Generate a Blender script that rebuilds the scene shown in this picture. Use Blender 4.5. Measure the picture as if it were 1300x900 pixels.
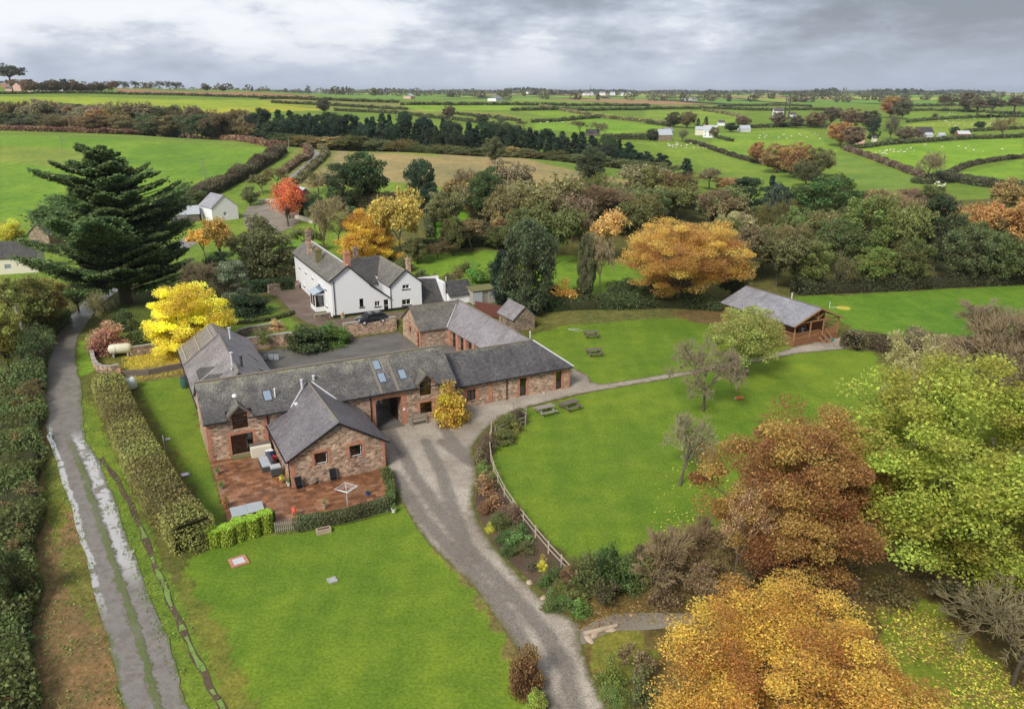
import bpy, math, random
import numpy as np
from mathutils import Vector, Matrix
from mathutils.geometry import delaunay_2d_cdt
R = math.radians
random.seed(7); rng = np.random.default_rng(7)
sc = bpy.context.scene
COL = sc.collection
for o in list(bpy.data.objects): bpy.data.objects.remove(o)

# ------------------------------------------------------------------ camera
F = 990.; CH = 32.; HOR = 118.
PIT = math.atan((450-HOR)/F); cp, sp = math.cos(PIT), math.sin(PIT)
cam = bpy.data.cameras.new('camera'); cam.sensor_width = 36; cam.lens = 36*F/1300
cam.clip_start = .5; cam.clip_end = 60000
co = bpy.data.objects.new('camera', cam); COL.objects.link(co)
co.location = (0, 0, CH); co.rotation_euler = (math.pi/2-PIT, 0, 0)
sc.camera = co
# ------------------------------------------------------------------ world
SUN_EL, SUN_AZ = R(42), R(-152)      # azimuth of the sun measured from +Y clockwise
world = bpy.data.worlds.new("World"); sc.world = world; world.use_nodes = True
wn = world.node_tree; wn.nodes.clear()
def N(t, k, **kw):
    n = t.nodes.new(k)
    for a, b in kw.items(): setattr(n, a, b)
    return n
def build_world():
    L = wn.links.new
    sky = N(wn, 'ShaderNodeTexSky', sky_type='NISHITA', sun_disc=False)
    sky.sun_elevation = SUN_EL; sky.sun_rotation = SUN_AZ; sky.air_density = 1.2; sky.dust_density = 2
    b1 = N(wn, 'ShaderNodeBackground'); b1.inputs[1].default_value = .11
    L(sky.outputs[0], b1.inputs[0])
    tc = N(wn, 'ShaderNodeTexCoord'); sx = N(wn, 'ShaderNodeSeparateXYZ'); L(tc.outputs['Generated'], sx.inputs[0])
    def M(op, a, b=None, clamp=False):
        m = N(wn, 'ShaderNodeMath', operation=op, use_clamp=clamp)
        for i, q in enumerate((a, b)):
            if q is None: continue
            if isinstance(q, (int, float)): m.inputs[i].default_value = q
            else: L(q, m.inputs[i])
        return m.outputs[0]
    def noise(scale, det, rough, off):
        mp = N(wn, 'ShaderNodeMapping'); mp.inputs['Location'].default_value = off; mp.inputs['Scale'].default_value = (1, 1, 3.2); L(tc.outputs['Generated'], mp.inputs[0])
        n = N(wn, 'ShaderNodeTexNoise'); n.inputs['Scale'].default_value = scale; n.inputs['Detail'].default_value = det
        n.inputs['Roughness'].default_value = rough; L(mp.outputs[0], n.inputs['Vector']); return n.outputs['Fac']
    n1 = noise(2.6, 8, .58, (3.1, 1.7, .2)); n2 = noise(8.5, 8, .6, (7, 2, 0))
    # heavy cloud to the right and overhead, broken bright cloud to the left
    side = M('MULTIPLY', sx.outputs[0], M('MULTIPLY', M('MINIMUM', sx.outputs[2], .14), 6.5)); up = M('MULTIPLY', sx.outputs[2], .12)
    dk = M('ADD', M('ADD', n1, M('MULTIPLY', n2, .85)), M('ADD', side, up))
    cr = N(wn, 'ShaderNodeValToRGB'); L(M('MULTIPLY', M('SUBTRACT', dk, .74), 1.9, clamp=True), cr.inputs[0])
    e = cr.color_ramp.elements
    e[0].position = 0; e[0].color = (1.0, 1.02, 1.08, 1); e[1].position = 1; e[1].color = (.28, .31, .37, 1)
    for p, c in ((.18, (.90, .93, 1.0, 1)), (.34, (.66, .71, .82, 1)), (.58, (.46, .51, .62, 1)), (.78, (.35, .385, .47, 1))):
        q = e.new(p); q.color = c
    # pale blue-grey band towards the horizon
    hz = M('SUBTRACT', 1.0, M('MULTIPLY', M('MAXIMUM', sx.outputs[2], 0.0), 17), clamp=True)
    mx = N(wn, 'ShaderNodeMix', data_type='RGBA'); L(M('MULTIPLY', hz, .85), mx.inputs[0]); L(cr.outputs[0], mx.inputs[6]); mx.inputs[7].default_value = (.58, .66, .81, 1)
    b2 = N(wn, 'ShaderNodeBackground'); L(mx.outputs[2], b2.inputs[0]); b2.inputs[1].default_value = .69
    ms = N(wn, 'ShaderNodeMixShader'); ms.inputs[0].default_value = .93
    out = N(wn, 'ShaderNodeOutputWorld')
    L(b1.outputs[0], ms.inputs[1]); L(b2.outputs[0], ms.inputs[2]); L(ms.outputs[0], out.inputs[0])
build_world()
sl = bpy.data.lights.new('sun', 'SUN'); sl.energy = 2.5; sl.angle = R(15); sl.color = (1, .95, .86)
so = bpy.data.objects.new('sun', sl); COL.objects.link(so)
sd = Vector((math.sin(SUN_AZ)*math.cos(SUN_EL), math.cos(SUN_AZ)*math.cos(SUN_EL), math.sin(SUN_EL)))
so.rotation_euler = (-sd).to_track_quat('-Z', 'Y').to_euler()
sc.view_settings.view_transform = 'Standard'; sc.view_settings.look = 'None'
sc.view_settings.exposure = .50; sc.view_settings.gamma = 1
sc.cycles.max_bounces = 6; sc.cycles.transparent_max_bounces = 8; sc.cycles.volume_bounces = 0

# ------------------------------------------------------------------ terrain
A = R(27.2); ux, uy = math.cos(A), math.sin(A)
def W(u, v, z=0.): return (u*ux-v*uy, u*uy+v*ux, z)      # farmstead frame -> world
TC = np.array([-400, 0, 300, 500, 650, 850, 1000, 1150, 1300, 1700.])
TY = np.array([0, 120, 160, 200, 240, 300, 340, 400, 460, 540, 650, 800, 1000, 1300, 2000, 4000, 8000, 16000.])
TZ = np.array([
 [0,0,1,3,6,10,13,14,11,13,20,32,42,42,30,26,28,28],
 [0,0,1,3,6,10,13,13,7,9,17,28,40,42,30,26,28,28],
 [0,0,1,2.5,5,8.5,10,7,2,6,14,22,31,33,28,26,28,28],
 [0,0,2.5,5.5,8,9.5,6,-1,-2,3,10,16,20,23,26,27,28,28],
 [0,0,2,4.5,7,7.5,3,-3,-4,2,8,13,18,20,24,27,28,28],
 [0,0,.5,2.5,4.5,2,-3,-8,-6,1,4,8,11,14,18,24,27,28],
 [0,0,-.5,-1,-2,-5,-7,-8,-5,0,4,8,11,14,18,24,27,28],
 [0,0,-1,-2,-3,-5,-5.5,-4.5,-2,0,3,6,9,12,17,23,27,28],
 [0,0,-1,-2,-3,-5,-5.5,-4.5,-2,0,3,6,9,12,17,23,27,28],
 [0,0,-1,-2,-3,-5,-5.5,-4.5,-2,0,3,6,9,12,17,23,27,28]], float)
def slopes(x, y):
    d = np.diff(y, axis=-1)/np.diff(x); m = np.zeros_like(y)
    a, b = d[..., :-1], d[..., 1:]
    m[..., 1:-1] = np.where(a*b > 0, 2*a*b/(a+b+1e-12), 0); return m
TM = slopes(TY, TZ)
def sstep(x, a, b):
    t = np.clip((x-a)/(b-a), 0, 1); return t*t*(3-2*t)
def terrain(x, y):
    x = np.asarray(x, float); y = np.asarray(y, float)
    yy = np.clip(y, 0, 15999); px = np.clip(650+1044*x/np.maximum(yy, 60), -399, 1699)
    j = np.clip(np.searchsorted(TY, yy, side='right')-1, 0, len(TY)-2)
    h = TY[j+1]-TY[j]; t = (yy-TY[j])/h
    h00 = 2*t**3-3*t**2+1; h10 = t**3-2*t**2+t; h01 = -2*t**3+3*t**2; h11 = t**3-t**2
    def col(i): return h00*TZ[i, j]+h10*h*TM[i, j]+h01*TZ[i, j+1]+h11*h*TM[i, j+1]
    i = np.clip(np.searchsorted(TC, px, side='right')-1, 0, len(TC)-2)
    s = (px-TC[i])/(TC[i+1]-TC[i])
    i0 = np.maximum(i-1, 0); i3 = np.minimum(i+2, len(TC)-1)
    a, b, c, d = col(i0), col(i), col(i+1), col(i3)
    ss = s*s*(3-2*s)*.5+s*.5
    z = b*(1-ss)+c*ss
    u = x*ux+y*uy; v = -x*uy+y*ux
    w = sstep(u, 10, 13)*(1-sstep(u, 45, 50))
    s1 = sstep(v, 101.7, 102.3); s2 = sstep(v, 88, 108)
    z = z+1.4*(w*s1+(1-w)*s2)
    # small undulation, none under the buildings
    far = sstep(y, 90, 300)
    z = z+far*(1.2*np.sin(x*.013+1)*np.sin(y*.011)+.35*np.sin(x*.05)*np.sin(y*.043+2))
    return z
def tz(x, y): return float(terrain(x, y))
def ray(px, py):
    a = (px-650)/F; b = (450-py)/F; return np.array((a, cp+b*sp, -sp+b*cp))
def G(px, py, z=None):
    """point where the ground is met looking along pixel px,py of the photograph"""
    r = ray(px, py)
    if z is not None:
        t = (z-CH)/r[2]; return Vector((r[0]*t, r[1]*t, z))
    Y = np.geomspace(20, 15500, 1500); t = Y/r[1]
    zz = CH+r[2]*t; g = terrain(r[0]*t, Y); k = np.argmax(zz <= g)
    if zz[k] > g[k]: k = len(Y)-1
    lo, hi = Y[max(k-1, 0)], Y[k]
    for _ in range(25):
        m = (lo+hi)/2; tt = m/r[1]
        if CH+r[2]*tt <= tz(r[0]*tt, m): hi = m
        else: lo = m
    tt = hi/r[1]; return Vector((r[0]*tt, hi, tz(r[0]*tt, hi)))
def GY(px, Y):
    # ground point in photo column px (approximately) at forward distance Y
    x = (px-650)/1044*Y; z = tz(x, Y); d = Y*cp-(z-CH)*sp
    x = (px-650)/F*d; return Vector((x, Y, tz(x, Y)))
def ZT(y, py):
    b = (450-py)/F; return CH+y*(b*cp-sp)/(cp+b*sp)
def Lc(px, py, z):
    p = G(px, py, z); return (p.x*ux+p.y*uy, -p.x*uy+p.y*ux)
def onv(px, py, V):
    r = ray(px, py); rv = -r[0]*uy+r[1]*ux; t = V/rv; return ((r[0]*ux+r[1]*uy)*t, CH+r[2]*t)
def onu(px, py, U):
    r = ray(px, py); ru = r[0]*ux+r[1]*uy; t = U/ru; return ((-r[0]*uy+r[1]*ux)*t, CH+r[2]*t)

# ------------------------------------------------------------------ materials
MATS = {}
class NT:
    def __init__(s, name):
        s.m = bpy.data.materials.new(name); s.m.use_nodes = True; s.t = s.m.node_tree; s.t.nodes.clear(); MATS[name] = s.m
        s.out = N(s.t, 'ShaderNodeOutputMaterial'); s.b = N(s.t, 'ShaderNodeBsdfPrincipled'); s.t.links.new(s.b.outputs[0], s.out.inputs[0])
        s.b.inputs['Roughness'].default_value = .85; s.b.inputs['Specular IOR Level'].default_value = .25
    def set(s, sock, v):
        if isinstance(v, (int, float)): sock.default_value = (v, v, v, 1) if sock.type == 'RGBA' else v
        elif isinstance(v, tuple): sock.default_value = v if len(v) != 3 or sock.type != 'RGBA' else (*v, 1)
        else: s.t.links.new(v, sock)
    def M(s, op, a, b=None, c=None, clamp=False):
        m = N(s.t, 'ShaderNodeMath', operation=op, use_clamp=clamp)
        for i, q in enumerate((a, b, c)):
            if q is not None: s.set(m.inputs[i], q)
        return m.outputs[0]
    def mix(s, f, a, b, mode='MIX'):
        m = N(s.t, 'ShaderNodeMix', data_type='RGBA', blend_type=mode); s.set(m.inputs[0], f); s.set(m.inputs[6], a); s.set(m.inputs[7], b); return m.outputs[2]
    def co(s, kind='Object', scale=(1, 1, 1), loc=(0, 0, 0)):
        if kind == 'Pos': v = N(s.t, 'ShaderNodeNewGeometry').outputs['Position']
        else: v = N(s.t, 'ShaderNodeTexCoord').outputs[kind]
        if scale == (1, 1, 1) and loc == (0, 0, 0): return v
        mp = N(s.t, 'ShaderNodeMapping'); mp.inputs['Scale'].default_value = scale; mp.inputs['Location'].default_value = loc; s.set(mp.inputs[0], v); return mp.outputs[0]
    def noise(s, vec, scale, det=4, rough=.55, col=False):
        n = N(s.t, 'ShaderNodeTexNoise'); s.set(n.inputs['Vector'], vec); n.inputs['Scale'].default_value = scale
        n.inputs['Detail'].default_value = det; n.inputs['Roughness'].default_value = rough; return n.outputs['Color' if col else 'Fac']
    def vor(s, vec, scale, feat='F1', out='Color', rnd=1.):
        n = N(s.t, 'ShaderNodeTexVoronoi', feature=feat); s.set(n.inputs['Vector'], vec); n.inputs['Scale'].default_value = scale
        n.inputs['Randomness'].default_value = rnd; return n.outputs[out]
    def ramp(s, f, stops, interp='LINEAR'):
        r = N(s.t, 'ShaderNodeValToRGB'); r.color_ramp.interpolation = interp; e = r.color_ramp.elements; s.set(r.inputs[0], f)
        for i, (p, c) in enumerate(stops):
            q = e[i] if i < 2 else e.new(p)
            q.position = p; q.color = (*c, 1) if isinstance(c, tuple) else (c, c, c, 1)
        return r.outputs[0]
    def attr(s, name, out='Fac'): return (lambda n: n.outputs[out])(N(s.t, 'ShaderNodeAttribute', attribute_name=name))
    def bump(s, h, strength=.5, dist=.05):
        b = N(s.t, 'ShaderNodeBump'); b.inputs['Strength'].default_value = strength; b.inputs['Distance'].default_value = dist; s.set(b.inputs['Height'], h); s.set(s.b.inputs['Normal'], b.outputs[0])
    def base(s, c): s.set(s.b.inputs['Base Color'], c)
    def rough(s, c): s.set(s.b.inputs['Roughness'], c)
def sepx(n, c, i=0):
    q = N(n.t, 'ShaderNodeSeparateColor'); n.set(q.inputs[0], c); return q.outputs[i]

def plain(name, c, rough=.7, metal=0, var=.25, sc_=3.):
    n = NT(name); k = n.noise(n.co(), sc_, 5, .6)
    n.base(n.mix(k, tuple(x*(1-var) for x in c), tuple(min(1, x*(1+var)) for x in c))); n.rough(rough); n.b.inputs['Metallic'].default_value = metal
    return n.m
# ground -------------------------------------------------
def m_ground():
    n = NT('ground'); p = n.co('Pos'); c = n.attr('fcol', 'Color'); mown = n.attr('mown'); far = n.attr('far')
    big = n.noise(p, .035, 5, .6); mid = n.noise(p, .35, 5, .65); fine = n.noise(p, 4.5, 4, .7); tuft = n.noise(p, 1.3, 6, .75)
    k = n.ramp(big, [(.34, (.76, .84, .8)), (.66, (1.24, 1.12, 1.0))]); c1 = n.mix(1., c, k, 'MULTIPLY')
    k2 = n.ramp(mid, [(.36, (.78, .86, .8)), (.64, (1.24, 1.14, 1.1))]); c2 = n.mix(.75, c1, k2, 'MULTIPLY')
    k3 = n.ramp(tuft, [(.35, (.62, .66, .6)), (.65, (1.35, 1.3, 1.3))]); c3 = n.mix(n.M('SUBTRACT', 1., n.M('MULTIPLY', mown, .8)), c2, n.mix(1., c2, k3, 'MULTIPLY'))
    k4 = n.ramp(fine, [(.36, .70), (.64, 1.28)]); c4 = n.mix(n.M('MULTIPLY', .8, n.M('SUBTRACT', 1., far), clamp=True), c3, n.mix(1., c3, k4, 'MULTIPLY'))
    # fallen leaves and worn patches
    ms_ = n.noise(n.co('Pos', (.55, .05, 1)), 1., 3, .5); c4 = n.mix(n.M('MULTIPLY', mown, .35), c4, n.mix(1., c4, n.ramp(ms_, [(.35, (.72, .8, .8)), (.65, (1.25, 1.16, 1.1))]), 'MULTIPLY')); sp2 = n.ramp(n.noise(p, .9, 7, .75), [(.56, 0.), (.72, 1.)]); c4 = n.mix(n.M('MULTIPLY', sp2, .35), c4, (.06, .15, .03))
    bare = n.ramp(n.noise(p, .22, 6, .7), [(.60, 0.), (.74, 1.)]); c5 = n.mix(n.M('MULTIPLY', bare, .4), c4, (.17, .16, .035))
    # far country: patchwork of fields
    vc = n.co('Pos', (.0040, .0022, 0)); cell = n.vor(vc, 1.); ed = n.vor(vc, 1., 'DISTANCE_TO_EDGE', 'Distance')
    fc = n.ramp(sepx(n, cell), [(0., (.10, .19, .035)), (.3, (.16, .26, .04)), (.5, (.20, .24, .06)), (.68, (.22, .15, .08)), (.76, (.13, .22, .04)), (.9, (.30, .29, .08))], 'CONSTANT')
    fc = n.mix(1., fc, (1.6, 1.45, 1.4), 'MULTIPLY'); fc = n.mix(n.ramp(ed, [(.03, 1.), (.05, 0.)]), fc, (.03, .045, .02))  # distant sunlight put into the field colours: lightened and yellowed
    n.base(n.mix(far, c5, fc)); n.rough(.9); n.b.inputs['Specular IOR Level'].default_value = .12
    n.bump(n.M('ADD', n.M('MULTIPLY', fine, .4), n.M('MULTIPLY', tuft, n.M('SUBTRACT', 1.2, mown))), .8, .12)
m_ground()
def m_gravel():
    n = NT('gravel'); p = n.co('Pos'); e = n.attr('edge'); s = n.attr('track')
    big = n.noise(p, .16, 5, .6); fine = n.noise(p, 9, 3, .8); sp_ = n.noise(p, 26, 2, .8)
    c = n.mix(n.ramp(big, [(.35, 0.), (.62, 1.)]), (.245, .205, .16), (.42, .37, .305))
    st = n.M('ADD', s, n.M('MULTIPLY', n.M('SUBTRACT', n.noise(p, .7, 5, .7), .5), .9)); c = n.mix(n.ramp(st, [(.35, 0.), (.85, .75)]), c, (.155, .135, .115))
    c = n.mix(1., c, n.ramp(fine, [(.36, .68), (.64, 1.32)]), 'MULTIPLY'); c = n.mix(1., c, n.ramp(sp_, [(.35, .7), (.65, 1.3)]), 'MULTIPLY')
    ee = n.M('ADD', e, n.M('MULTIPLY', n.M('SUBTRACT', n.noise(p, 1.4, 5, .7), .5), 1.3))
    c = n.mix(n.ramp(ee, [(.0, 1.), (.55, 0.)]), c, n.mix(n.noise(p, 5, 3), (.13, .085, .05), (.10, .13, .03)))
    n.base(c)
    wet = n.M('MULTIPLY', n.ramp(n.noise(p, .5, 4, .6), [(.55, 0.), (.62, 1.)]), s)
    n.rough(n.ramp(wet, [(0., .85), (1., .35)])); n.bump(n.M('ADD', fine, sp_), .6, .03)
m_gravel()
def m_lane():
    n = NT('lane'); p = n.co('Pos'); s = n.attr('across'); ln = n.attr('along')     # across 0..1 left to right, along in metres
    fine = n.noise(p, 12, 3, .8); big = n.noise(p, .4, 5, .65)
    c = n.mix(big, (.155, .135, .12), (.25, .225, .20)); c = n.mix(1., c, n.ramp(fine, [(.3, .8), (.7, 1.2)]), 'MULTIPLY')
    w = n.M('MULTIPLY', n.M('SUBTRACT', n.noise(p, .75, 6, .75), .5), .5)
    mud = n.ramp(n.noise(p, 1.1, 6, .75), [(.46, 0.), (.62, .75)]); c = n.mix(mud, c, (.13, .105, .075)); c = n.mix(n.ramp(n.noise(p, 2.6, 6, .8), [(.54, 0.), (.7, .35)]), c, (.30, .275, .25))
    ce = n.M('ABSOLUTE', n.M('SUBTRACT', n.M('ADD', s, w), .53)); has = n.ramp(n.noise(p, .25, 3), [(.25, .35), (.5, 1.)])
    grass = n.M('MULTIPLY', n.ramp(n.M('ADD', ce, n.M('MULTIPLY', n.M('SUBTRACT', n.noise(p, 3.2, 5, .8), .5), .16)), [(.055, 1.), (.10, 0.)]), n.M('MULTIPLY', has, n.M('SUBTRACT', 1., n.ramp(n.M('DIVIDE', ln, 100.), [(.42, 0.), (.5, 1.)]))))
    edge = n.ramp(n.M('ADD', n.M('MINIMUM', s, n.M('SUBTRACT', 1., s)), w), [(.02, 1.), (.075, 0.)])
    g = n.mix(n.noise(p, 6, 4), (.055, .075, .015), (.14, .17, .035))
    c = n.mix(n.M('MAXIMUM', grass, n.M('MULTIPLY', edge, .8)), c, g)
    # puddles lie in the right wheel track and along the left edge
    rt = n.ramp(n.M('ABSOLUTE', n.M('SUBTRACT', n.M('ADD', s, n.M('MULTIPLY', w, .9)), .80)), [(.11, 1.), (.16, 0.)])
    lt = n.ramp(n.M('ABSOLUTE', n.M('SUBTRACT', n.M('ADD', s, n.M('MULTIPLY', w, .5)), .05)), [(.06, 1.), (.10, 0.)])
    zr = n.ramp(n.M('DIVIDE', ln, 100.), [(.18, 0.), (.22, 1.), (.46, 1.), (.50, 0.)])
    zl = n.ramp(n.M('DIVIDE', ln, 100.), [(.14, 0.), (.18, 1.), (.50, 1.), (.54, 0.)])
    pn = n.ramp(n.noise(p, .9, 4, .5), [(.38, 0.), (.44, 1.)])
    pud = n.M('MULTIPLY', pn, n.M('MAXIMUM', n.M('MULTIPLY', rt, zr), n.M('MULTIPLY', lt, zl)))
    c = n.mix(n.M('MULTIPLY', pud, .6), c, (.46, .44, .42)); n.base(c)  # pale puddle colour stands in for the bright sky's reflection
    n.rough(n.mix(pud, n.ramp(big, [(.3, .3), (.7, .55)]), .03)); n.b.inputs['Specular IOR Level'].default_value = .5
    n.set(n.b.inputs['Coat Weight'], n.M('MULTIPLY', pud, 1.)); n.b.inputs['Coat Roughness'].default_value = .02; n.b.inputs['Coat IOR'].default_value = 2.2
    b = n.M('MULTIPLY', n.M('ADD', fine, n.M('MULTIPLY', grass, 3.)), n.M('SUBTRACT', 1., pud)); n.bump(b, .5, .03)
m_lane()
def m_tarmac(name, a, b, wetness=.3):
    n = NT(name); p = n.co('Pos'); big = n.noise(p, .3, 6, .65); fine = n.noise(p, 8, 3, .8)
    c = n.mix(n.ramp(big, [(.3, 0.), (.7, 1.)]), a, b); n.base(n.mix(1., c, n.ramp(fine, [(.3, .75), (.7, 1.25)]), 'MULTIPLY'))
    n.rough(n.ramp(big, [(.35, .8), (.6, .8-wetness)])); n.bump(fine, .4, .02)
m_tarmac('courtyard', (.095, .088, .08), (.17, .16, .145)); m_tarmac('forecourt', (.11, .075, .055), (.19, .14, .11)); m_tarmac('footpath', (.17, .145, .11), (.27, .24, .19), .1)
m_tarmac('soil', (.07, .045, .03), (.13, .09, .055), .1); m_tarmac('grassbank', (.09, .14, .03), (.15, .2, .04), 0)
def m_patio():
    n = NT('patio'); v = n.co('UV'); br = N(n.t, 'ShaderNodeTexBrick'); n.set(br.inputs['Vector'], v); br.inputs['Scale'].default_value = 1
    br.inputs['Brick Width'].default_value = .62; br.inputs['Row Height'].default_value = .45; br.inputs['Mortar Size'].default_value = .012
    for i, q in ((1, (0, 0, 0, 1)), (2, (1, 1, 1, 1)), (3, (.35, .35, .35, 1))): br.inputs[i].default_value = q
    wob = n.noise(v, 1.3, 5, .6)
    k = n.M('ADD', n.M('MULTIPLY', sepx(n, br.outputs[0]), .38), n.M('MULTIPLY', n.M('ADD', wob, n.M('MULTIPLY', n.M('SUBTRACT', n.noise(v, .5, 4, .6), .5), 1.2)), .55))
    c = n.ramp(k, [(.15, (.10, .045, .025)), (.38, (.22, .09, .04)), (.52, (.32, .14, .065)), (.68, (.36, .20, .12)), (.9, (.38, .28, .20))])
    wet = n.ramp(n.noise(v, .45, 5, .7), [(.42, 0.), (.6, 1.)]); c = n.mix(n.M('MULTIPLY', wet, .45), c, (.12, .06, .035))
    n.base(n.mix(br.outputs[1], c, (.09, .07, .05))); n.rough(n.ramp(wet, [(0., .6), (1., .28)]))
m_patio()
def m_stone(name='stone', cols=((.26, .15, .10), (.54, .36, .26), (.40, .30, .23), (.66, .52, .40)), mort=(.50, .41, .32)):
    n = NT(name); v = n.co('Object', (1, 1, 2.2)); wv = n.mix(.06, v, n.noise(v, 5, 2, .5, True), 'ADD')
    cell = n.vor(wv, 3.1); d = n.vor(wv, 3.1, 'DISTANCE_TO_EDGE', 'Distance')
    c = n.ramp(sepx(n, cell), [(0., cols[0]), (.25, cols[1]), (.5, cols[2]), (.75, cols[3]), (1., cols[1])])
    c = n.mix(n.M('MULTIPLY', sepx(n, cell, 1), .45), c, (.36, .17, .10))
    c = n.mix(n.ramp(d, [(.02, 1.), (.07, 0.)]), c, mort)
    big = n.noise(v, .5, 5, .65); c = n.mix(1., c, n.ramp(big, [(.3, (.72, .72, .72)), (.65, (1.12, 1.1, 1.05))]), 'MULTIPLY')
    dk = n.ramp(n.vor(wv, 2.2, 'F1', 'Distance'), [(.02, 1.), (.16, 0.)]); c = n.mix(n.M('MULTIPLY', dk, .7), c, (.05, .035, .03)); c = n.mix(1., c, n.ramp(sepx(n, cell, 2), [(.2, .62), (.8, 1.2)]), 'MULTIPLY')
    n.base(c); n.rough(.9); n.bump(n.M('ADD', d, n.M('MULTIPLY', n.noise(v, 12, 3), .15)), .7, .06)
m_stone(); m_stone('rubble', ((.20, .16, .12), (.34, .28, .22), (.26, .22, .18), (.42, .36, .29)), (.22, .19, .15))
def m_brick():
    n = NT('brick'); v = n.co('UV'); br = N(n.t, 'ShaderNodeTexBrick'); n.set(br.inputs['Vector'], v); br.inputs['Scale'].default_value = 1
    br.inputs['Brick Width'].default_value = .225; br.inputs['Row Height'].default_value = .075; br.inputs['Mortar Size'].default_value = .006
    for i, q in ((1, (.42, .15, .08, 1)), (2, (.56, .25, .15, 1)), (3, (.42, .32, .25, 1))): br.inputs[i].default_value = q
    c = n.mix(1., br.outputs[0], n.ramp(n.noise(v, 2.2, 5, .7), [(.3, .75), (.7, 1.15)]), 'MULTIPLY'); n.base(c); n.bump(br.outputs[1], -.3, .01)
m_brick()
def m_slate(name, a, b, lichen=.0, lcol=(.42, .43, .30), rg=.45, ridge=0.):
    n = NT(name); v = n.co('UV'); br = N(n.t, 'ShaderNodeTexBrick'); n.set(br.inputs['Vector'], v); br.inputs['Scale'].default_value = 1
    br.inputs['Brick Width'].default_value = .30; br.inputs['Row Height'].default_value = .21; br.inputs['Mortar Size'].default_value = .01
    for i, q in ((1, (*a, 1)), (2, (*b, 1)), (3, tuple(x*.4 for x in a)+(1,))): br.inputs[i].default_value = q
    big = n.noise(v, .35, 6, .7); c = n.mix(1., br.outputs[0], n.ramp(big, [(.3, .70), (.7, 1.3)]), 'MULTIPLY')
    # dark damp stains running down the slope
    sv = n.co('UV', (1.2, .16, 1)); c = n.mix(n.ramp(n.noise(sv, 1., 5, .7), [(.52, 0.), (.7, .55)]), c, tuple(x*.45 for x in a))
    if lichen:
        l1 = n.noise(n.co('UV', (1, 1.7, 1)), 7.5, 5, .75); l2 = n.noise(v, .55, 4, .7)
        up = n.attr('upslope')
        th = n.M('ADD', n.M('ADD', l1, n.M('MULTIPLY', n.M('SUBTRACT', l2, .5), .35)), n.M('MULTIPLY', up, ridge))
        m_ = n.ramp(th, [(.66-.12*lichen, 0.), (.72-.1*lichen, 1.)]); c = n.mix(n.M('MULTIPLY', m_, .8), c, n.mix(n.noise(v, 1.5, 3), lcol, tuple(x*.8 for x in lcol)))
        pale = n.ramp(n.M('ADD', up, n.M('MULTIPLY', n.M('SUBTRACT', n.noise(v, 1.6, 5, .7), .5), .9)), [(.95, 0.), (1.15, 1.)])
        c = n.mix(n.M('MULTIPLY', pale, .7*min(1, ridge*9)), c, (.30, .31, .17))
    n.base(c); n.rough(n.M('ADD', n.M('MULTIPLY', n.noise(v, 6, 4), .25), rg-.12)); n.b.inputs['Specular IOR Level'].default_value = .5
    n.bump(n.M('ADD', n.M('MULTIPLY', br.outputs[1], -1.), n.noise(v, 7, 3)), .5, .02)
m_slate('slate_old', (.068, .062, .064), (.12, .11, .108), .7, (.42, .40, .31), .6, .09)
m_slate('slate_mid', (.065, .06, .066), (.12, .11, .115), .45, (.36, .34, .24), .55, .06)
m_slate('slate_new', (.19, .17, .175), (.29, .265, .275), .1, (.4, .36, .3), .42, .02)
m_slate('slate_annexe', (.125, .112, .12), (.20, .18, .19), .5, (.45, .42, .38), .40, .02)
m_slate('slate_house', (.11, .10, .085), (.19, .175, .15), .5, (.28, .27, .12), .6, .05)
m_slate('slate_dark', (.045, .04, .04), (.085, .078, .072), .3, (.2, .2, .12), .6, .03)
m_slate('slate_chalet', (.24, .235, .26), (.33, .325, .35), 0., rg=.4)
m_slate('slate_patch', (.05, .046, .046), (.09, .085, .08), .2, (.26, .25, .15), .7, .1)
plain('render_white', (.80, .80, .82), .8, var=.04, sc_=1.); plain('render_cream', (.72, .68, .55), .8, var=.05)
plain('lead', (.55, .55, .58), .5); plain('black_paint', (.02, .02, .022), .5); plain('white_paint', (.8, .8, .8), .45, var=.05)
plain('dark_red_wood', (.045, .014, .012), .45); plain('grey_wood', (.28, .25, .21), .85); plain('weathered', (.16, .13, .11), .85)
plain('red_brown', (.16, .06, .045), .8); plain('pale_wood', (.42, .36, .27), .85); plain('ridge_tile', (.21, .18, .15), .8)
plain('terracotta', (.45, .17, .09), .85); plain('grey_plastic', (.07, .075, .08), .5); plain('green_plastic', (.05, .12, .10), .5)
plain('black_plastic', (.018, .018, .02), .4); plain('blue_plastic', (.02, .09, .35), .45); plain('red_plastic', (.55, .03, .07), .45)
plain('tank_cream', (.62, .60, .45), .5, var=.12, sc_=1.5); plain('tank_white', (.66, .70, .64), .5, var=.12, sc_=1.5)
plain('concrete', (.36, .34, .31), .9); plain('sandstone', (.42, .33, .24), .9); plain('rubber', (.02, .02, .02), .8)
plain('wool', (.62, .59, .46), .95); plain('pink_render', (.62, .40, .34), .8); plain('orange_wood', (.55, .18, .06), .7)
plain('sheet_roof', (.42, .45, .48), .45); plain('rust', (.25, .10, .05), .8); plain('yellow_patch', (.5, .42, .06), .8)
plain('moss_stone', (.17, .16, .07), .95); plain('straw', (.35, .28, .15), .9); plain('panel_grey', (.36, .40, .42), .35); plain('algae', (.17, .26, .06), .6, var=.5, sc_=2.)
plain('solar', (.035, .04, .045), .12)
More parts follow.
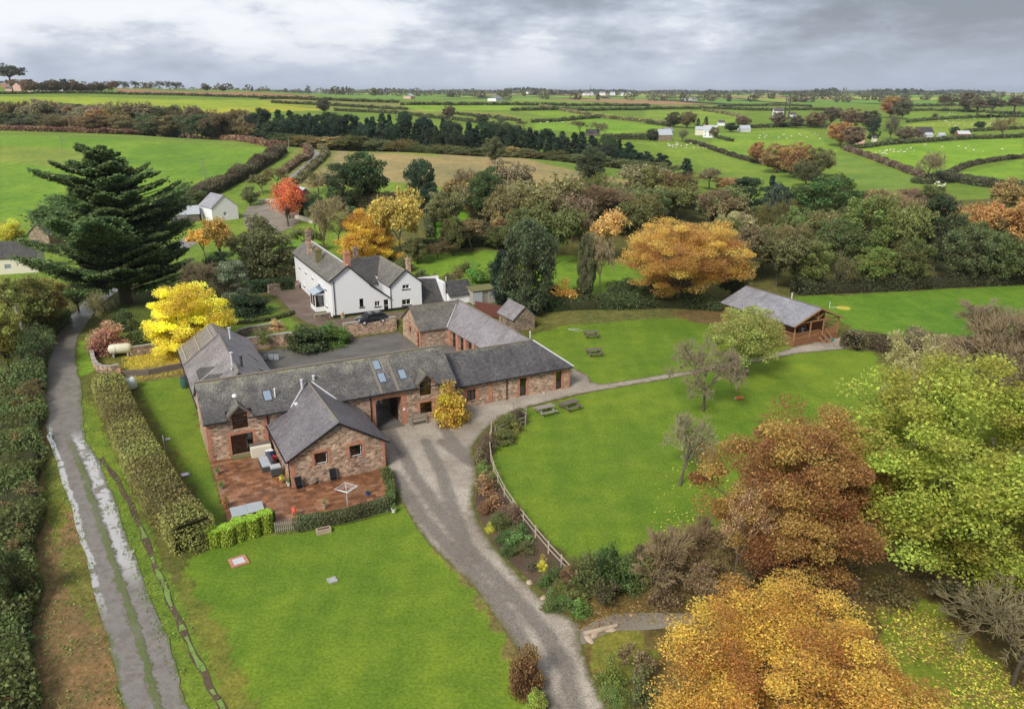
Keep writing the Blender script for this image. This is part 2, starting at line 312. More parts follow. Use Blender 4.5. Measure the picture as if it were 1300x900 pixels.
def m_timber():
    n = NT('timber'); v = n.co('UV', (1, 1, 1)); s = N(n.t, 'ShaderNodeSeparateXYZ'); n.set(s.inputs[0], v)
    fr = n.M('FRACT', n.M('DIVIDE', s.outputs[1], .16)); g = n.ramp(fr, [(.0, .35), (.12, 1.), (1., .9)])
    c = n.mix(n.noise(n.co('UV', (1, 6, 1)), 2., 5), (.20, .085, .04), (.34, .16, .085)); n.base(n.mix(1., c, g, 'MULTIPLY')); n.rough(.65)
m_timber(); plain('post_wood', (.36, .19, .09), .7)
def m_glass():
    n = NT('glass'); tr = N(n.t, 'ShaderNodeBsdfTransparent'); tr.inputs[0].default_value = (.10, .11, .12, 1); gl = N(n.t, 'ShaderNodeBsdfGlossy'); gl.inputs['Roughness'].default_value = .03
    fr = N(n.t, 'ShaderNodeFresnel'); fr.inputs[0].default_value = 1.6; mx = N(n.t, 'ShaderNodeMixShader')
    n.set(mx.inputs[0], n.M('ADD', fr.outputs[0], .10)); n.set(mx.inputs[1], tr.outputs[0]); n.set(mx.inputs[2], gl.outputs[0]); n.t.links.new(mx.outputs[0], n.out.inputs[0])
m_glass()
def m_car():
    n = NT('car_paint'); n.base((.025, .032, .04)); n.rough(.3); n.b.inputs['Metallic'].default_value = .5; n.b.inputs['Coat Weight'].default_value = 1
m_car()
def m_leaf(name, dry=False):
    n = NT(name); oi = N(n.t, 'ShaderNodeObjectInfo'); lv = n.attr('lv'); cv = n.attr('cv'); c = oi.outputs['Color']
    # cv: clump tone, lv: single leaf tone
    hs = N(n.t, 'ShaderNodeHueSaturation'); n.set(hs.inputs['Color'], c); hs.inputs['Saturation'].default_value = .88
    n.set(hs.inputs['Hue'], n.M('ADD', .5, n.M('MULTIPLY', n.M('SUBTRACT', cv, .3), .06))); n.set(hs.inputs['Value'], n.M('ADD', 1.62, n.M('MULTIPLY', cv, 1.5)))
    c2 = n.mix(1., hs.outputs[0], n.ramp(lv, [(0., (.62, .66, .6)), (.6, (1.05, 1.05, 1.)), (1., (1.55, 1.45, 1.25))]), 'MULTIPLY')
    n.base(c2); n.rough(.55 if not dry else .8); n.b.inputs['Specular IOR Level'].default_value = .2
    tl = N(n.t, 'ShaderNodeBsdfTranslucent'); n.set(tl.inputs[0], c2); mx = N(n.t, 'ShaderNodeMixShader'); mx.inputs[0].default_value = .45
    n.set(mx.inputs[1], n.b.outputs[0]); n.set(mx.inputs[2], tl.outputs[0]); n.t.links.new(mx.outputs[0], n.out.inputs[0])
m_leaf('leaf')
def m_twig():
    n = NT('twig'); oi = N(n.t, 'ShaderNodeObjectInfo'); n.base(n.mix(1., n.mix(n.M('MULTIPLY', n.noise(n.co(), 3, 3), .5), oi.outputs['Color'], (.12, .10, .08)), (1.65, 1.6, 1.2), 'MULTIPLY')); n.rough(.9)
m_twig()
def m_core():
    n = NT('hedge_core'); oi = N(n.t, 'ShaderNodeObjectInfo'); n.base(n.mix(n.noise(n.co(), 6, 5, .7), (.03, .028, .012), n.mix(.7, (.03, .03, .012), oi.outputs['Color']))); n.rough(.95); n.bump(n.noise(n.co(), 8, 5, .7), 1., .15)
m_core()
def m_bark():
    n = NT('bark'); v = n.co('Object', (1, 1, .25)); n.base(n.mix(n.noise(v, 9, 5, .7), (.05, .038, .028), (.19, .155, .12))); n.rough(.95)
m_bark(); plain('birch_bark', (.52, .48, .44), .8, var=.4, sc_=4)

# ------------------------------------------------------------------ mesh helpers
def link(o, parent=None):
    COL.objects.link(o)
    if parent is not None: o.parent = parent
    return o
def tag(o, label=None, cat=None, group=None, kind=None):
    if label: o['label'] = label
    if cat: o['category'] = cat
    if group: o['group'] = group
    if kind: o['kind'] = kind
    return o
def thing(name, label, cat, loc=(0, 0, 0), rz=0., group=None):
    o = bpy.data.objects.new(name, None); o.empty_display_size = .3; link(o); o.location = loc; o.rotation_euler = (0, 0, rz)
    return tag(o, label, cat, group)
class MB:
    def __init__(s): s.v = []; s.f = []; s.m = []; s.mi = 0
    def poly(s, pts):
        k = len(s.v); s.v += [tuple(p) for p in pts]; s.f.append(tuple(range(k, k+len(pts)))); s.m.append(s.mi); return s
    def box(s, x0, x1, y0, y1, z0, z1):
        k = len(s.v); s.v += [(x0,y0,z0),(x1,y0,z0),(x1,y1,z0),(x0,y1,z0),(x0,y0,z1),(x1,y0,z1),(x1,y1,z1),(x0,y1,z1)]
        for f in ((0,3,2,1),(4,5,6,7),(0,1,5,4),(1,2,6,5),(2,3,7,6),(3,0,4,7)): s.f.append(tuple(k+i for i in f)); s.m.append(s.mi)
        return s
    def slab(s, pts, th, d=(0, 0, -1)):
        """polygon thickened along d"""
        n = len(pts); k = len(s.v); s.v += [tuple(p) for p in pts]+[(p[0]+d[0]*th, p[1]+d[1]*th, p[2]+d[2]*th) for p in pts]
        s.f.append(tuple(range(k, k+n))); s.f.append(tuple(range(k+2*n-1, k+n-1, -1))); s.m += [s.mi]*2
        for i in range(n): s.f.append((k+i, k+n+i, k+n+(i+1) % n, k+(i+1) % n)); s.m.append(s.mi)
        return s
    def tube(s, pts, rad, n=6, caps=True):
        if isinstance(rad, (int, float)): rad = [rad]*len(pts)
        k = len(s.v); P_ = [Vector(p) for p in pts]
        for i, p in enumerate(P_):
            d = (P_[min(i+1, len(P_)-1)]-P_[max(i-1, 0)]).normalized(); a = d.orthogonal().normalized() if abs(d.z) < .99 else Vector((1, 0, 0)); b = d.cross(a).normalized(); a = b.cross(d)
            if i and (a.dot(pa) < 0 or abs(a.dot(pa)) < .7): a = (pa-d*pa.dot(d)).normalized(); b = d.cross(a)
            pa = a
            for j in range(n):
                t = 2*math.pi*j/n; s.v.append(tuple(p+(a*math.cos(t)+b*math.sin(t))*rad[i]))
        for i in range(len(P_)-1):
            for j in range(n): s.f.append((k+i*n+j, k+i*n+(j+1) % n, k+(i+1)*n+(j+1) % n, k+(i+1)*n+j)); s.m.append(s.mi)
        if caps:
            s.f.append(tuple(k+j for j in range(n-1, -1, -1))); s.f.append(tuple(k+(len(P_)-1)*n+j for j in range(n))); s.m += [s.mi]*2
        return s
    def lathe(s, c, prof, n=12):
        return s.tube([(c[0], c[1], c[2]+z) for r, z in prof], [r for r, z in prof], n)
    def beam(s, p0, p1, w, h=None):
        """square timber from p0 to p1"""
        h = h or w; p0, p1 = Vector(p0), Vector(p1); d = (p1-p0).normalized(); a = Vector((0, 0, 1)).cross(d)
        a = a.normalized() if a.length > .01 else Vector((1, 0, 0)); b = d.cross(a)
        q = [a*w/2+b*h/2, -a*w/2+b*h/2, -a*w/2-b*h/2, a*w/2-b*h/2]; k = len(s.v); s.v += [tuple(p0+x) for x in q]+[tuple(p1+x) for x in q]
        for f in ((0,1,2,3),(7,6,5,4),(0,4,5,1),(1,5,6,2),(2,6,7,3),(3,7,4,0)): s.f.append(tuple(k+i for i in f)); s.m.append(s.mi)
        return s
    def build(s, name, mat, parent=None, smooth=False, loc=None, bevel=0.):
        me = bpy.data.meshes.new(name); me.from_pydata(s.v, [], s.f)
        mats = mat if isinstance(mat, (list, tuple)) else [mat]
        for m in mats: me.materials.append(MATS[m])
        if len(mats) > 1: me.polygons.foreach_set('material_index', s.m)
        me.update()
        uv = me.uv_layers.new(name='UVMap'); zs = [v[2] for v in s.v]; z0, z1 = min(zs), max(zs)
        at = me.attributes.new('upslope', 'FLOAT', 'POINT'); at.data.foreach_set('value', [(z-z0)/max(z1-z0, .01) for z in zs])
        for p in me.polygons:
            n_ = p.normal; t = Vector((0, 0, 1)).cross(n_); t = t.normalized() if t.length > .02 else Vector((1, 0, 0)); b = n_.cross(t)
            for li in p.loop_indices:
                c = me.vertices[me.loops[li].vertex_index].co; uv.data[li].uv = (c.dot(t), c.dot(b))
        if smooth: me.polygons.foreach_set('use_smooth', [True]*len(me.polygons))
        o = bpy.data.objects.new(name, me)
        if bevel:
            md = o.modifiers.new('bevel', 'BEVEL'); md.width = bevel; md.segments = 2; md.limit_method = 'ANGLE'
        if loc is not None: o.location = loc
        return link(o, parent)
def raw_mesh(name, V, Fq, mats, attrs=None, smooth=False, nside=4, colattr=None):
    V = np.asarray(V, np.float32); Fq = np.asarray(Fq, np.int32)
    me = bpy.data.meshes.new(name); me.vertices.add(len(V)); me.vertices.foreach_set('co', V.ravel())
    me.loops.add(Fq.size); me.loops.foreach_set('vertex_index', Fq.ravel()); me.polygons.add(len(Fq))
    me.polygons.foreach_set('loop_start', np.arange(len(Fq), dtype=np.int32)*Fq.shape[1])
    if smooth: me.polygons.foreach_set('use_smooth', np.ones(len(Fq), bool))
    for m in mats: me.materials.append(MATS[m])
    for k, a in (attrs or {}).items():
        at = me.attributes.new(k, 'FLOAT', 'POINT'); at.data.foreach_set('value', np.asarray(a, np.float32))
    for k, a in (colattr or {}).items():
        at = me.attributes.new(k, 'FLOAT_COLOR', 'POINT'); at.data.foreach_set('color', np.asarray(a, np.float32).ravel())
    me.update(); me.validate(); return me
def pip(x, y, poly):
    poly = [(p[0], p[1]) for p in poly]; ins = np.zeros(x.shape, bool); j = len(poly)-1
    for i in range(len(poly)):
        xi, yi = poly[i]; xj, yj = poly[j]
        with np.errstate(divide='ignore', invalid='ignore'):
            c = ((yi > y) != (yj > y)) & (x < (xj-xi)*(y-yi)/((yj-yi) if yj != yi else 1e-9)+xi)
        ins ^= c; j = i
    return ins
def dist_poly(x, y, poly, closed=True):
    d = np.full(x.shape, 1e9); n = len(poly)
    for i in range(n if closed else n-1):
        ax, ay = poly[i][0], poly[i][1]; bx, by = poly[(i+1) % n][0], poly[(i+1) % n][1]
        L2 = (bx-ax)**2+(by-ay)**2+1e-9; t = np.clip(((x-ax)*(bx-ax)+(y-ay)*(by-ay))/L2, 0, 1)
        d = np.minimum(d, np.hypot(x-ax-t*(bx-ax), y-ay-t*(by-ay)))
    return d
def smooth_line(pts, n=6, closed=False):
    pts = [Vector(p) for p in pts]; out = []; m = len(pts)
    for i in range(m if closed else m-1):
        p0 = pts[(i-1) % m] if closed or i else pts[0]; p1 = pts[i]; p2 = pts[(i+1) % m]; p3 = pts[(i+2) % m] if closed or i+2 < m else p2
        for k in range(n):
            t = k/n; out.append(.5*((2*p1)+(p2-p0)*t+(2*p0-5*p1+4*p2-p3)*t*t+(3*p1-p0-3*p2+p3)*t**3))
    if not closed: out.append(pts[-1])
    return out
def gpx(L, z=None): return [G(*p) if z is None else G(p[0], p[1], z) for p in L]
def sheet(name, poly, mat, off=.03, step=.6, track=None, tw=.5):
    """a surface draped on the ground, with the distance to its edge kept per vertex"""
    poly = [(p[0], p[1]) for p in poly]
    pts = []
    for i in range(len(poly)):
        a, b = poly[i], poly[(i+1) % len(poly)]; k = max(1, int(math.hypot(b[0]-a[0], b[1]-a[1])/step))
        for j in range(k): pts.append((a[0]+(b[0]-a[0])*j/k, a[1]+(b[1]-a[1])*j/k))
    nb = len(pts); xs = np.array(pts); gx, gy = np.meshgrid(np.arange(xs[:, 0].min(), xs[:, 0].max(), step), np.arange(xs[:, 1].min(), xs[:, 1].max(), step))
    gx = gx.ravel(); gy = gy.ravel(); k = pip(gx, gy, poly) & (dist_poly(gx, gy, poly) > step*.5)
    allp = [Vector(p) for p in pts]+[Vector((a, b)) for a, b in zip(gx[k], gy[k])]
    r = delaunay_2d_cdt(allp, [], [list(range(nb))], 1, 1e-5)
    vx = np.array([v.x for v in r[0]]); vy = np.array([v.y for v in r[0]]); vz = terrain(vx, vy)+off
    me = bpy.data.meshes.new(name); me.from_pydata([tuple(q) for q in zip(vx, vy, vz)], [], [tuple(f) for f in r[2]]); me.materials.append(MATS[mat])
    at = me.attributes.new('edge', 'FLOAT', 'POINT'); at.data.foreach_set('value', dist_poly(vx, vy, poly).astype(np.float32))
    tr = np.zeros(len(vx))
    if track:
        for line in track: tr = np.maximum(tr, np.clip(1.4-dist_poly(vx, vy, line, False)/tw, 0, 1))
    at = me.attributes.new('track', 'FLOAT', 'POINT'); at.data.foreach_set('value', tr.astype(np.float32))
    uv = me.uv_layers.new(name='UVMap'); li = np.zeros(len(me.loops), np.int32); me.loops.foreach_get('vertex_index', li)
    uv.data.foreach_set('uv', np.stack([(vx*ux+vy*uy)[li], (-vx*uy+vy*ux)[li]], 1).astype(np.float32).ravel())
    o = bpy.data.objects.new(name, me); link(o); return o

# ------------------------------------------------------------------ the ground
def make_ground():
    ts = np.concatenate([np.linspace(-3.2, -1.0, 24)[:-1], np.linspace(-1.0, 1.0, 430), np.linspace(1.0, 3.2, 24)[1:]])
    Ys = [-90., -60, -40, -20, -5, 5, 12, 18, 22, 25]
    y = 25.
    while y < 19000: y += .42 if y < 125 else (.8 if y < 175 else y*.0075); Ys.append(y)
    Ys = np.array(Ys); T, Y = np.meshgrid(ts, Ys); X = T*np.maximum(Y, 45)
    Z = terrain(X, Y); x = X.ravel(); y = Y.ravel(); z = Z.ravel(); nr, nc = T.shape
    i = (np.arange(nr-1)[:, None]*nc+np.arange(nc-1)[None, :]).ravel(); Fq = np.stack([i, i+1, i+nc+1, i+nc], 1)
    col = np.zeros((len(x), 4)); col[:, 3] = 1; col[:, :3] = (.115, .205, .030)      # pasture
    mown = np.full(len(x), .35)
    jr = np.random.default_rng(2); jx = x+.22*np.sin(x*1.1+y*.7)+.16*np.sin(y*2.3-x*.9)+jr.normal(size=len(x))*.14; jy = y+.22*np.sin(y*1.3-x*.8+1)+.16*np.sin(x*2.1+y*.6)+jr.normal(size=len(x))*.14
    def paint(poly, c, m=None, f=1.):
        if isinstance(poly[0], tuple): poly = gpx(poly)
        k = pip(jx, jy, poly); col[k, :3] = col[k, :3]*(1-f)+np.array(c)*f
        if m is not None: mown[k] = m
    rough = (.085, .105, .028); brown = (.13, .085, .045); leafy = (.095, .085, .03); lawn = (.100, .184, .020); lawn2 = (.088, .166, .020)
    nearm = (y < 128); col[nearm, :3] = rough; mown[nearm] = 0
    # far and middle fields
    paint([(0, 123), (420, 131), (280, 148), (0, 152)], (.20, .30, .03), .6)  # left field: brightness of a sun patch painted into its colour
    paint([(0, 140), (200, 142), (420, 134), (420, 140), (200, 150), (0, 146)], (.26, .31, .03), .6)
    paint([(149, 113), (400, 122), (405, 126), (149, 119)], (.24, .15, .09), .5)
    paint([(0, 100), (20, 101), (20, 111), (0, 112)], (.24, .15, .09), .5)
    paint([(395, 186), (440, 189), (560, 196), (700, 211), (842, 238), (835, 252), (700, 243), (560, 238), (440, 232), (390, 240), (362, 224)], (.225, .215, .10), .45)
    paint([(440, 189), (560, 196), (560, 200), (440, 194)], (.17, .22, .05), .5); paint([(398, 188), (440, 190), (420, 208), (380, 232), (362, 224)], (.15, .19, .05), .4)
    paint([(330, 126), (506, 131), (520, 136), (345, 130)], (.17, .2, .06)); paint([(345, 133), (517, 140), (640, 143), (660, 150), (586, 147), (425, 141)], (.17, .21, .05), .5)
    paint([(509, 134), (660, 134), (660, 140), (540, 142)], (.16, .29, .03), .7); paint([(660, 136), (740, 140), (800, 150), (700, 150), (660, 142)], (.15, .27, .03), .7)
    paint([(680, 152), (760, 151), (850, 162), (780, 172), (680, 165)], (.14, .28, .03), .7); paint([(820, 140), (912, 141), (950, 152), (900, 160), (820, 152)], (.15, .26, .035), .7)
    paint([(808, 180), (870, 182), (950, 205), (1010, 222), (960, 234), (880, 205)], (.13, .23, .035), .6); paint([(908, 170), (1020, 163), (1066, 191), (1050, 210), (955, 203), (900, 186)], (.14, .26, .035), .7)
    paint([(1074, 192), (1140, 184), (1300, 174), (1300, 200), (1240, 208), (1180, 226)], (.145, .29, .03), .7); paint([(1210, 222), (1300, 202), (1300, 239)], (.13, .26, .03), .7)
    paint([(1040, 195), (1070, 195), (1160, 225), (1180, 232), (1120, 245), (1060, 215)], (.12, .22, .04), .6)
    paint([(1150, 158), (1300, 151), (1300, 163), (1200, 170), (1150, 172)], (.17, .27, .04), .6); paint([(1144, 143), (1300, 147), (1300, 148), (1152, 155)], (.14, .26, .035), .6)
    paint([(0, 172), (330, 188), (352, 190), (300, 222), (230, 262), (60, 280), (0, 280)], (.115, .235, .026), .65)
    paint([(0, 185), (110, 190), (130, 205), (60, 212), (0, 205)], (.16, .215, .05), .6, .6); paint([(0, 160), (330, 177), (350, 185), (330, 180), (0, 165)], (.16, .17, .07), 0)
    paint([(440, 262), (840, 255), (1300, 250), (1300, 372), (1000, 372), (860, 392), (560, 345), (480, 330)], (.09, .105, .035), .0)
    paint([(542, 264), (590, 258), (598, 282), (590, 302), (545, 303)], (.10, .25, .022), .8); paint([(500, 328), (620, 318), (740, 326), (860, 345), (870, 378), (720, 378), (640, 372), (530, 350)], (.11, .22, .026), .6)
    paint([(370, 300), (400, 300), (395, 330), (360, 330)], (.10, .22, .025), .6)
    # near lawns
    paint([(672, 425), (720, 413), (850, 403), (910, 408), (960, 440), (1105, 444), (1160, 520), (1040, 560), (990, 640), (930, 665), (905, 690), (860, 700), (735, 712), (700, 690), (640, 625), (622, 590), (632, 562), (668, 535), (662, 522), (745, 500), (722, 470), (690, 452)], lawn, 1.)
    paint([(1000, 378), (1300, 362), (1460, 360), (1460, 420), (1300, 430), (1110, 432), (1060, 405)], (.085, .19, .022), .9)
    paint([(512, 640), (550, 688), (606, 742), (648, 800), (676, 855), (700, 960), (380, 1000), (330, 900), (285, 800), (235, 722), (262, 692), (350, 676), (410, 668)], lawn, 1.)
    paint([(172, 486), (232, 478), (262, 560), (282, 640), (288, 668), (262, 668), (240, 610), (190, 530)], lawn2, .9)
    paint([(232, 722), (285, 800), (330, 900), (360, 960), (290, 960), (262, 880), (220, 770)], (.13, .165, .03), .3, .8)
    paint([(110, 505), (145, 575), (200, 700), (262, 830), (310, 960), (250, 960), (190, 790), (130, 640), (104, 560), (100, 520)], (.105, .18, .025), .3)
    paint([(50, 478), (62, 530), (78, 600), (118, 700), (138, 800), (165, 960), (60, 960), (45, 800), (38, 640), (34, 520)], (.17, .125, .06), .1); paint([(60, 560), (90, 640), (70, 690), (50, 640)], (.12, .15, .03), 0)
    paint([(70, 700), (110, 690), (128, 800), (90, 770)], (.14, .15, .04), 0); paint([(95, 440), (120, 420), (120, 470), (98, 478)], (.11, .22, .025), .6)
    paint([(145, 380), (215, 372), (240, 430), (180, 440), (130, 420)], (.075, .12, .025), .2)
    paint([(154, 452), (228, 444), (232, 464), (156, 472)], (.22, .20, .03), .3); paint([(154, 470), (232, 462), (234, 476), (156, 486)], (.12, .11, .045), .2)
    paint([(290, 395), (350, 385), (365, 402), (390, 418), (350, 428), (290, 440)], (.10, .185, .025), .6)
    paint([(690, 388), (860, 382), (905, 405), (850, 404), (720, 412), (690, 414)], (.105, .125, .04), 0); paint([(850, 395), (925, 392), (925, 412), (880, 410)], (.12, .10, .045), 0)
    # woodland floor and fallen leaves on the right
    paint([(735, 712), (860, 700), (930, 668), (1060, 640), (1290, 640), (1460, 700), (1460, 960), (770, 960), (735, 800), (700, 740)], leafy, .1)
    paint([(1110, 770), (1180, 765), (1300, 870), (1400, 960), (1150, 960), (1130, 850)], (.14, .20, .026), .8)
    paint([(748, 800), (800, 795), (830, 830), (800, 900), (770, 900)], (.12, .15, .03), .3)
    paint([(700, 940), (680, 860), (648, 800), (606, 744), (556, 695), (548, 697), (596, 748), (637, 806), (664, 862), (676, 940)], (.15, .11, .06), 0, .7)
    paint([(0, 440), (60, 440), (34, 520), (38, 640), (45, 800), (60, 960), (-80, 960), (-60, 500)], (.06, .075, .022), 0)
    col[:, :3] = col[:, :3]*np.array([1.40, 1.20, 1.25]); far = sstep(y, 1050, 1400)
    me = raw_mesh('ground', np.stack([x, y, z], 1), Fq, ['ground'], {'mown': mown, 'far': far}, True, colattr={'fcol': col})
    o = bpy.data.objects.new('ground', me); link(o); tag(o, kind='structure')
make_ground()

# lane (between its two edges, bottom of the photograph upwards)
lane_l = [(178, 980), (160, 900), (133, 800), (106, 700), (76, 600), (60, 550), (55, 500), (62, 450), (74, 424), (94, 398), (112, 378), (132, 362), (165, 338), (205, 318), (238, 300)]
lane_r = [(262, 980), (240, 900), (208, 800), (168, 700), (132, 600), (108, 552), (104, 500), (96, 450), (102, 424), (120, 398), (136, 380), (152, 368), (188, 346), (225, 325), (255, 306)]
def strip(name, l, r, mat, off, n=14, sm=8):
    l = smooth_line([Vector((p.x, p.y)) for p in gpx(l)], sm); r = smooth_line([Vector((p.x, p.y)) for p in gpx(r)], sm)
    V = []; ac = []; al = []; s = 0; pm = None
    for a, b in zip(l, r):
        m = (a+b)/2; s += (m-pm).length if pm else 0; pm = m
        wob = .06*math.sin(s*1.7)+.07*math.sin(s*.6+1)+.05*math.sin(s*4.3); d = (b-a).normalized()
        for k in range(n+1):
            t = k/n; q = a.lerp(b, t)+d*wob*(abs(2*t-1)); V.append((q.x, q.y)); ac.append(t); al.append(s)
    V = np.array(V); z = terrain(V[:, 0], V[:, 1])+off; m = len(l)
    i = (np.arange(m-1)[:, None]*(n+1)+np.arange(n)[None, :]).ravel()
    me = raw_mesh(name, np.column_stack([V, z]), np.stack([i, i+1, i+n+2, i+n+1], 1), [mat], {'across': ac, 'along': al})
    o = bpy.data.objects.new(name, me); link(o); return tag(o, kind='structure')
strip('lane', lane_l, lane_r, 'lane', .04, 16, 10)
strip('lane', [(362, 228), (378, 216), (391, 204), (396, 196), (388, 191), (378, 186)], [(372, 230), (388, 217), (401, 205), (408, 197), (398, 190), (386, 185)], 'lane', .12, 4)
drive = [(452, 528), (486, 580), (497, 612), (517, 650), (545, 692), (600, 744), (641, 802), (672, 850), (690, 900), (705, 975), (800, 975), (771, 900), (750, 855), (736, 811), (733, 791), (683, 755), (640, 710), (616, 678), (600, 640), (606, 600), (600, 568), (622, 541), (651, 523), (690, 512), (745, 499), (850, 481), (950, 462), (1015, 449), (1080, 443), (1088, 436), (1068, 428), (1006, 441), (990, 446), (900, 466), (850, 474), (762, 488), (748, 478), (724, 466), (716, 480), (622, 500), (560, 520), (470, 515)]
tag(sheet('driveway', smooth_line(gpx(drive, 0.), 2, True), 'gravel', .035, .5,
    track=[gpx([(495, 545), (530, 610), (580, 680), (640, 745), (690, 800), (720, 850), (735, 920)], 0.), gpx([(500, 600), (535, 655), (590, 715), (640, 775), (670, 830), (700, 900)], 0.), gpx([(560, 560), (600, 590), (560, 540)], 0.), gpx([(590, 690), (560, 600), (540, 560)], 0.)], tw=.7), kind='structure')
tag(sheet('footpath', smooth_line(gpx([(728, 806), (770, 782), (820, 778), (875, 780), (878, 792), (820, 800), (775, 802), (742, 818)], 0.), 3, True), 'footpath', .03, .5), kind='structure')
P4 = lambda L_: [W(*q) for q in L_]
tag(sheet('courtyard', P4([(13.2, 77.0), (37.7, 77.0), (38.2, 92.4), (33.9, 92.4), (33.9, 100.9), (13.4, 100.9), (13.4, 90)]), 'courtyard', .03, .7), kind='structure')
tag(sheet('passage_floor', P4([(20.4, 69.5), (23.6, 69.5), (23.6, 77.4), (20.4, 77.4)]), 'courtyard', .045, .7), kind='structure')
tag(sheet('forecourt', smooth_line(gpx([(322, 352), (372, 350), (392, 372), (400, 394), (424, 406), (505, 396), (516, 400), (514, 408), (430, 420), (402, 414), (376, 402), (352, 376), (330, 372)]), 2, True), 'forecourt', .04, .7), kind='structure')
tag(sheet('yard', smooth_line(gpx([(315, 262), (372, 258), (385, 272), (370, 290), (340, 296), (312, 290)]), 2, True), 'footpath', .06, 1.2), kind='structure')
patio_poly = [W(4.9, 69.95), W(10.5, 69.95), W(10.5, 61.45), W(18.9, 61.45), G(488, 595, 0), G(494, 634, 0), G(360, 668, 0), G(291, 668, 0)]
tag(sheet('patio', patio_poly, 'patio', .06, .6), kind='structure')
tag(sheet('flower_bed_soil', smooth_line(gpx([(655, 521), (668, 528), (666, 540), (640, 552), (622, 590), (640, 625), (700, 690), (733, 735), (730, 780), (690, 752), (640, 706), (618, 676), (603, 640), (609, 598), (603, 568), (626, 540)], 0.), 2, True), 'soil', .028, .5), kind='structure')
tag(sheet('grass_bank', gpx([(384, 662), (440, 650), (488, 636), (498, 640), (494, 652), (440, 666), (380, 676)], 0.), 'grassbank', .075, .5), kind='structure')
# ditch with green weed
dl = gpx([(128, 582), (150, 612), (172, 655), (196, 715), (222, 778), (250, 838), (280, 896), (300, 940)], 0.)
def ditch():
    P_ = smooth_line([Vector((p.x, p.y)) for p in dl], 8); mb = MB()
    ws = []
    for i, p in enumerate(P_):
        d = (P_[min(i+1, len(P_)-1)]-P_[max(i-1, 0)]).normalized(); n_ = Vector((-d.y, d.x)); ws.append((p-n_*(.2+.07*math.sin(i*1.3)), p+n_*(.2+.07*math.sin(i*.9+2))))
    for (a, b), (c, d) in zip(ws[:-1], ws[1:]): mb.poly([(a.x, a.y, .035), (b.x, b.y, .035), (d.x, d.y, .035), (c.x, c.y, .035)])
    o = mb.build('ditch', 'soil'); tag(o, kind='structure')
    mb = MB()
    for i, ((a, b), (c, d)) in enumerate(zip(ws[:-1], ws[1:])):
        if i < 18 or (i*7) % 11 in (0, 3, 4, 8): continue
        f = .22+.14*math.sin(i*2.1); a2, b2, c2, d2 = a.lerp(b, f), a.lerp(b, 1-f*.7), c.lerp(d, .22+.14*math.sin(i*2.1+2.1)), c.lerp(d, 1-.7*(.22+.14*math.sin(i*2.1+2.1)))
        mb.poly([(a2.x, a2.y, .05), (b2.x, b2.y, .05), (d2.x, d2.y, .05), (c2.x, c2.y, .05)])
    tag(mb.build('water_weed', 'algae'), 'strip of bright green weed floating in the narrow ditch beside the lane', 'weed', kind='stuff')
ditch()

# ------------------------------------------------------------------ building helpers (farmstead frame u, v, z)
class Bld:
    def __init__(s, name, label, cat, u0, v0, z0=0., group=None, frame=None):
        s.o = (u0, v0, z0)
        if frame is None: s.t = thing(name, label, cat, W(u0, v0, z0), A, group)
        else: s.t = thing(name, label, cat, frame[0], frame[1], group)     # own frame: location, rotation
    def add(s, name, mb, mat, parent=None, **k):
        if parent is None: return mb.build(name, mat, s.t, loc=(-s.o[0], -s.o[1], -s.o[2]), **k)
        return mb.build(name, mat, parent, **k)
def pos(pl, P, q, d, z):
    return (q, P+d, z) if pl == 'v' else (q, P-d, z) if pl == 'V' else (P+d, q, z) if pl == 'u' else (P-d, q, z)
def facade(mb, pl, P, s0, s1, z0, z1, holes=(), top=None, dep=.38):
    """outside face of a wall with real openings; top = polygon (s,z) above z1"""
    ss = sorted({s0, s1, *[h[0] for h in holes], *[h[1] for h in holes]}); zs = sorted({z0, z1, *[h[2] for h in holes], *[h[3] for h in holes]})
    for a, b in zip(ss[:-1], ss[1:]):
        for c, d in zip(zs[:-1], zs[1:]):
            if any(h[0] <= a+1e-4 and b <= h[1]+1e-4 and h[2] <= c+1e-4 and d <= h[3]+1e-4 for h in holes): continue
            mb.poly([pos(pl, P, *q) for q in ((a, 0, c), (b, 0, c), (b, 0, d), (a, 0, d))])
    for h in holes:
        a, b, c, d = h[:4]; e = dep
        for q in (((a,0,c),(a,e,c),(a,e,d),(a,0,d)), ((b,0,c),(b,0,d),(b,e,d),(b,e,c)), ((a,0,d),(a,e,d),(b,e,d),(b,0,d)), ((a,0,c),(b,0,c),(b,e,c),(a,e,c))):
            mb.poly([pos(pl, P, *r) for r in q])
    if top: mb.poly([pos(pl, P, q, 0, z) for q, z in top])
def bxp(mb, pl, P, s0, s1, d0, d1, z0, z1):
    a = pos(pl, P, s0, d0, z0); b = pos(pl, P, s1, d1, z1)
    mb.box(min(a[0], b[0]), max(a[0], b[0]), min(a[1], b[1]), max(a[1], b[1]), z0, z1)
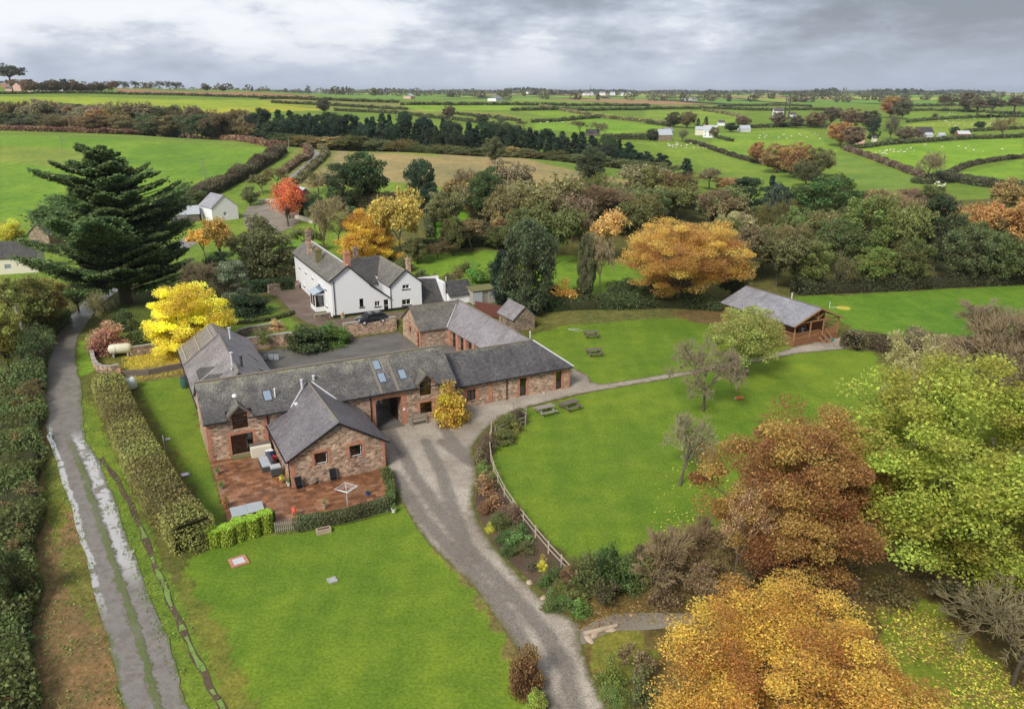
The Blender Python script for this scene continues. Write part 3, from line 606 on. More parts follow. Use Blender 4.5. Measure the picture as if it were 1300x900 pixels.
def window(B, pl, P, s0, s1, z0, z1, frame='dark_red_wood', sur='brick', cols=2, rows=1, name='window', label=None, dep=.16, curtain=0, sill=None, sash=False, sw=.24, parent=None):
    mb = MB(); fw = .07
    for a, b in ((s0, s0+fw), (s1-fw, s1)): bxp(mb, pl, P, a, b, dep-.03, dep+.05, z0, z1)
    for a, b in ((z0, z0+fw), (z1-fw, z1)): bxp(mb, pl, P, s0+fw, s1-fw, dep-.032, dep+.048, a, b)
    f = B.add(name, mb, frame, parent)
    if label: f['label'] = label
    mb = MB()
    for i in range(1, cols): c = s0+(s1-s0)*i/cols; bxp(mb, pl, P, c-.035, c+.035, dep-.028, dep+.04, z0+fw, z1-fw)
    for i in range(1, rows): c = z0+(z1-z0)*i/rows; bxp(mb, pl, P, s0+fw, s1-fw, dep-.026, dep+.042, c-.025, c+.025)
    if mb.v: mb.build('glazing_bar', frame, f)
    if sash:
        mb = MB(); zm = (z0+z1)/2; a, b = s0+fw, s1-fw
        for q in ((a, a+.05, z0+fw, zm), (b-.05, b, z0+fw, z1-fw), (a+.05, b-.05, z0+fw, z0+fw+.06)): bxp(mb, pl, P, q[0], q[1], dep+.0, dep+.06, q[2], q[3])
        mb.build('sash', 'white_paint', f)
    mb = MB(); mb.poly([pos(pl, P, a, dep+.02, c) for a, c in ((s0+fw, z0+fw), (s1-fw, z0+fw), (s1-fw, z1-fw), (s0+fw, z1-fw))]); mb.build('pane', 'glass', f)
    if curtain:
        mb = MB(); w = (s1-s0)*.16
        if curtain & 1: bxp(mb, pl, P, s0+fw, s0+fw+w, dep+.09, dep+.14, z0+fw, z1-fw)
        if curtain & 2: bxp(mb, pl, P, s1-fw-w, s1-fw, dep+.094, dep+.144, z0+fw, z1-fw)
        if curtain & 4: bxp(mb, pl, P, s0+fw, s1-fw, dep+.088, dep+.138, z1-fw-(z1-z0)*.25, z1-fw)
        mb.build('curtain', 'white_paint', f)
    if sill:
        mb = MB(); bxp(mb, pl, P, s0-.12, s1+.12, -.09, .14, z0-.12, z0-.002); mb.build('sill', sill, f)
    if sur:
        mb = MB()
        n = max(1, int((z1-z0)/.3))
        for a, sg in ((s0, -1), (s1, 1)):
            for i in range(n):
                w = sw if i % 2 else sw*1.55; c, d = z0+(z1-z0)*i/n, z0+(z1-z0)*(i+1)/n
                bxp(mb, pl, P, min(a, a+sg*w), max(a, a+sg*w), -.022, .06, c, d)
        bxp(mb, pl, P, s0-sw*1.3, s1+sw*1.3, -.024, .06, z1, z1+.26)
        mb.build('brick_surround', sur, f)
    return f
def roof_edges(mb, lines, w=.14):
    for a, b in lines: mb.beam(a, b, w, .09)
def quoin(mb, pl, P, s, sg, z0, z1, w=.3):
    n = int((z1-z0)/.3)
    for i in range(n):
        ww = w if i % 2 else w*1.5; bxp(mb, pl, P, min(s, s+sg*ww), max(s, s+sg*ww), -.025, .05, z0+i*(z1-z0)/n, z0+(i+1)*(z1-z0)/n)
QB = []
def pieces(B, name, mb, mat):
    # each stack of boxes apart: split where the next box lies away from the last
    runs = []; n = len(mb.v)//8
    for i in range(n):
        b = mb.v[i*8:(i+1)*8]; c = (sum(p[0] for p in b)/8, sum(p[1] for p in b)/8, min(p[2] for p in b))
        if not runs or math.hypot(c[0]-runs[-1][1][0], c[1]-runs[-1][1][1]) > 1.2 or c[2] < runs[-1][1][2]-.5: runs.append([MB(), c])
        m = runs[-1][0]; k = len(m.v); m.v += b; runs[-1][1] = c
        for f in ((0,3,2,1),(4,5,6,7),(0,1,5,4),(1,2,6,5),(2,3,7,6),(3,0,4,7)): m.f.append(tuple(k+j for j in f)); m.m.append(0)
    for m, c in runs: B.add(name, m, mat)
def rl(mb, *pts, th=.12): mb.slab(pts, th)
def flue(B, u, v, z, h=.9, mat='white_paint', name='flue', r=.06):
    mb = MB(); mb.tube([(u, v, z-.3), (u, v, z+h)], r, 8); mb.tube([(u, v, z+h), (u, v, z+h+.1)], r*1.7, 8); return B.add(name, mb, mat)
def chimney(B, u, v, z0, z1, w=.7, l=.9, mat='brick', pots=2, potmat='terracotta', name='chimney'):
    mb = MB(); mb.box(u-w/2, u+w/2, v-l/2, v+l/2, z0, z1-.2); mb.box(u-w/2-.07, u+w/2+.07, v-l/2-.07, v+l/2+.07, z1-.2, z1); c = B.add(name, mb, mat)
    for i in range(pots):
        m = MB(); q = (i-(pots-1)/2)*.4; m.lathe((u, v+q, z1), [(.13, 0), (.11, .35), (.14, .38), (.14, .45), (.08, .45)], 10); m.build('chimney_pot', potmat, c)
    return c
def downpipe(B, pl, P, s, z0, z1):
    mb = MB(); mb.tube([pos(pl, P, s, -.1, z0), pos(pl, P, s, -.1, z1-.25), pos(pl, P, s, -.22, z1)], .05, 6); B.add('downpipe', mb, 'black_paint')
def gutter(B, p0, p1, mat='black_paint'):
    mb = MB(); mb.tube([p0, p1], .065, 6); B.add('gutter', mb, mat)
def skylight(B, c0, c1, zf, th=.08):
    """skylight lying on a roof plane; c0,c1 = corners (u,v) and zf(v) the height of the slope"""
    (a, p), (b, q) = c0, c1; P0 = [(a, p), (b, p), (b, q), (a, q)]; mb = MB(); mb.slab([(x, y, zf(y)+th) for x, y in P0], th+.04); f = B.add('skylight', mb, 'grey_plastic')
    i = .09; P1 = [(a+i, p+i), (b-i, p+i), (b-i, q-i), (a+i, q-i)]; m = MB(); m.slab([(x, y, zf(y)+th+.015) for x, y in P1], .01); m.build('pane', 'skyglass', f)
_n = NT('skyglass'); _n.base((.25, .32, .40)); _n.rough(.06); _n.b.inputs['Specular IOR Level'].default_value = 1.; _n.b.inputs['Coat Weight'].default_value = 1

# ------------------------------------------------------------------ main barn
B = Bld('stone_barn', 'long two-storey stone barn with lichened slate roof, archway and two dormers', 'barn', 5, 70)
EZ, RZ, RV, BV = 3.95, 6.42, 73.7, 77.4; k1 = (RZ-EZ)/(RV-70.)
zf = lambda v: EZ+(v-70)*k1
def ov(p, V): return onv(p[0], p[1], V)
d1a, d1b = ov((294.8, 537.4), 70), ov((310.8, 519.5), 70); fd0, fd1 = ov((295.8, 580), 70), ov((319.5, 552), 70)
d2a, d2b = ov((533, 495), 70), ov((547, 478.5), 70); w2a, w2b = ov((533.7, 523.5), 70), ov((548.3, 504), 70)
ar0, ar1 = 20.75, 23.45; arz = 3.15
fd0 = (fd0[0], .22); D1 = (d1a[0], d1b[0]+.15, 2.72, 4.25); D2 = (d2a[0], d2b[0], 2.72, 4.25); FD = (fd0[0], fd1[0]+.1, .22, 2.2); W2 = (w2a[0], w2b[0], .75, 2.0)
mb = MB()
facade(mb, 'v', 70, 4.95, 29.2, -.1, EZ, [(D1[0], D1[1], D1[2], EZ), (D2[0], D2[1], D2[2], EZ), FD, W2, (ar0, ar1, -.1, arz)])
facade(mb, 'V', BV, 4.95, 29.2, -.1, EZ, [(ar0, ar1, -.1, arz)])
for pl, P in (('u', 4.95), ('U', 29.2)): facade(mb, pl, P, 70, BV, -.1, EZ, top=[(70, EZ), (BV, EZ), (RV, RZ-.02)])
B.add('wall', mb, 'stone')
mb = MB()   # passage through the barn
for u in (ar0, ar1):
    mb.poly([(u, 70.38, -.1), (u, 77.02, -.1), (u, 77.02, arz), (u, 70.38, arz)])
mb.poly([(ar0, 70.38, arz), (ar1, 70.38, arz), (ar1, 77.02, arz), (ar0, 77.02, arz)]); B.add('passage_wall', mb, 'rubble')
mb = MB(); bxp(mb, 'v', 70, ar0-.42, ar0, -.025, .3, 0, arz); bxp(mb, 'v', 70, ar1, ar1+.5, -.025, .3, 0, arz)
n = 14
for i in range(n):   # shallow brick arch
    a, b = ar0-.42+(ar1-ar0+.92)*i/n, ar0-.42+(ar1-ar0+.92)*(i+1)/n; h = .18*math.sin(math.pi*(i+.5)/n)
    bxp(mb, 'v', 70, a, b, -.027, .3, arz-.14+h, arz+.22+h)
B.add('brick_arch', mb, 'brick')
for u in (22.2, 22.95):
    mb = MB(); mb.box(u-.11, u+.11, 76.2, 76.42, .05, arz-.01); B.add('post', mb, 'pale_wood')
mb = MB(); mb.box(ar1-.09, ar1-.02, 71.2, 73.4, .05, 2.2); B.add('door', mb, 'dark_red_wood')
mb = MB(); bxp(mb, 'v', 70, ar1+.12, ar1+.36, -.05, -.024, 1.55, 1.8); B.add('sign', mb, 'white_paint')
mb = MB(); quoin(mb, 'v', 70, 4.95, 1, 0, EZ-.1); quoin(mb, 'u', 4.95, 70, 1, 0, EZ-.1); quoin(mb, 'v', 70, 10.28, -1, 0, EZ-.1); pieces(B, 'brick_quoin', mb, 'brick')
mb = MB()
zr = RZ+.08; e0 = (zf(69.72)+.08)
rl(mb, (4.75, 69.72, e0), (D1[0]-.45, 69.72, e0), (D1[0]-.45, RV, zr), (4.75, RV, zr)); rl(mb, (D1[0]-.45, 70.6, zf(70.6)+.08), (D1[1]+.45, 70.6, zf(70.6)+.08), (D1[1]+.45, RV, zr), (D1[0]-.45, RV, zr))
rl(mb, (D1[1]+.45, 69.72, e0), (D2[0]-.4, 69.72, e0), (D2[0]-.4, RV, zr), (D1[1]+.45, RV, zr)); rl(mb, (D2[0]-.4, 70.6, zf(70.6)+.08), (D2[1]+.4, 70.6, zf(70.6)+.08), (D2[1]+.4, RV, zr), (D2[0]-.4, RV, zr))
rl(mb, (D2[1]+.4, 69.72, e0), (29.4, 69.72, e0), (29.4, RV, zr), (D2[1]+.4, RV, zr)); rl(mb, (4.75, BV+.28, e0), (4.75, RV, zr), (29.4, RV, zr), (29.4, BV+.28, e0))
roof = B.add('roof', mb, 'slate_old')
mb = MB(); mb.tube([(4.72, RV, zr+.03), (29.42, RV, zr+.03)], .13, 6); mb.build('ridge_tiles', 'ridge_tile', roof)
for D, s in ((D1, .5), (D2, .42)):    # dormers
    m = (D[0]+D[1])/2; a, b = D[0]-.28, D[1]+.28; rz_ = 5.15; mb = MB()
    mb.poly([(a+.05, 69.98, EZ-.1), (D[0], 69.98, EZ-.1), (D[0], 69.98, 4.25), (a+.05, 69.98, 4.25)]); mb.poly([(D[1], 69.98, EZ-.1), (b-.05, 69.98, EZ-.1), (b-.05, 69.98, 4.25), (D[1], 69.98, 4.25)])
    for u in (a+.05, b-.05): mb.poly([(u, 69.98, EZ-.4), (u, 71.2, EZ-.4), (u, 71.2, 4.3), (u, 69.98, 4.3)])
    d = B.add('dormer_cheek', mb, 'brick'); mb = MB(); mb.slab([(D[0]-.2, 69.99, 4.25), (D[1]+.2, 69.99, 4.25), (m, 69.99, 4.98)], .1, (0, 1, 0)); mb.build('gable_board', 'weathered', d)
    mb = MB(); va = 70+(rz_-EZ)/k1; ve = 70+(4.2-EZ)/k1
    mb.slab([(a-.12, 69.6, 4.13), (m, 69.6, rz_), (m, va+.1, rz_), (a-.12, ve+.1, 4.13)], .07); mb.slab([(b+.12, 69.6, 4.13), (b+.12, ve+.1, 4.13), (m, va+.1, rz_), (m, 69.6, rz_)], .07)
    B.add('dormer_roof', mb, 'slate_house')
    mb = MB(); mb.beam((a-.14, 69.57, 4.1), (m, 69.57, rz_-.02), .05, .16); mb.beam((b+.14, 69.57, 4.1), (m, 69.57, rz_-.02), .05, .16); B.add('bargeboard', mb, 'weathered')
    window(B, 'v', 70, D[0], D[1], D[2], D[3], cols=1, rows=2, sur=None, curtain=4 if D is D1 else 2)
mb = MB(); mb.lathe(((D1[0]+D1[1])/2, 71.9, 5.1), [(.1, 0), (.26, .12), (.2, .3), (.02, .38)], 8); B.add('finial', mb, 'white_paint')
window(B, 'v', 70, *FD, cols=2, rows=1, name='french_door', curtain=3); mb = MB(); mb.box(FD[0]-.2, FD[1]+.2, 69.3, 69.98, 0, .2); B.add('step', mb, 'moss_stone')
window(B, 'v', 70, *W2, cols=1, rows=2, curtain=2)
for c in ((472.8, 468.8, 483.2, 459.8), (479.6, 484.7, 490.1, 475.7), (506, 480, 515.5, 471.5), (334.5, 508.5, 344.6, 497.5)):
    # find the corners on the roof slope
    def onroof(px, py):
        r = ray(px, py); lo, hi = 40., 140.
        ru = r[0]*ux+r[1]*uy; rv = -r[0]*uy+r[1]*ux
        t = (CH-EZ+70*k1)/(rv*k1-r[2]); return (ru*t, rv*t)
    a = onroof(c[0], c[1]); b = onroof(c[2], c[3]); mu = (a[0]+b[0])/2; mv = (a[1]+b[1])/2
    skylight(B, (mu-.42, mv-.55), (mu+.42, mv+.55), zf)
sk = onroof(484, 472)
mb = MB()
for du in (-.75, 1.0): mb.slab([(sk[0]+du-.13, 69.75, zf(69.75)+.1), (sk[0]+du+.13, 69.75, zf(69.75)+.1), (sk[0]+du+.13, RV, zr+.02), (sk[0]+du-.13, RV, zr+.02)], .02)
mb.build('lead_strip', 'ridge_tile', roof)
q = onroof(349.5, 505); flue(B, q[0], q[1], zf(q[1])+.1, .75, name='vent_pipe')
downpipe(B, 'v', 70, 10.35, 0, EZ-.05); downpipe(B, 'v', 70, ar0-.5, 0, EZ-.05); gutter(B, (4.75, 69.64, e0-.1), (29.3, 69.64, e0-.1))
# ------------------------------------------------------------------ low range to the right of it
B = Bld('stone_cottage', 'low stone cottage with dark hipped slate roof, joined to the right end of the barn', 'cottage', 29.3, 71.2)
mb = MB(); a = ov((592.5, 506.6), 71.2); b = ov((603.8, 491.5), 71.2); c = ov((659.8, 500), 71.2); d = ov((668.3, 477.5), 71.2); e = ov((705.5, 491), 71.2); f = ov((713.5, 466.5), 71.2)
H1, H2, H3 = (a[0], b[0], .7, 1.95), (c[0], d[0], .12, 2.2), (e[0], f[0], .1, 2.25)
facade(mb, 'v', 71.2, 29.22, 44.0, -.1, 2.65, [H1, H2, H3]); facade(mb, 'U', 44.0, 71.2, 77, -.1, 2.65); facade(mb, 'V', 78.2, 29.22, 38, -.1, 2.65); facade(mb, 'u', 29.22, 71.2, 78.2, -.1, 2.65); B.add('wall', mb, 'stone')
s2 = (5.05-2.5)/(74.8-70.9)
mb = MB(); rl(mb, (29.42, 70.9, 2.62), (44.25, 70.95, 2.62), (41.1, 74.8, 5.12), (29.42, 74.8, 5.12)); rl(mb, (29.42, 78.5, 2.62), (29.42, 74.8, 5.12), (41.1, 74.8, 5.12), (38.0, 78.5, 2.62)); rl(mb, (44.25, 70.95, 2.62), (44.25, 78.5, 2.62), (41.1, 78.5, 5.09), (41.1, 74.8, 5.12))
roof = B.add('roof', mb, 'slate_mid'); mb = MB(); mb.tube([(41.1, 74.8, 5.16), (44.3, 70.9, 2.67)], .08, 6); mb.build('hip_flashing', 'lead', roof); mb = MB(); mb.tube([(29.42, 74.8, 5.14), (41.1, 74.8, 5.14)], .1, 6); mb.build('ridge_tiles', 'ridge_tile', roof)
for H, nm, cu, cl in ((H1, 'window', 2, 2), (H2, 'glazed_door', 3, 1), (H3, 'door', 4, 1)): window(B, 'v', 71.2, *H, cols=cl, rows=1 if nm != 'door' else 2, name=nm, curtain=cu)
mb = MB(); bxp(mb, 'v', 71.2, 33.7, 34.15, -.06, .1, 0, 2.4); quoin(mb, 'v', 71.2, 44.0, -1, 0, 2.5, .22); pieces(B, 'brick_pilaster', mb, 'brick'); downpipe(B, 'v', 71.2, 35.9, 0, 2.6); gutter(B, (29.4, 70.83, 2.55), (44.2, 70.85, 2.55))
mb = MB(); mb.box(H2[0]-.1, H2[1]+.3, 70.7, 71.15, 0, .1); B.add('step', mb, 'concrete')
# ------------------------------------------------------------------ stable range behind
B = Bld('stable_range', 'grey slated stable range with brick piers, running back from the cottage to the yard', 'stable', 38, 78.3)
mb = MB(); holes = []; v = 82.2
for i in range(4): holes.append((v, v+1.9, -.1, 2.25)); v += 2.55
facade(mb, 'u', 38.05, 77.2, 92.6, -.1, 2.5, holes); facade(mb, 'U', 44.0, 77.2, 99.6, -.1, 2.5); facade(mb, 'V', 99.5, 38, 44, 0, 2.5); B.add('wall', mb, 'stone')
for i in range(5): vv = 82.2-.65+2.55*i; mb = MB(); mb.box(37.9, 38.4, vv+.02, vv+.63, 0, 2.42); B.add('brick_pier', mb, 'brick')
for h in holes:
    mb = MB(); mb.box(38.32, 38.4, h[0], h[1], 0, h[3]); d = B.add('stable_door', mb, 'dark_red_wood'); m = MB(); m.box(38.27, 38.32, (h[0]+h[1])/2-.03, (h[0]+h[1])/2+.03, 0, h[3]); m.box(38.27, 38.32, h[0], h[1], 1.1, 1.16); m.build('ledge', 'weathered', d)
mb = MB(); rl(mb, (37.75, 92.45, 2.42), (41.1, 95.9, 4.95), (41.1, 74.9, 5.02), (37.95, 78.6, 2.55), th=.1); rl(mb, (37.95, 78.6, 2.55), (41.1, 74.9, 5.02), (37.9, 78.55, 2.5), th=.1)
rl(mb, (44.3, 77.0, 2.58), (44.3, 99.9, 2.42), (41.1, 96.6, 4.95), (41.1, 77.0, 4.98), th=.1); rl(mb, (44.3, 99.9, 2.42), (37.8, 99.9, 2.42), (41.1, 96.6, 4.95), th=.1)
roof = B.add('roof', mb, 'slate_new'); mb = MB(); mb.tube([(41.1, 78.5, 5.03), (41.1, 96.5, 5.0)], .1, 6); mb.build('ridge_tiles', 'ridge_tile', roof); mb = MB(); mb.tube([(37.75, 92.4, 2.5), (41.1, 96.2, 5.0)], .07, 6); mb.build('valley_flashing', 'lead', roof)
flue(B, 43.0, 78.9, 3.7, 1.0); 
B = Bld('stable_wing', 'short stone stable wing with gable end and narrow red door facing the yard', 'stable', 34, 92.6)
mb = MB(); a = onu(516, 419.5, 34); b = onu(519.6, 408.5, 34); c = onu(529.4, 439, 34)
vw0, vw1 = sorted((a[0], b[0])); WH = (95.9, 96.8, 1.2, 2.1); DH = (92.95, 93.75, 0, 2.15)
facade(mb, 'u', 34, 92.6, 99.3, -.1, 2.5, [WH, DH], top=[(92.6, 2.5), (99.3, 2.5), (95.95, 4.72)]); facade(mb, 'v', 92.6, 34, 38.05, -.1, 2.5); facade(mb, 'V', 99.3, 34, 38, 0, 2.5); B.add('wall', mb, 'stone')
mb = MB(); quoin(mb, 'v', 92.6, 34, 1, 0, 2.4, .2); quoin(mb, 'u', 34, 92.6, 1, 0, 2.4, .2); pieces(B, 'brick_quoin', mb, 'brick')
mb = MB(); rl(mb, (33.8, 92.3, 2.45), (37.75, 92.35, 2.45), (41.05, 95.95, 4.92), (33.8, 95.95, 4.92)); rl(mb, (33.8, 99.6, 2.45), (33.8, 95.95, 4.92), (41.05, 95.95, 4.92), (37.9, 99.6, 2.45))
roof = B.add('roof', mb, 'slate_house'); mb = MB(); mb.tube([(33.8, 95.95, 4.95), (41.0, 95.95, 4.95)], .1, 6); mb.build('ridge_tiles', 'ridge_tile', roof)
window(B, 'u', 34, *WH, cols=1, rows=2); window(B, 'u', 34, *DH, cols=1, rows=1, name='door', frame='dark_red_wood')
# ------------------------------------------------------------------ gabled annexe in front
B = Bld('gabled_annexe', 'gabled stone annexe with two sash windows and purple-grey slates facing the patio', 'annexe', 10.5, 61.5)
mb = MB(); a0 = ov((400, 591.3), 61.5); a1 = ov((415.8, 572.5), 61.5); b0 = ov((444.5, 581.7), 61.5); b1 = ov((459.5, 563), 61.5); vt0 = ov((424.2, 547), 61.5); vt1 = ov((431.2, 540.3), 61.5)
HA, HB = (a0[0], a1[0], a0[1], a1[1]), (b0[0], b1[0], b0[1], b1[1]); EA, RA, RU = 2.8, 5.25, 14.85
facade(mb, 'v', 61.5, 10.55, 18.85, -.15, EA, [h for h in (HA, HB)], top=[(10.55, EA), (18.85, EA), (RU, RA-.05)]); facade(mb, 'u', 10.55, 61.5, 69.98, -.15, EA); facade(mb, 'U', 18.85, 61.5, 69.98, -.15, EA); B.add('wall', mb, 'stone')
mb = MB(); quoin(mb, 'v', 61.5, 10.55, 1, 0, EA-.1, .28); quoin(mb, 'v', 61.5, 18.85, -1, 0, EA-.1, .22); quoin(mb, 'u', 10.55, 61.5, 1, 0, EA-.1, .25); pieces(B, 'brick_quoin', mb, 'brick')
for H in (HA, HB): window(B, 'v', 61.5, *H, cols=1, rows=2, frame='black_paint', sash=True, sw=.2)
mb = MB(); bxp(mb, 'v', 61.5, vt0[0], vt1[0], -.03, .05, vt0[1], vt1[1]); B.add('gable_vent', mb, 'grey_wood')
mb = MB(); vj = 70+(RA-EZ)/k1; vl = 69.5
rl(mb, (10.2, 61.25, 2.62), (10.2, 69.95, 2.62), (10.2+(3.95-2.62)/(RA+.08-2.62)*(RU-10.2), 69.95, 3.95), (RU, 72.15, RA+.08), (RU, 61.25, RA+.08)); rl(mb, (19.2, 61.25, 2.62), (RU, 61.25, RA+.08), (RU, 72.15, RA+.08), (19.2-(3.95-2.62)/(RA+.08-2.62)*(19.2-RU), 69.95, 3.95), (19.2, 69.95, 2.62))
roof = B.add('roof', mb, 'slate_annexe'); mb = MB(); mb.tube([(RU, 61.22, RA+.12), (RU, 72.1, RA+.12)], .09, 6); mb.build('ridge_tiles', 'ridge_tile', roof)
mb = MB(); mb.tube([(RU-.3, 72.1, RA+.12), (12.55, 69.8, 4.02)], .08, 5); mb.tube([(RU+.3, 72.1, RA+.12), (16.9, 69.85, 4.02)], .08, 5); mb.build('valley_flashing', 'lead', roof)
mb = MB(); mb.beam((10.15, 61.2, 2.55), (RU, 61.2, RA), .06, .16); mb.beam((19.25, 61.2, 2.55), (RU, 61.2, RA), .06, .16); B.add('bargeboard', mb, 'black_paint')
for q in ((-.75, 71.6), (.55, 72.2)):
    mb = MB(); mb.lathe((RU+q[0], q[1], RA-.2), [(.13, 0), (.13, .75), (.17, .78), (.17, .92), (.05, .95)], 8); B.add('cowl', mb, 'lead')
gutter(B, (10.13, 61.3, 2.55), (10.13, 69.9, 2.55))
mb = MB(); mb.box(12.9, 13.35, 69.6, 70.0, 4.15, 4.35); B.add('roof_vent', mb, 'white_paint')
downpipe(B, 'u', 10.55, 61.8, 0, 2.6)
# ------------------------------------------------------------------ left range with the solar frame
B = Bld('slated_range', 'long grey slated range with a pale framed panel on its west slope, behind the barn', 'barn', 9.2, 77.5)
mb = MB(); facade(mb, 'u', 5.3, 77.42, 98.6, -.1, 2.6); facade(mb, 'U', 13.2, 77.42, 98.6, -.1, 2.6); facade(mb, 'V', 98.6, 5.3, 13.2, 0, 2.6, top=[(5.3, 2.6), (13.2, 2.6), (9.2, 5)]); B.add('wall', mb, 'stone')
mb = MB(); quoin(mb, 'u', 5.3, 77.6, 1, 0, 2.4); quoin(mb, 'u', 5.3, 84, 1, 0, 2.4); pieces(B, 'brick_quoin', mb, 'brick')
mb = MB(); mb2 = MB()
for v0, v1, zr_, m_ in ((77.3, 91.4, 5.72, mb), (91.4, 98.9, 5.22, mb)):
    zw = 2.6 if zr_ > 5.5 else 2.5
    rl(m_, (5.0, v0, zw), (9.2, v0, zr_), (9.2, v1, zr_), (5.0, v1, zw)); rl(m_, (13.5, v0, zw), (13.5, v1, zw), (9.2, v1, zr_), (9.2, v0, zr_))
roof = B.add('roof', mb, 'slate_new'); mb = MB(); mb.tube([(9.2, 77.3, 5.76), (9.2, 91.45, 5.76)], .1, 6); mb.tube([(5.0, 91.45, 2.7), (9.2, 91.45, 5.8)], .09, 6); mb.build('ridge_tiles', 'ridge_tile', roof)
zs_ = lambda u: 2.6+(u-5.0)*(5.72-2.6)/4.2+.05
mb = MB()   # old dark slates left in steps along the main roof
for i, (v0, v1, u1) in enumerate(((77.35, 79.6, 8.6), (80.1, 82.9, 8.0), (83.6, 86.6, 7.6))):
    if i: mb.build('old_slates', 'slate_patch', roof); mb = MB()
    mb.slab([(5.9, v0, zs_(5.9)), (u1, v0, zs_(u1)), (u1-1.2, v1, zs_(u1-1.2)), (5.9, v1, zs_(5.9))], .04)
ze = lambda u: 2.6+(13.5-u)*(5.72-2.6)/4.3+.05
mb.build('old_slates', 'slate_patch', roof); mb = MB(); mb.slab([(13.3, 78.0, ze(13.3)), (13.3, 83.4, ze(13.3)), (11.9, 83.4, ze(11.9))], .04); mb.build('old_slates', 'slate_patch', roof); mb = MB(); mb.slab([(11.7, 88.2, ze(11.7)), (12.5, 87.0, ze(12.5)), (12.6, 87.3, ze(12.6)), (11.8, 88.5, ze(11.8))], .05); mb.build('old_slates', 'slate_patch', roof)
mb = MB(); zq = lambda u: 2.5+(u-5.0)*(5.22-2.5)/4.2+.1
def bar(u0, v0, u1, v1, w=.07, f=zq): mb.beam((u0, v0, f(u0)), (u1, v1, f(u1)), w, .05)
fs = lambda u: zs_(u)+.14
for i in range(8):
    v = 92.0+i*.88; mb.beam((5.45, v, zq(5.45)+.08), (8.55, v, zq(8.55)+.08), .08, .05)
for u in (5.45, 7.0, 8.55): mb.beam((u, 91.9, zq(u)+.1), (u, 98.3, zq(u)+.1), .12, .06)
pf = B.add('panel_frame', mb, 'pale_wood')
q = Lc(292.5, 427, 5.0); flue(B, q[0], q[1]+.3, 4.9, 1.0, 'lead', r=.13); flue(B, 9.0, 80.3, 5.3, 1.5, 'lead', r=.12); flue(B, 9.9, 80.4, 5.2, 1.1, 'grey_plastic', r=.14)
mb = MB(); mb.tube([(9.0, 80.25, 5.3), (8.7, 78.9, 5.6)], .12, 6); B.add('flue_elbow', mb, 'lead'); mb = MB(); mb.tube([(4.9, 77.5, 2.5), (4.9, 98.6, 2.4)], .07, 6); B.add('gutter', mb, 'black_paint')

# ------------------------------------------------------------------ white farmhouse
Z0 = 1.4; VF = 107.4
B = Bld('white_farmhouse', 'white rendered farmhouse with three gables and grey slate roofs, above the yard wall', 'house', 26.5, VF, Z0)
def wv(x0, y0, x1, y1, P=VF): a = onv(x0, y1, P); b = onv(x1, y0, P); return (a[0], b[0], a[1], b[1])
hA = [wv(456.8, 379, 461.2, 390), wv(476, 382, 482.3, 389.3)]; hd = wv(487.8, 379.8, 493.4, 396); hd = (hd[0], hd[1], Z0, hd[3]); hC = [wv(511, 361, 519.5, 367.3), wv(510.5, 379.2, 521.3, 387.8)]
mb = MB()
facade(mb, 'v', VF, 26.45, 32.1, Z0-.3, 5.75, [h for h in hA if h[1] < 32.1], top=[(26.45, 5.75), (32.1, 5.75), (28.95, 8.73), (26.45, 6.94)])
facade(mb, 'v', VF, 32.1, 35.1, Z0-.3, 3.43, [h for h in hA if h[1] > 32.1]+[hd], top=[(32.1, 3.43), (35.1, 3.43), (32.1, 5.75)])
fw = [(110.2, 111.0, 4.9, 5.9), (114.0, 114.8, 4.9, 5.9), (118.2, 119.0, 4.9, 5.9), (122.5, 123.3, 4.9, 5.9), (126.8, 127.6, 4.9, 5.9), (110.3, 111.1, 2.3, 3.5), (118.5, 119.6, 2.3, 3.6), (124.5, 125.6, 2.3, 3.6)]
facade(mb, 'u', 26.45, VF, 131, Z0-.3, 6.94, fw); facade(mb, 'U', 32.1, VF+5, 131, Z0-.3, 5.75)
facade(mb, 'V', 131, 26.45, 32.1, Z0-.3, 5.75, top=[(26.45, 5.75), (32.1, 5.75), (28.95, 8.73), (26.45, 6.94)])
facade(mb, 'v', VF-.02, 35.1, 39.95, Z0-.3, 5.3, hC, top=[(35.1, 5.3), (39.95, 5.3), (37.5, 7.3)]); facade(mb, 'u', 35.1, VF, 125, Z0-.3, 5.3); facade(mb, 'U', 39.95, VF, 125, Z0-.3, 5.3); facade(mb, 'v', 113, 32.1, 35.1, Z0, 4.6); facade(mb, 'V', 125, 32.1, 39.9, Z0, 4.6)
B.add('wall', mb, 'render_white')
for h in hA: window(B, 'v', VF, *h, frame='black_paint' if h is hA[0] else 'white_paint', sur=None, cols=1 if h is hA[0] else 2, sill='black_paint', dep=.12, curtain=0 if h is hA[0] else 2)
window(B, 'v', VF, *hd, frame='white_paint', sur=None, cols=1, rows=2, name='door', dep=.1)
for h in hC: window(B, 'v', VF-.02, *h, frame='white_paint', sur=None, cols=2, rows=1, sill='black_paint', dep=.12, curtain=3)
for h in fw: window(B, 'u', 26.45, *h, frame='white_paint', sur=None, cols=2, sill='black_paint', dep=.12)
mb = MB(); mb.box(26.4, 39.98, VF-.06, VF-.022, Z0, Z0+.38); B.add('plinth', mb, 'black_paint')
mb = MB(); rl(mb, (26.1, VF-.25, 6.78), (28.95, VF-.25, 8.85), (28.95, 131.2, 8.85), (26.1, 131.2, 6.78)); rl(mb, (32.4, VF-.25, 5.58), (32.4, 131.2, 5.58), (28.95, 131.2, 8.85), (28.95, VF-.25, 8.85))
roof = B.add('roof', mb, 'slate_house', ); roof['label'] = 'long mossy slate roof over the front range'
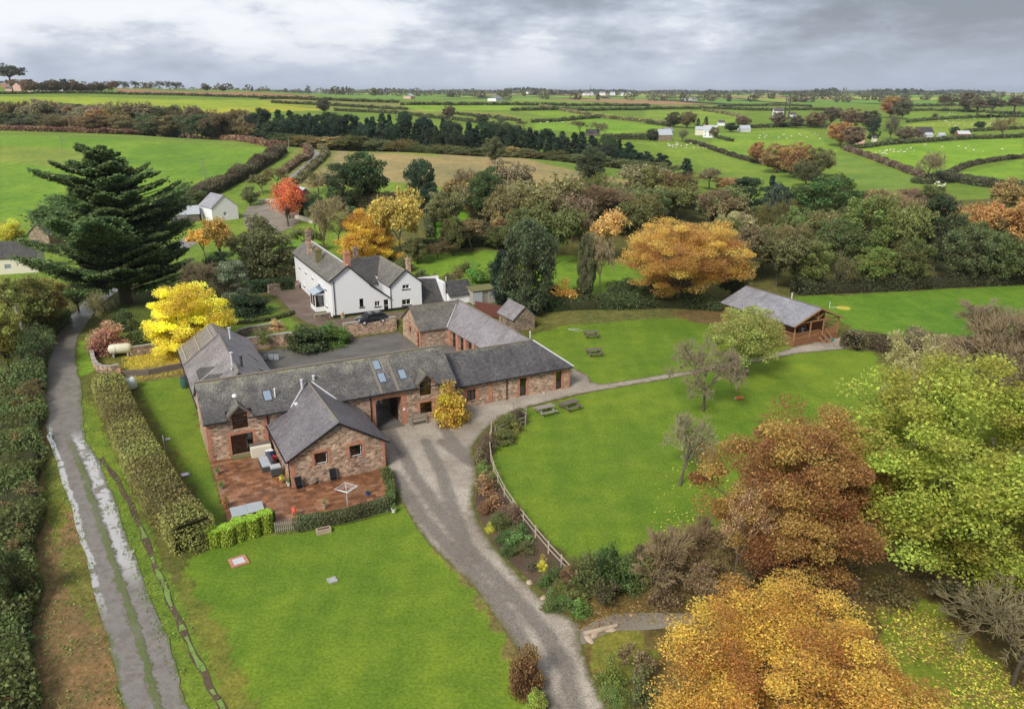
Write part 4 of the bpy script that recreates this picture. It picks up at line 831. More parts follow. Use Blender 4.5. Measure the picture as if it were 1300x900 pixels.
mb = MB(); mb.tube([(28.95, VF-.25, 8.9), (28.95, 131.2, 8.9)], .11, 6); mb.build('ridge_tiles', 'lead', roof)
mb = MB(); rl(mb, (30.8, 112.7, 4.5), (35.4, 112.7, 4.5), (37.5, 119, 7.45), (30.6, 119, 7.45)); rl(mb, (30.6, 125.3, 4.5), (30.6, 119, 7.45), (37.5, 119, 7.45), (39.9, 125.3, 4.5)); r2 = B.add('roof', mb, 'slate_dark'); r2['label'] = 'dark slate roof between the gables'
mb = MB(); rl(mb, (34.85, VF-.25, 5.12), (37.5, VF-.25, 7.42), (37.5, 119.2, 7.42), (34.85, 112.7, 5.12)); rl(mb, (40.25, VF-.25, 5.12), (40.25, 125.2, 5.12), (37.5, 119.2, 7.42), (37.5, VF-.25, 7.42)); rl(mb, (40.25, 125.2, 5.12), (35.2, 125.2, 4.9), (37.5, 119.2, 7.42)); r3 = B.add('roof', mb, 'slate_house'); r3['label'] = 'olive grey roof over the right-hand gable'
mb = MB(); rl(mb, (32.0, VF-.2, 5.72), (32.0, 113, 5.72), (35.05, 113, 3.5), (35.05, VF-.2, 3.4)); r4 = B.add('roof', mb, 'slate_dark'); r4['label'] = 'lean-to slates between the two white gables'
mb = MB()
for a, b in (((26.05, 6.7), (28.95, 8.8)), ((32.1, 5.72), (28.95, 8.8)), ((32.05, 5.7), (35.1, 3.36)), ((34.8, 5.05), (37.5, 7.38)), ((40.3, 5.05), (37.5, 7.38))): mb.beam((a[0], VF-.3, a[1]), (b[0], VF-.3, b[1]), .05, .15)
B.add('bargeboard', mb, 'black_paint'); downpipe(B, 'v', VF, 26.75, Z0, 6.8); downpipe(B, 'v', VF, 35.1, Z0, 5.3); mb = MB(); mb.tube([(26.0, VF, 6.7), (26.0, 131, 6.7)], .06, 6); B.add('gutter', mb, 'black_paint')
chimney(B, 29.1, 108.1, 8.0, 10.6, .75, 1.1, pots=1); chimney(B, 33.6, 119.2, 6.8, 9.0, .7, .8, 'rubble', 1); chimney(B, 28.6, 129.0, 8.2, 10.5, .7, 1.3, 'rubble', 2); chimney(B, 27.6, 124.3, 7.2, 9.5, .7, .8, 'stone', 1); chimney(B, 27.4, 117.8, 6.9, 9.5, .9, 1.1, 'moss_stone', 1); chimney(B, 40.1, 113.3, 4.6, 7.7, .6, .8, 'stone', 1)
mb = MB(); mb.box(25.0, 26.4, 111.8, 114.6, Z0, 4.0); 
bp = MB(); bp.box(24.95, 26.42, 111.7, 114.7, Z0, 2.1); pch = B.add('porch', bp, 'render_white'); bp = MB()
for u in (24.97, 26.3):
    for v in (111.72, 113.2, 114.6): bp.box(u, u+.09, v, v+.09, 2.1, 4.0)
bp.box(24.95, 26.42, 111.7, 114.72, 3.9, 4.02); bp.build('porch_frame', 'white_paint', pch); bp = MB(); bp.box(25.0, 26.4, 111.76, 114.64, 2.1, 3.9); bp.build('pane', 'glass', pch); bp = MB(); bp.slab([(24.7, 111.5, 4.05), (26.45, 111.5, 4.7), (26.45, 114.9, 4.7), (24.7, 114.9, 4.05)], .06); bp.build('porch_roof', 'skyglass', pch)
# outshot, low white house and shed to the right
B = Bld('slated_outhouse', 'lean-to with steep near-black slates against the right side of the farmhouse', 'outhouse', 40.1, 108, Z0)
mb = MB(); mb.box(40.05, 44.0, 110.2, 113.5, Z0-.3, 4.3); B.add('wall', mb, 'render_white'); mb = MB(); mb.slab([(40.0, 107.6, 1.9), (43.6, 107.6, 1.9), (43.6, 110.6, 4.8), (40.0, 110.6, 5.2)], .1); B.add('roof', mb, 'slate_dark'); mb = MB(); mb.box(43.55, 43.95, 107.7, 111.2, Z0-.3, 4.7); mb.box(40.0, 44.0, 110.55, 110.9, 4.0, 5.1); B.add('parapet', mb, 'render_white')
B = Bld('white_cottage', 'low white cottage with dark slate roof, between the farmhouse and pale shed', 'cottage', 44.2, 107, Z0)
mb = MB(); facade(mb, 'v', 106.6, 44.1, 47.9, Z0-.3, 2.9); mb.box(44.1, 48.4, 106.62, 110.9, Z0-.3, 2.88); mb.box(47.6, 49.3, 107.2, 110.6, Z0-.3, 2.7); B.add('wall', mb, 'render_white')
mb = MB(); rl(mb, (43.95, 106.3, 2.85), (48.2, 106.3, 2.85), (48.2, 109, 4.6), (43.95, 109, 4.6)); rl(mb, (43.95, 111.3, 2.85), (43.95, 109, 4.6), (48.2, 109, 4.6), (48.2, 111.3, 2.85)); rl(mb, (48.2, 106.9, 3.2), (49.5, 106.9, 2.7), (49.5, 110.9, 2.7), (48.2, 110.9, 3.2)); B.add('roof', mb, 'slate_dark'); flue(B, 44.6, 109, 4.6, .5); 
mb = MB(); mb.box(48.3, 48.9, 107.1, 107.18, 1.6, 2.4); B.add('window', mb, 'black_paint')
p = G(601, 387); sh_loc = p
B = Bld('garden_shed', 'pale flat-roofed garden shed beside the brown fence', 'shed', 0, 0, frame=((p.x, p.y, p.z-.05), A))
mb = MB(); facade(mb, 'v', 0, 0, 3.9, 0, 2.1, [(1.7, 2.5, 0, 1.8), (2.9, 3.5, .9, 1.6)]); facade(mb, 'u', 0, 0, 2.6, 0, 2.1); facade(mb, 'U', 3.9, 0, 2.6, 0, 2.1); facade(mb, 'V', 2.6, 0, 3.9, 0, 2.1); B.add('wall', mb, 'concrete')
mb = MB(); mb.slab([(-.15, -.2, 2.2), (4.05, -.2, 2.2), (4.05, 2.8, 2.35), (-.15, 2.8, 2.35)], .1); B.add('roof', mb, 'moss_stone'); mb = MB(); mb.box(1.7, 2.5, .1, .15, 0, 1.8); B.add('door', mb, 'grey_wood'); mb = MB(); mb.box(2.9, 3.5, .1, .13, .9, 1.6); B.add('window', mb, 'panel_grey'); mb = MB(); mb.box(.1, 1.5, -.06, -.02, .1, 1.9); B.add('cladding', mb, 'sheet_roof')
# close-boarded fence
p0, p1 = W(46.5, 101.6), W(49.8, 101.2)
# rubble shed on the lawn edge
q = Lc(652, 418, .6); B = Bld('stone_shed', 'small stone shed with mossy slate roof at the corner of the upper lawn', 'shed', q[0], q[1], tz(*W(*q)[:2])-.1)
u0, v0, z0 = B.o; wd, ln, e, r = 3.4, 4.6, 2.0, 3.6
mb = MB(); facade(mb, 'v', v0, u0, u0+wd, z0, z0+e, top=[(u0, z0+e), (u0+wd, z0+e), (u0+wd/2, z0+r)]); facade(mb, 'u', u0, v0, v0+ln, z0, z0+e, [(v0+1.4, v0+2.3, z0, z0+1.7)]); facade(mb, 'U', u0+wd, v0, v0+ln, z0, z0+e); facade(mb, 'V', v0+ln, u0, u0+wd, z0, z0+e, top=[(u0, z0+e), (u0+wd, z0+e), (u0+wd/2, z0+r)]); B.add('wall', mb, 'rubble')
mb = MB(); rl(mb, (u0-.25, v0-.2, z0+e-.12), (u0+wd/2, v0-.2, z0+r+.06), (u0+wd/2, v0+ln+.2, z0+r+.06), (u0-.25, v0+ln+.2, z0+e-.12)); rl(mb, (u0+wd+.25, v0-.2, z0+e-.12), (u0+wd+.25, v0+ln+.2, z0+e-.12), (u0+wd/2, v0+ln+.2, z0+r+.06), (u0+wd/2, v0-.2, z0+r+.06)); B.add('roof', mb, 'slate_new'); mb = MB(); mb.box(u0+.1, u0+.15, v0+1.4, v0+2.3, z0, z0+1.7); B.add('door', mb, 'weathered')

# ------------------------------------------------------------------ timber lodge
zc = tz(*G(1007, 440)[:2]); q = Lc(1007, 440, zc)
B = Bld('timber_lodge', 'timber lodge with grey roof and a railed gable veranda at the end of the path', 'lodge', q[0], q[1], zc)
u0, v0, z0 = B.o; wd = 8.2; fl = z0+.75; vb = v0+2.5; ln = 13.5; e, r = z0+3.15, z0+4.85; um = u0+wd/2
mb = MB(); facade(mb, 'v', vb, u0, u0+wd, z0, e, [(u0+2.6, u0+3.4, fl+.0, fl+2.0), (u0+4.7, u0+5.9, fl, fl+2.0)], top=[(u0, e), (u0+wd, e), (um, r-.1)]); facade(mb, 'u', u0, vb, v0+ln, z0, e, [(v0+5, v0+6, fl+.9, fl+1.9), (v0+9, v0+10, fl+.9, fl+1.9)]); facade(mb, 'U', u0+wd, vb, v0+ln, z0, e); facade(mb, 'V', v0+ln, u0, u0+wd, z0, e, top=[(u0, e), (u0+wd, e), (um, r-.1)]); B.add('wall', mb, 'timber')
mb = MB(); rl(mb, (u0-.55, v0-.35, e-.22), (um, v0-.35, r), (um, v0+ln+.4, r), (u0-.55, v0+ln+.4, e-.22)); rl(mb, (u0+wd+.55, v0-.35, e-.22), (u0+wd+.55, v0+ln+.4, e-.22), (um, v0+ln+.4, r), (um, v0-.35, r)); roof = B.add('roof', mb, 'slate_chalet'); mb = MB(); mb.tube([(um, v0-.35, r+.04), (um, v0+ln+.4, r+.04)], .08, 6); mb.build('ridge_tiles', 'weathered', roof)
mb = MB(); mb.box(u0, u0+wd, v0, vb, fl-.12, fl); mb.box(u0, u0+wd, v0-.02, v0+.03, z0, fl-.13); mb.box(u0-.02, u0+.03, v0+.05, vb, z0, fl-.13); B.add('deck', mb, 'timber')
for u in (u0+.07, u0+2.9, u0+5.3, u0+wd-.07): mb = MB(); mb.beam((u, v0+.07, z0), (u, v0+.07, e-.1+(.0 if abs(u-um) > 3 else .0)), .14); B.add('post', mb, 'post_wood')
mb = MB(); mb.beam((u0, v0+.07, e-.1), (u0+wd, v0+.07, e-.1), .12, .16); mb.beam((um, v0+.07, e), (um, v0+.07, r-.15), .12); mb.beam((um, v0+.07, e+.1), (um-1.2, v0+.07, e+1.05-.05), .1); mb.beam((um, v0+.07, e+.1), (um+1.2, v0+.07, e+1.05-.05), .1); B.add('truss', mb, 'post_wood')
mb = MB(); mb.beam((u0-.6, v0-.4, e-.3), (um, v0-.4, r-.08), .06, .2); mb.beam((u0+wd+.6, v0-.4, e-.3), (um, v0-.4, r-.08), .06, .2); B.add('bargeboard', mb, 'post_wood')
mb = MB()
def rail(a, b):
    mb.beam((*a, fl+.95), (*b, fl+.95), .07); mb.beam((*a, fl+.15), (*b, fl+.15), .06); L_ = math.hypot(b[0]-a[0], b[1]-a[1]); n = int(L_/.16)
    for i in range(n+1): t = i/n; x, y = a[0]+(b[0]-a[0])*t, a[1]+(b[1]-a[1])*t; mb.beam((x, y, fl+.12), (x, y, fl+.93), .035)
rail((u0+.1, v0+.08), (u0+4.6, v0+.08)); rail((u0+5.7, v0+.08), (u0+wd-.1, v0+.08)); rail((u0+.08, v0+.1), (u0+.08, vb)); rail((u0+wd-.08, v0+.1), (u0+wd-.08, vb)); B.add('railing', mb, 'post_wood')
for nm, h, cl in (('door', (u0+2.6, u0+3.4, fl+.0, fl+2.0), 1), ('glazed_door', (u0+4.7, u0+5.9, fl, fl+2.0), 2)): window(B, 'v', vb, *h, frame='rust', sur=None, cols=cl, rows=2 if cl == 1 else 1, name=nm, dep=.1)
for a in (5, 9): window(B, 'u', u0, v0+a, v0+a+1, fl+.9, fl+1.9, frame='rust', sur=None, cols=2, dep=.1)
mb = MB()
for i in range(4): mb.box(u0+4.65, u0+5.65, v0-.28*(i+1), v0-.28*i-.02, fl-.19*(i+1)-.04, fl-.19*(i+1))
B.add('steps', mb, 'weathered'); mb = MB()
for u in (u0+4.62, u0+5.68): mb.beam((u, v0, fl+.9), (u, v0-1.15, z0+.95), .07); mb.beam((u, v0-1.15, z0), (u, v0-1.15, z0+1.05), .1); mb.beam((u, v0, fl-.1), (u, v0-1.15, z0+.1), .06, .2)
B.add('stair_rail', mb, 'post_wood'); flue(B, um+.9, v0+5.8, r-.4, .9)
lodge = (u0, v0, z0, fl, wd)

# ------------------------------------------------------------------ vegetation prototypes
def leaf_quads(C, size, rg, flat=0., asp=1.5):
    n = len(C); a = rg.normal(size=(n, 3)); 
    if flat: a[:, 2] *= (1-flat)
    a /= np.linalg.norm(a, axis=1)[:, None]+1e-9; b = rg.normal(size=(n, 3))
    if flat: b[:, 2] *= (1-flat)
    b -= (a*b).sum(1)[:, None]*a; b /= np.linalg.norm(b, axis=1)[:, None]+1e-9
    s = (size*(.6+.8*rg.random(n)))[:, None]
    V = np.stack([C-a*s*.5*asp, C-b*s*.5+a*s*.1, C+a*s*.5*asp, C+b*s*.5+a*s*.1], 1).reshape(-1, 3)
    return V, np.arange(4*n).reshape(-1, 4)
def segs_mesh(S, sides=4):
    """S: list of (p0, p1, r0, r1) -> vertices, quads"""
    p0 = np.array([s[0] for s in S], float); p1 = np.array([s[1] for s in S], float); r0 = np.array([s[2] for s in S]); r1 = np.array([s[3] for s in S])
    d = p1-p0; d /= np.linalg.norm(d, axis=1)[:, None]+1e-9; h = np.where(np.abs(d[:, 2:3]) < .9, [[0, 0, 1.]], [[1., 0, 0]]); a = np.cross(d, h); a /= np.linalg.norm(a, axis=1)[:, None]+1e-9; b = np.cross(d, a)
    V = []; 
    for k in range(sides):
        t = 2*math.pi*k/sides; o = a*math.cos(t)+b*math.sin(t); V.append(p0+o*r0[:, None]); V.append(p1+o*r1[:, None])
    V = np.stack(V, 1).reshape(-1, 3); m = 2*sides; base = (np.arange(len(S))*m)[:, None]
    Fq = np.concatenate([base+np.array([[2*k, 2*((k+1) % sides), 2*((k+1) % sides)+1, 2*k+1]]) for k in range(sides)]); return V, Fq
def trunk_mesh(name, S, mat='bark', sides=6):
    V, Fq = segs_mesh(S, sides); return raw_mesh(name, V, Fq, [mat], None, True)
PROTO = {}
def crown_proto(key, seed, nc, nl, size, zb=.18, cr=.12, shell=.55, flat=0., shape='round', squash=.75, trunk=True, tr=.022, lean=0):
    rg = np.random.default_rng(seed); C = []
    ph = rg.random(4)*6.28; amp = .12
    while len(C) < nc:
        u = rg.normal(size=3); u /= np.linalg.norm(u); rr = (shell+(1-shell)*rg.random())
        if rg.random() < .12: rr *= .6
        th = math.atan2(u[1], u[0]); lob = 1+amp*math.sin(3*th+ph[0])+amp*.7*math.sin(5*th+ph[1]+3*u[2])
        if shape == 'round': x, y, z = u[0]*.42*rr*lob, u[1]*.42*rr*lob, (zb+1)/2+u[2]*(1-zb)/2*.92*rr*(1+.1*math.sin(4*th+ph[2]))
        elif shape == 'dome':
            if u[2] < -.15: continue
            x, y, z = u[0]*.42*rr*lob, u[1]*.42*rr*lob, zb+(u[2]+.15)/1.15*(1-zb)*.93*rr
        elif shape == 'column':
            z = rg.random(); w = .42*min(1, .35+2.2*z, 3*(1-z)**.7+.12); x, y = math.cos(th)*w*rr*lob, math.sin(th)*w*rr*lob; z = zb+(1-zb)*z*.96
        elif shape == 'cone':
            z = rg.random()**1.35; w = .45*(1-z)**.85+.02; lob2 = 1+.22*math.sin(z*38+ph[3]); x, y = math.cos(th)*w*rr*lob2, math.sin(th)*w*rr*lob2; z = zb+(1-zb)*z*.97-.05*rr*(1-z)
        elif shape == 'vase':
            z = rg.random(); w = .43*(.35+.65*math.sin(math.pi*min(1, .15+z*.75))); x, y = math.cos(th)*w*rr*lob, math.sin(th)*w*rr*lob; z = zb+(1-zb)*z
        C.append((x+lean*z, y, z))
    C = np.array(C); V = []; lv = []; cv = []
    for c in C:
        k = int(nl*(.6+.8*rg.random())); p = rg.normal(size=(k, 3)); p /= np.linalg.norm(p, axis=1)[:, None]; p *= (rg.random(k)**.45)[:, None]; p[:, 2] = p[:, 2]*squash
        r = cr*(.65+.7*rg.random()); P_ = c+p*r*[1, 1, 1]
        V.append(P_); t = rg.random(); lv.append(rg.random(k)); cv.append(np.clip(np.full(k, t)+.12*rg.normal(size=k), 0, 1))
    P_ = np.concatenate(V); lv = np.repeat(np.concatenate(lv), 4); cv = np.repeat(np.concatenate(cv), 4); Vq, Fq = leaf_quads(P_, size, rg, flat)
    cm = raw_mesh(key+'_crown', Vq, Fq, ['leaf'], {'lv': lv, 'cv': cv})
    S = []
    if trunk:
        top = np.array([lean*.6, 0, zb+(1-zb)*(.85 if shape in ('cone', 'column') else .35)]); base = np.array([0, 0, -.03]); mid = np.array([lean*.15+.01, .008, zb*.7+.02])
        S += [(base, mid, tr*1.4, tr), (mid, top, tr, tr*.5)]
        idx = rg.permutation(len(C))[:min(26, nc)]
        for i in idx:
            c = C[i]; st = mid+(top-mid)*min(.95, max(0., (c[2]-mid[2])*.5)); q = st+(c-st)*.55+np.array([0, 0, .03]); S += [(st, q, tr*.42, tr*.25), (q, c, tr*.25, tr*.08)]
    PROTO[key] = (cm, trunk_mesh(key+'_trunk', S) if S else None)
def bare_proto(key, seed, levels=5, spread=.6, first=.3, droop=0., kids=(3, 4), tr=.022, leafn=0, leafsize=.02, up=.15, lens=.72, twr=.0013, lean=0, lowbranch=False):
    rg = np.random.default_rng(seed); Sb = []; St = []; tips = []
    def grow(p, d, L_, r, lv):
        n = 2 if lv < levels-1 else 1; q = p
        for i in range(n):
            dd = d+rg.normal(size=3)*.13; dd[2] += up*(.3 if lv < 2 else .12)-droop*lv*.08; dd /= np.linalg.norm(dd); e = q+dd*L_/n
            (Sb if lv < 2 else St).append((q, e, r*(1-.25*i/n), r*(1-.25*(i+1)/n))); 
            if lv >= levels-2: tips.append(e)
            if lv and i == 0 and lv < levels-1 and rg.random() < .7: branch(e, dd, L_*.55, r*.45, lv+1)
            q = e; d = dd
        if lv < levels-1:
            for k in range(rg.integers(kids[0], kids[1]+1)): branch(q, d, L_*lens, max(r*.55, twr), lv+1)
    def branch(p, d, L_, r, lv):
        a = rg.normal(size=3); a -= a.dot(d)*d; a /= np.linalg.norm(a)+1e-9; s = spread*(.6+.6*rg.random()); dd = d*math.cos(s)+a*math.sin(s); grow(p, dd/np.linalg.norm(dd), L_*(.75+.4*rg.random()), max(r, twr), lv)
    grow(np.array([0, 0, -.02]), np.array([lean, 0, 1.]), first, tr, 0)
    allp = np.array([s[1] for s in Sb+St]); mn, mx = allp.min(0), allp.max(0); 
    sx = 1/max(np.percentile(np.abs(allp[:, 0]-lean*0), 97)*2, np.percentile(np.abs(allp[:, 1]), 97)*2, .01); sz = 1/np.percentile(allp[:, 2], 99.5); sc3 = np.array([sx, sx, sz])
    fix = lambda S: [(s[0]*sc3, s[1]*sc3, s[2], s[3]) for s in S]
    V, Fq = segs_mesh(fix(St), 3); A_ = None; mats = ['twig']
    if leafn:
        T = np.array(tips)*sc3; T = T[rg.integers(0, len(T), leafn)]+rg.normal(size=(leafn, 3))*.012; V2, F2 = leaf_quads(T, leafsize, rg); nv = len(V)
        Fq = np.concatenate([Fq, F2+nv]); V = np.concatenate([V, V2]); A_ = {'lv': np.concatenate([np.zeros(nv), np.repeat(rg.random(leafn), 4)]), 'cv': np.concatenate([np.zeros(nv), np.repeat(rg.random(leafn), 4)])}
        me = raw_mesh(key+'_crown', V, Fq, ['twig', 'leaf'], A_); mi = np.zeros(len(Fq), np.int32); mi[-leafn:] = 1; me.polygons.foreach_set('material_index', mi)
    else: me = raw_mesh(key+'_crown', V, Fq, ['twig'])
    PROTO[key] = (me, trunk_mesh(key+'_trunk', fix(Sb)))
for i in range(3): crown_proto('round%d' % i, 10+i, 95, 150, .022, zb=.12, cr=.105)
for i in range(2): crown_proto('dome%d' % i, 20+i, 80, 150, .024, zb=.0, cr=.12, shape='dome', shell=.6)
for i in range(2): crown_proto('loose%d' % i, 30+i, 80, 60, .019, zb=.15, cr=.11, shell=.35, squash=1.1)
for i in range(2): crown_proto('spruce%d' % i, 40+i, 130, 80, .026, zb=.06, cr=.07, shape='cone', squash=.35, flat=.5)
crown_proto('pine0', 45, 70, 140, .023, zb=.2, cr=.13, shape='vase', squash=.5, shell=.5); crown_proto('column0', 46, 110, 150, .026, zb=.02, cr=.12, shape='column', shell=.7)
crown_proto('bush0', 50, 60, 130, .034, zb=-.05, cr=.17, shape='dome', shell=.6, trunk=False); crown_proto('bush1', 51, 40, 45, .04, zb=-.05, cr=.2, shape='dome', shell=.4, trunk=False)
crown_proto('tuft0', 52, 26, 40, .06, zb=-.1, cr=.24, shape='dome', shell=.3, trunk=False, squash=1.2)
crown_proto('big0', 60, 340, 400, .0070, zb=.10, cr=.07, shell=.62, squash=.6, flat=.35); crown_proto('big1', 61, 310, 400, .0074, zb=.08, cr=.075, shell=.6, squash=.62, flat=.3)
crown_proto('big2', 62, 280, 520, .0060, zb=.10, cr=.075, shell=.55, squash=.65, flat=.3); crown_proto('yellow0', 63, 210, 300, .0112, zb=.05, cr=.085, shape='dome', shell=.55, squash=.7)
crown_proto('apple0', 64, 180, 170, .0115, zb=.2, cr=.085, shell=.45, squash=.8)
bare_proto('bare0', 70, 6, .55, .22, up=.25, twr=.0032, kids=(4, 5)); bare_proto('bare1', 71, 6, .7, .18, up=.1, twr=.0030, kids=(4, 5)); bare_proto('bare2', 72, 6, .42, .22, up=.4, twr=.0032, kids=(4, 4))
bare_proto('thin0', 73, 6, .5, .18, leafn=6500, leafsize=.026, up=.2, twr=.0028, kids=(4, 5)); bare_proto('thin1', 74, 6, .65, .15, leafn=11000, leafsize=.026, up=.15, twr=.0028, kids=(4, 5))
bare_proto('fine0', 90, 6, .6, .17, leafn=30000, leafsize=.0085, up=.15, twr=.0016, kids=(4, 5)); bare_proto('weep0', 75, 6, .5, .34, droop=1.5, up=.2, twr=.0035, kids=(4, 5)); bare_proto('lean0', 76, 6, .75, .22, up=.05, lean=.75, twr=.0028, kids=(4, 5)); bare_proto('birch0', 77, 6, .45, .42, leafn=2600, leafsize=.012, up=.3, twr=.002, tr=.013, kids=(3, 4))
bare_proto('brush0', 78, 5, .55, .12, up=.3, twr=.005, kids=(5, 6), leafn=3000, leafsize=.035, tr=.012); bare_proto('brush1', 79, 5, .4, .1, up=.5, twr=.0045, kids=(6, 7), tr=.012)
# windswept umbrella tree and one with strong limbs
crown_proto('umbrella0', 80, 60, 70, .035, zb=.5, cr=.13, shape='dome', squash=.45, shell=.5, tr=.03, lean=.12)
CONE = ('spruce0', 'spruce1'); BR = ('round0', 'round1', 'round2')
KEYNAME = {}
def tree(kind, base, h, w, color, label, cat='tree', group=None, rz=None, name=None, trunkcol=None, wy=None):
    cm, tm = PROTO[kind]; rz = random.uniform(0, 6.28) if rz is None else rz
    nm = name or ('bush' if kind[:4] in ('bush', 'tuft', 'brus') else 'conifer' if kind[:5] in ('spruc', 'pine0') else 'bare_tree' if kind[:4] in ('bare', 'weep', 'lean') else 'birch_tree' if kind == 'birch0' else 'tree')
    if cat == 'tree' and nm in ('bare_tree', 'conifer'): cat = nm.replace('_', ' ')
    if tm is None:
        o = bpy.data.objects.new(nm, cm); link(o); o.location = base; o.rotation_euler = (0, 0, rz); o.scale = (w, wy or w, h); o.color = (*color, 1); return tag(o, label, cat, group)
    t = thing(nm, label, cat, base, rz, group); t.scale = (w, wy or w, h)
    a = bpy.data.objects.new('trunk', tm); link(a, t); b = bpy.data.objects.new('crown', cm); link(b, t); b.color = (*color, 1); a.color = (*(trunkcol or color), 1); return t
def vary(c, s=.12):
    k = 1+random.uniform(-s, s); return tuple(max(.004, x*k*(1+random.uniform(-s, s)*.5)) for x in c)
def T(kind, bx, by, top, wpx, color, label, cat='tree', group=None, **k):
    """tree standing at ground pixel (bx,by), its top at row `top`, crown wpx wide"""
    p = G(bx, by); d = p.y*cp-(p.z-CH)*sp; return tree(kind, p, max(.4, ZT(p.y, top)-p.z), wpx*d/F*1.06, color, label, cat, group, **k)
def TYp(kind, px, Y, top, w, color, label, cat='tree', group=None, **k):
    p = GY(px, Y); return tree(kind, p, max(2., ZT(Y, top)-p.z), w, color, label, cat, group, **k)
def hedge(path, w, h, color, label, leaf=None, cat='hedge', group=None, wild=.15, k=2.2, name='hedge', cols=None, px=True, straight=False, core=True):
    P_ = gpx(path) if px else [Vector(p) for p in path]; P_ = [Vector((p.x, p.y)) for p in P_]
    if not straight and len(P_) > 2: P_ = smooth_line(P_, 5)
    rg = np.random.default_rng(abs(hash((len(path), int(P_[0].x*7), int(P_[0].y*5)))) % 99991)
    P_ = np.array(P_); d = np.diff(P_, axis=0); L_ = np.hypot(d[:, 0], d[:, 1]); cum = np.concatenate([[0], np.cumsum(L_)]); tot = cum[-1]
    D = P_[:, 1].mean(); leaf = leaf or max(.13, D*.0016)
    per = w+2*h; n = int(min(26000, k*tot*per/leaf**2)); s = rg.random(n)*tot; j = np.clip(np.searchsorted(cum, s, side='right')-1, 0, len(L_)-1); t = (s-cum[j])/L_[j]
    c = P_[j]+d[j]*t[:, None]; nx = -d[j, 1]/L_[j]; ny = d[j, 0]/L_[j]; q = rg.random(n)*per
    hh = h*(1+wild*np.sin(s*.45/h*2+1)+wild*.8*np.sin(s*1.1/h+3)+wild*.9*rg.normal(size=n)*.5); ww = w*(1+wild*.6*np.sin(s*.7/h+2))
    a = np.where(q < h, -.5, np.where(q < h+w, (q-h)/w-.5, .5)); zz = np.where(q < h, q/h, np.where(q < h+w, 1., (per-q)/h)); rnd = np.clip(1-(np.abs(a)*2)**6*.12-(zz > .85)*np.abs(a)**3*.6, 0, 1)
    dep = 1-np.abs(rg.normal(size=n))*.10; off = a*ww*dep*np.where(zz > .8, .94, 1); z = zz*hh*rnd*np.where((q >= h) & (q < h+w), dep, 1)
    x = c[:, 0]+nx*off+rg.normal(size=n)*leaf*.3; y = c[:, 1]+ny*off+rg.normal(size=n)*leaf*.3
    ends = (s < .0) 
    ne = int(min(1500, k*w*h/leaf**2)); es = rg.integers(0, 2, ne); ea = rg.random(ne)-.5; ez = rg.random(ne); i0 = np.where(es == 0, 0, len(L_)-1); pe = np.where((es == 0)[:, None], P_[0], P_[-1]); sg = np.where(es == 0, -1, 1)[:, None]*(.06+.25*w*(1-(2*ea)**2))[:, None]; de = d[i0]/L_[i0][:, None]
    xe = pe[:, 0]-de[:, 1]*ea*w*.95+de[:, 0]*sg[:, 0]; ye = pe[:, 1]+de[:, 0]*ea*w*.95+de[:, 1]*sg[:, 0]; x = np.concatenate([x, xe]); y = np.concatenate([y, ye]); z = np.concatenate([z, ez*h*(.97-.2*np.abs(2*ea)**3)]); s = np.concatenate([s, np.where(es == 0, 0, tot)]); n += ne
    C = np.column_stack([x, y, terrain(x, y)+np.maximum(z, .02)]); V, Fq = leaf_quads(C, leaf, rg)
    cvv = np.clip(.5+.28*np.sin(s*.8/h+1.3)+.2*np.sin(s*2.3/h)+.1*rg.normal(size=n), 0, 1); lv = np.repeat(rg.random(n), 4); cvv = np.repeat(cvv, 4)
    o0 = P_[0]; z0 = float(terrain(o0[0], o0[1])); nl = len(Fq)
    if core:
        m = max(2, int(tot/max(1., w*.8))); cs = np.linspace(0, tot, m+1); cj = np.clip(np.searchsorted(cum, cs, side='right')-1, 0, len(L_)-1); ct = (cs-cum[cj])/L_[cj]; cc = P_[cj]+d[cj]*ct[:, None]; cn = np.column_stack([-d[cj, 1]/L_[cj], d[cj, 0]/L_[cj]])
        CV = []; tz_ = terrain(cc[:, 0], cc[:, 1])
        for f, zf_ in ((-.43, -.1), (-.43, .8), (-.3, .9), (.3, .9), (.43, .8), (.43, -.1)): CV.append(np.column_stack([cc+cn*f*w, tz_+zf_*h*(1-wild*.6)]))
        CV = np.stack(CV, 1).reshape(-1, 3); i = np.arange(m)[:, None]*6+np.arange(5)[None, :]; i = i.ravel(); CF = np.stack([i, i+1, i+7, i+6], 1); e1 = np.array([[0, 1, 4, 5], [1, 2, 3, 4]]); CF = np.concatenate([CF, e1, e1[:, ::-1]+6*m]); nv = len(V); V = np.concatenate([V, CV]); Fq = np.concatenate([Fq, CF+nv]); lv = np.concatenate([lv, np.zeros(len(CV))]); cvv = np.concatenate([cvv, np.zeros(len(CV))])
    me = raw_mesh(name, V-np.array([o0[0], o0[1], z0]), Fq, ['leaf', 'hedge_core'], {'lv': lv, 'cv': cvv}); mi = np.zeros(len(Fq), np.int32); mi[nl:] = 1; me.polygons.foreach_set('material_index', mi)
    o = bpy.data.objects.new(name, me); o.location = (o0[0], o0[1], z0); link(o); o.color = (*color, 1); return tag(o, label, cat, group)
# palette
DKC = (.018, .036, .020); OLV = (.080, .088, .028); GRN = (.055, .095, .022); BRN = (.135, .105, .045); TWG = (.15, .115, .085); PLT = (.21, .18, .12); ORG = (.36, .16, .035); RUST = (.22, .105, .035); YLW = (.72, .50, .02); YGR = (.24, .27, .035); PUR = (.12, .085, .075); GRY = (.07, .09, .06)

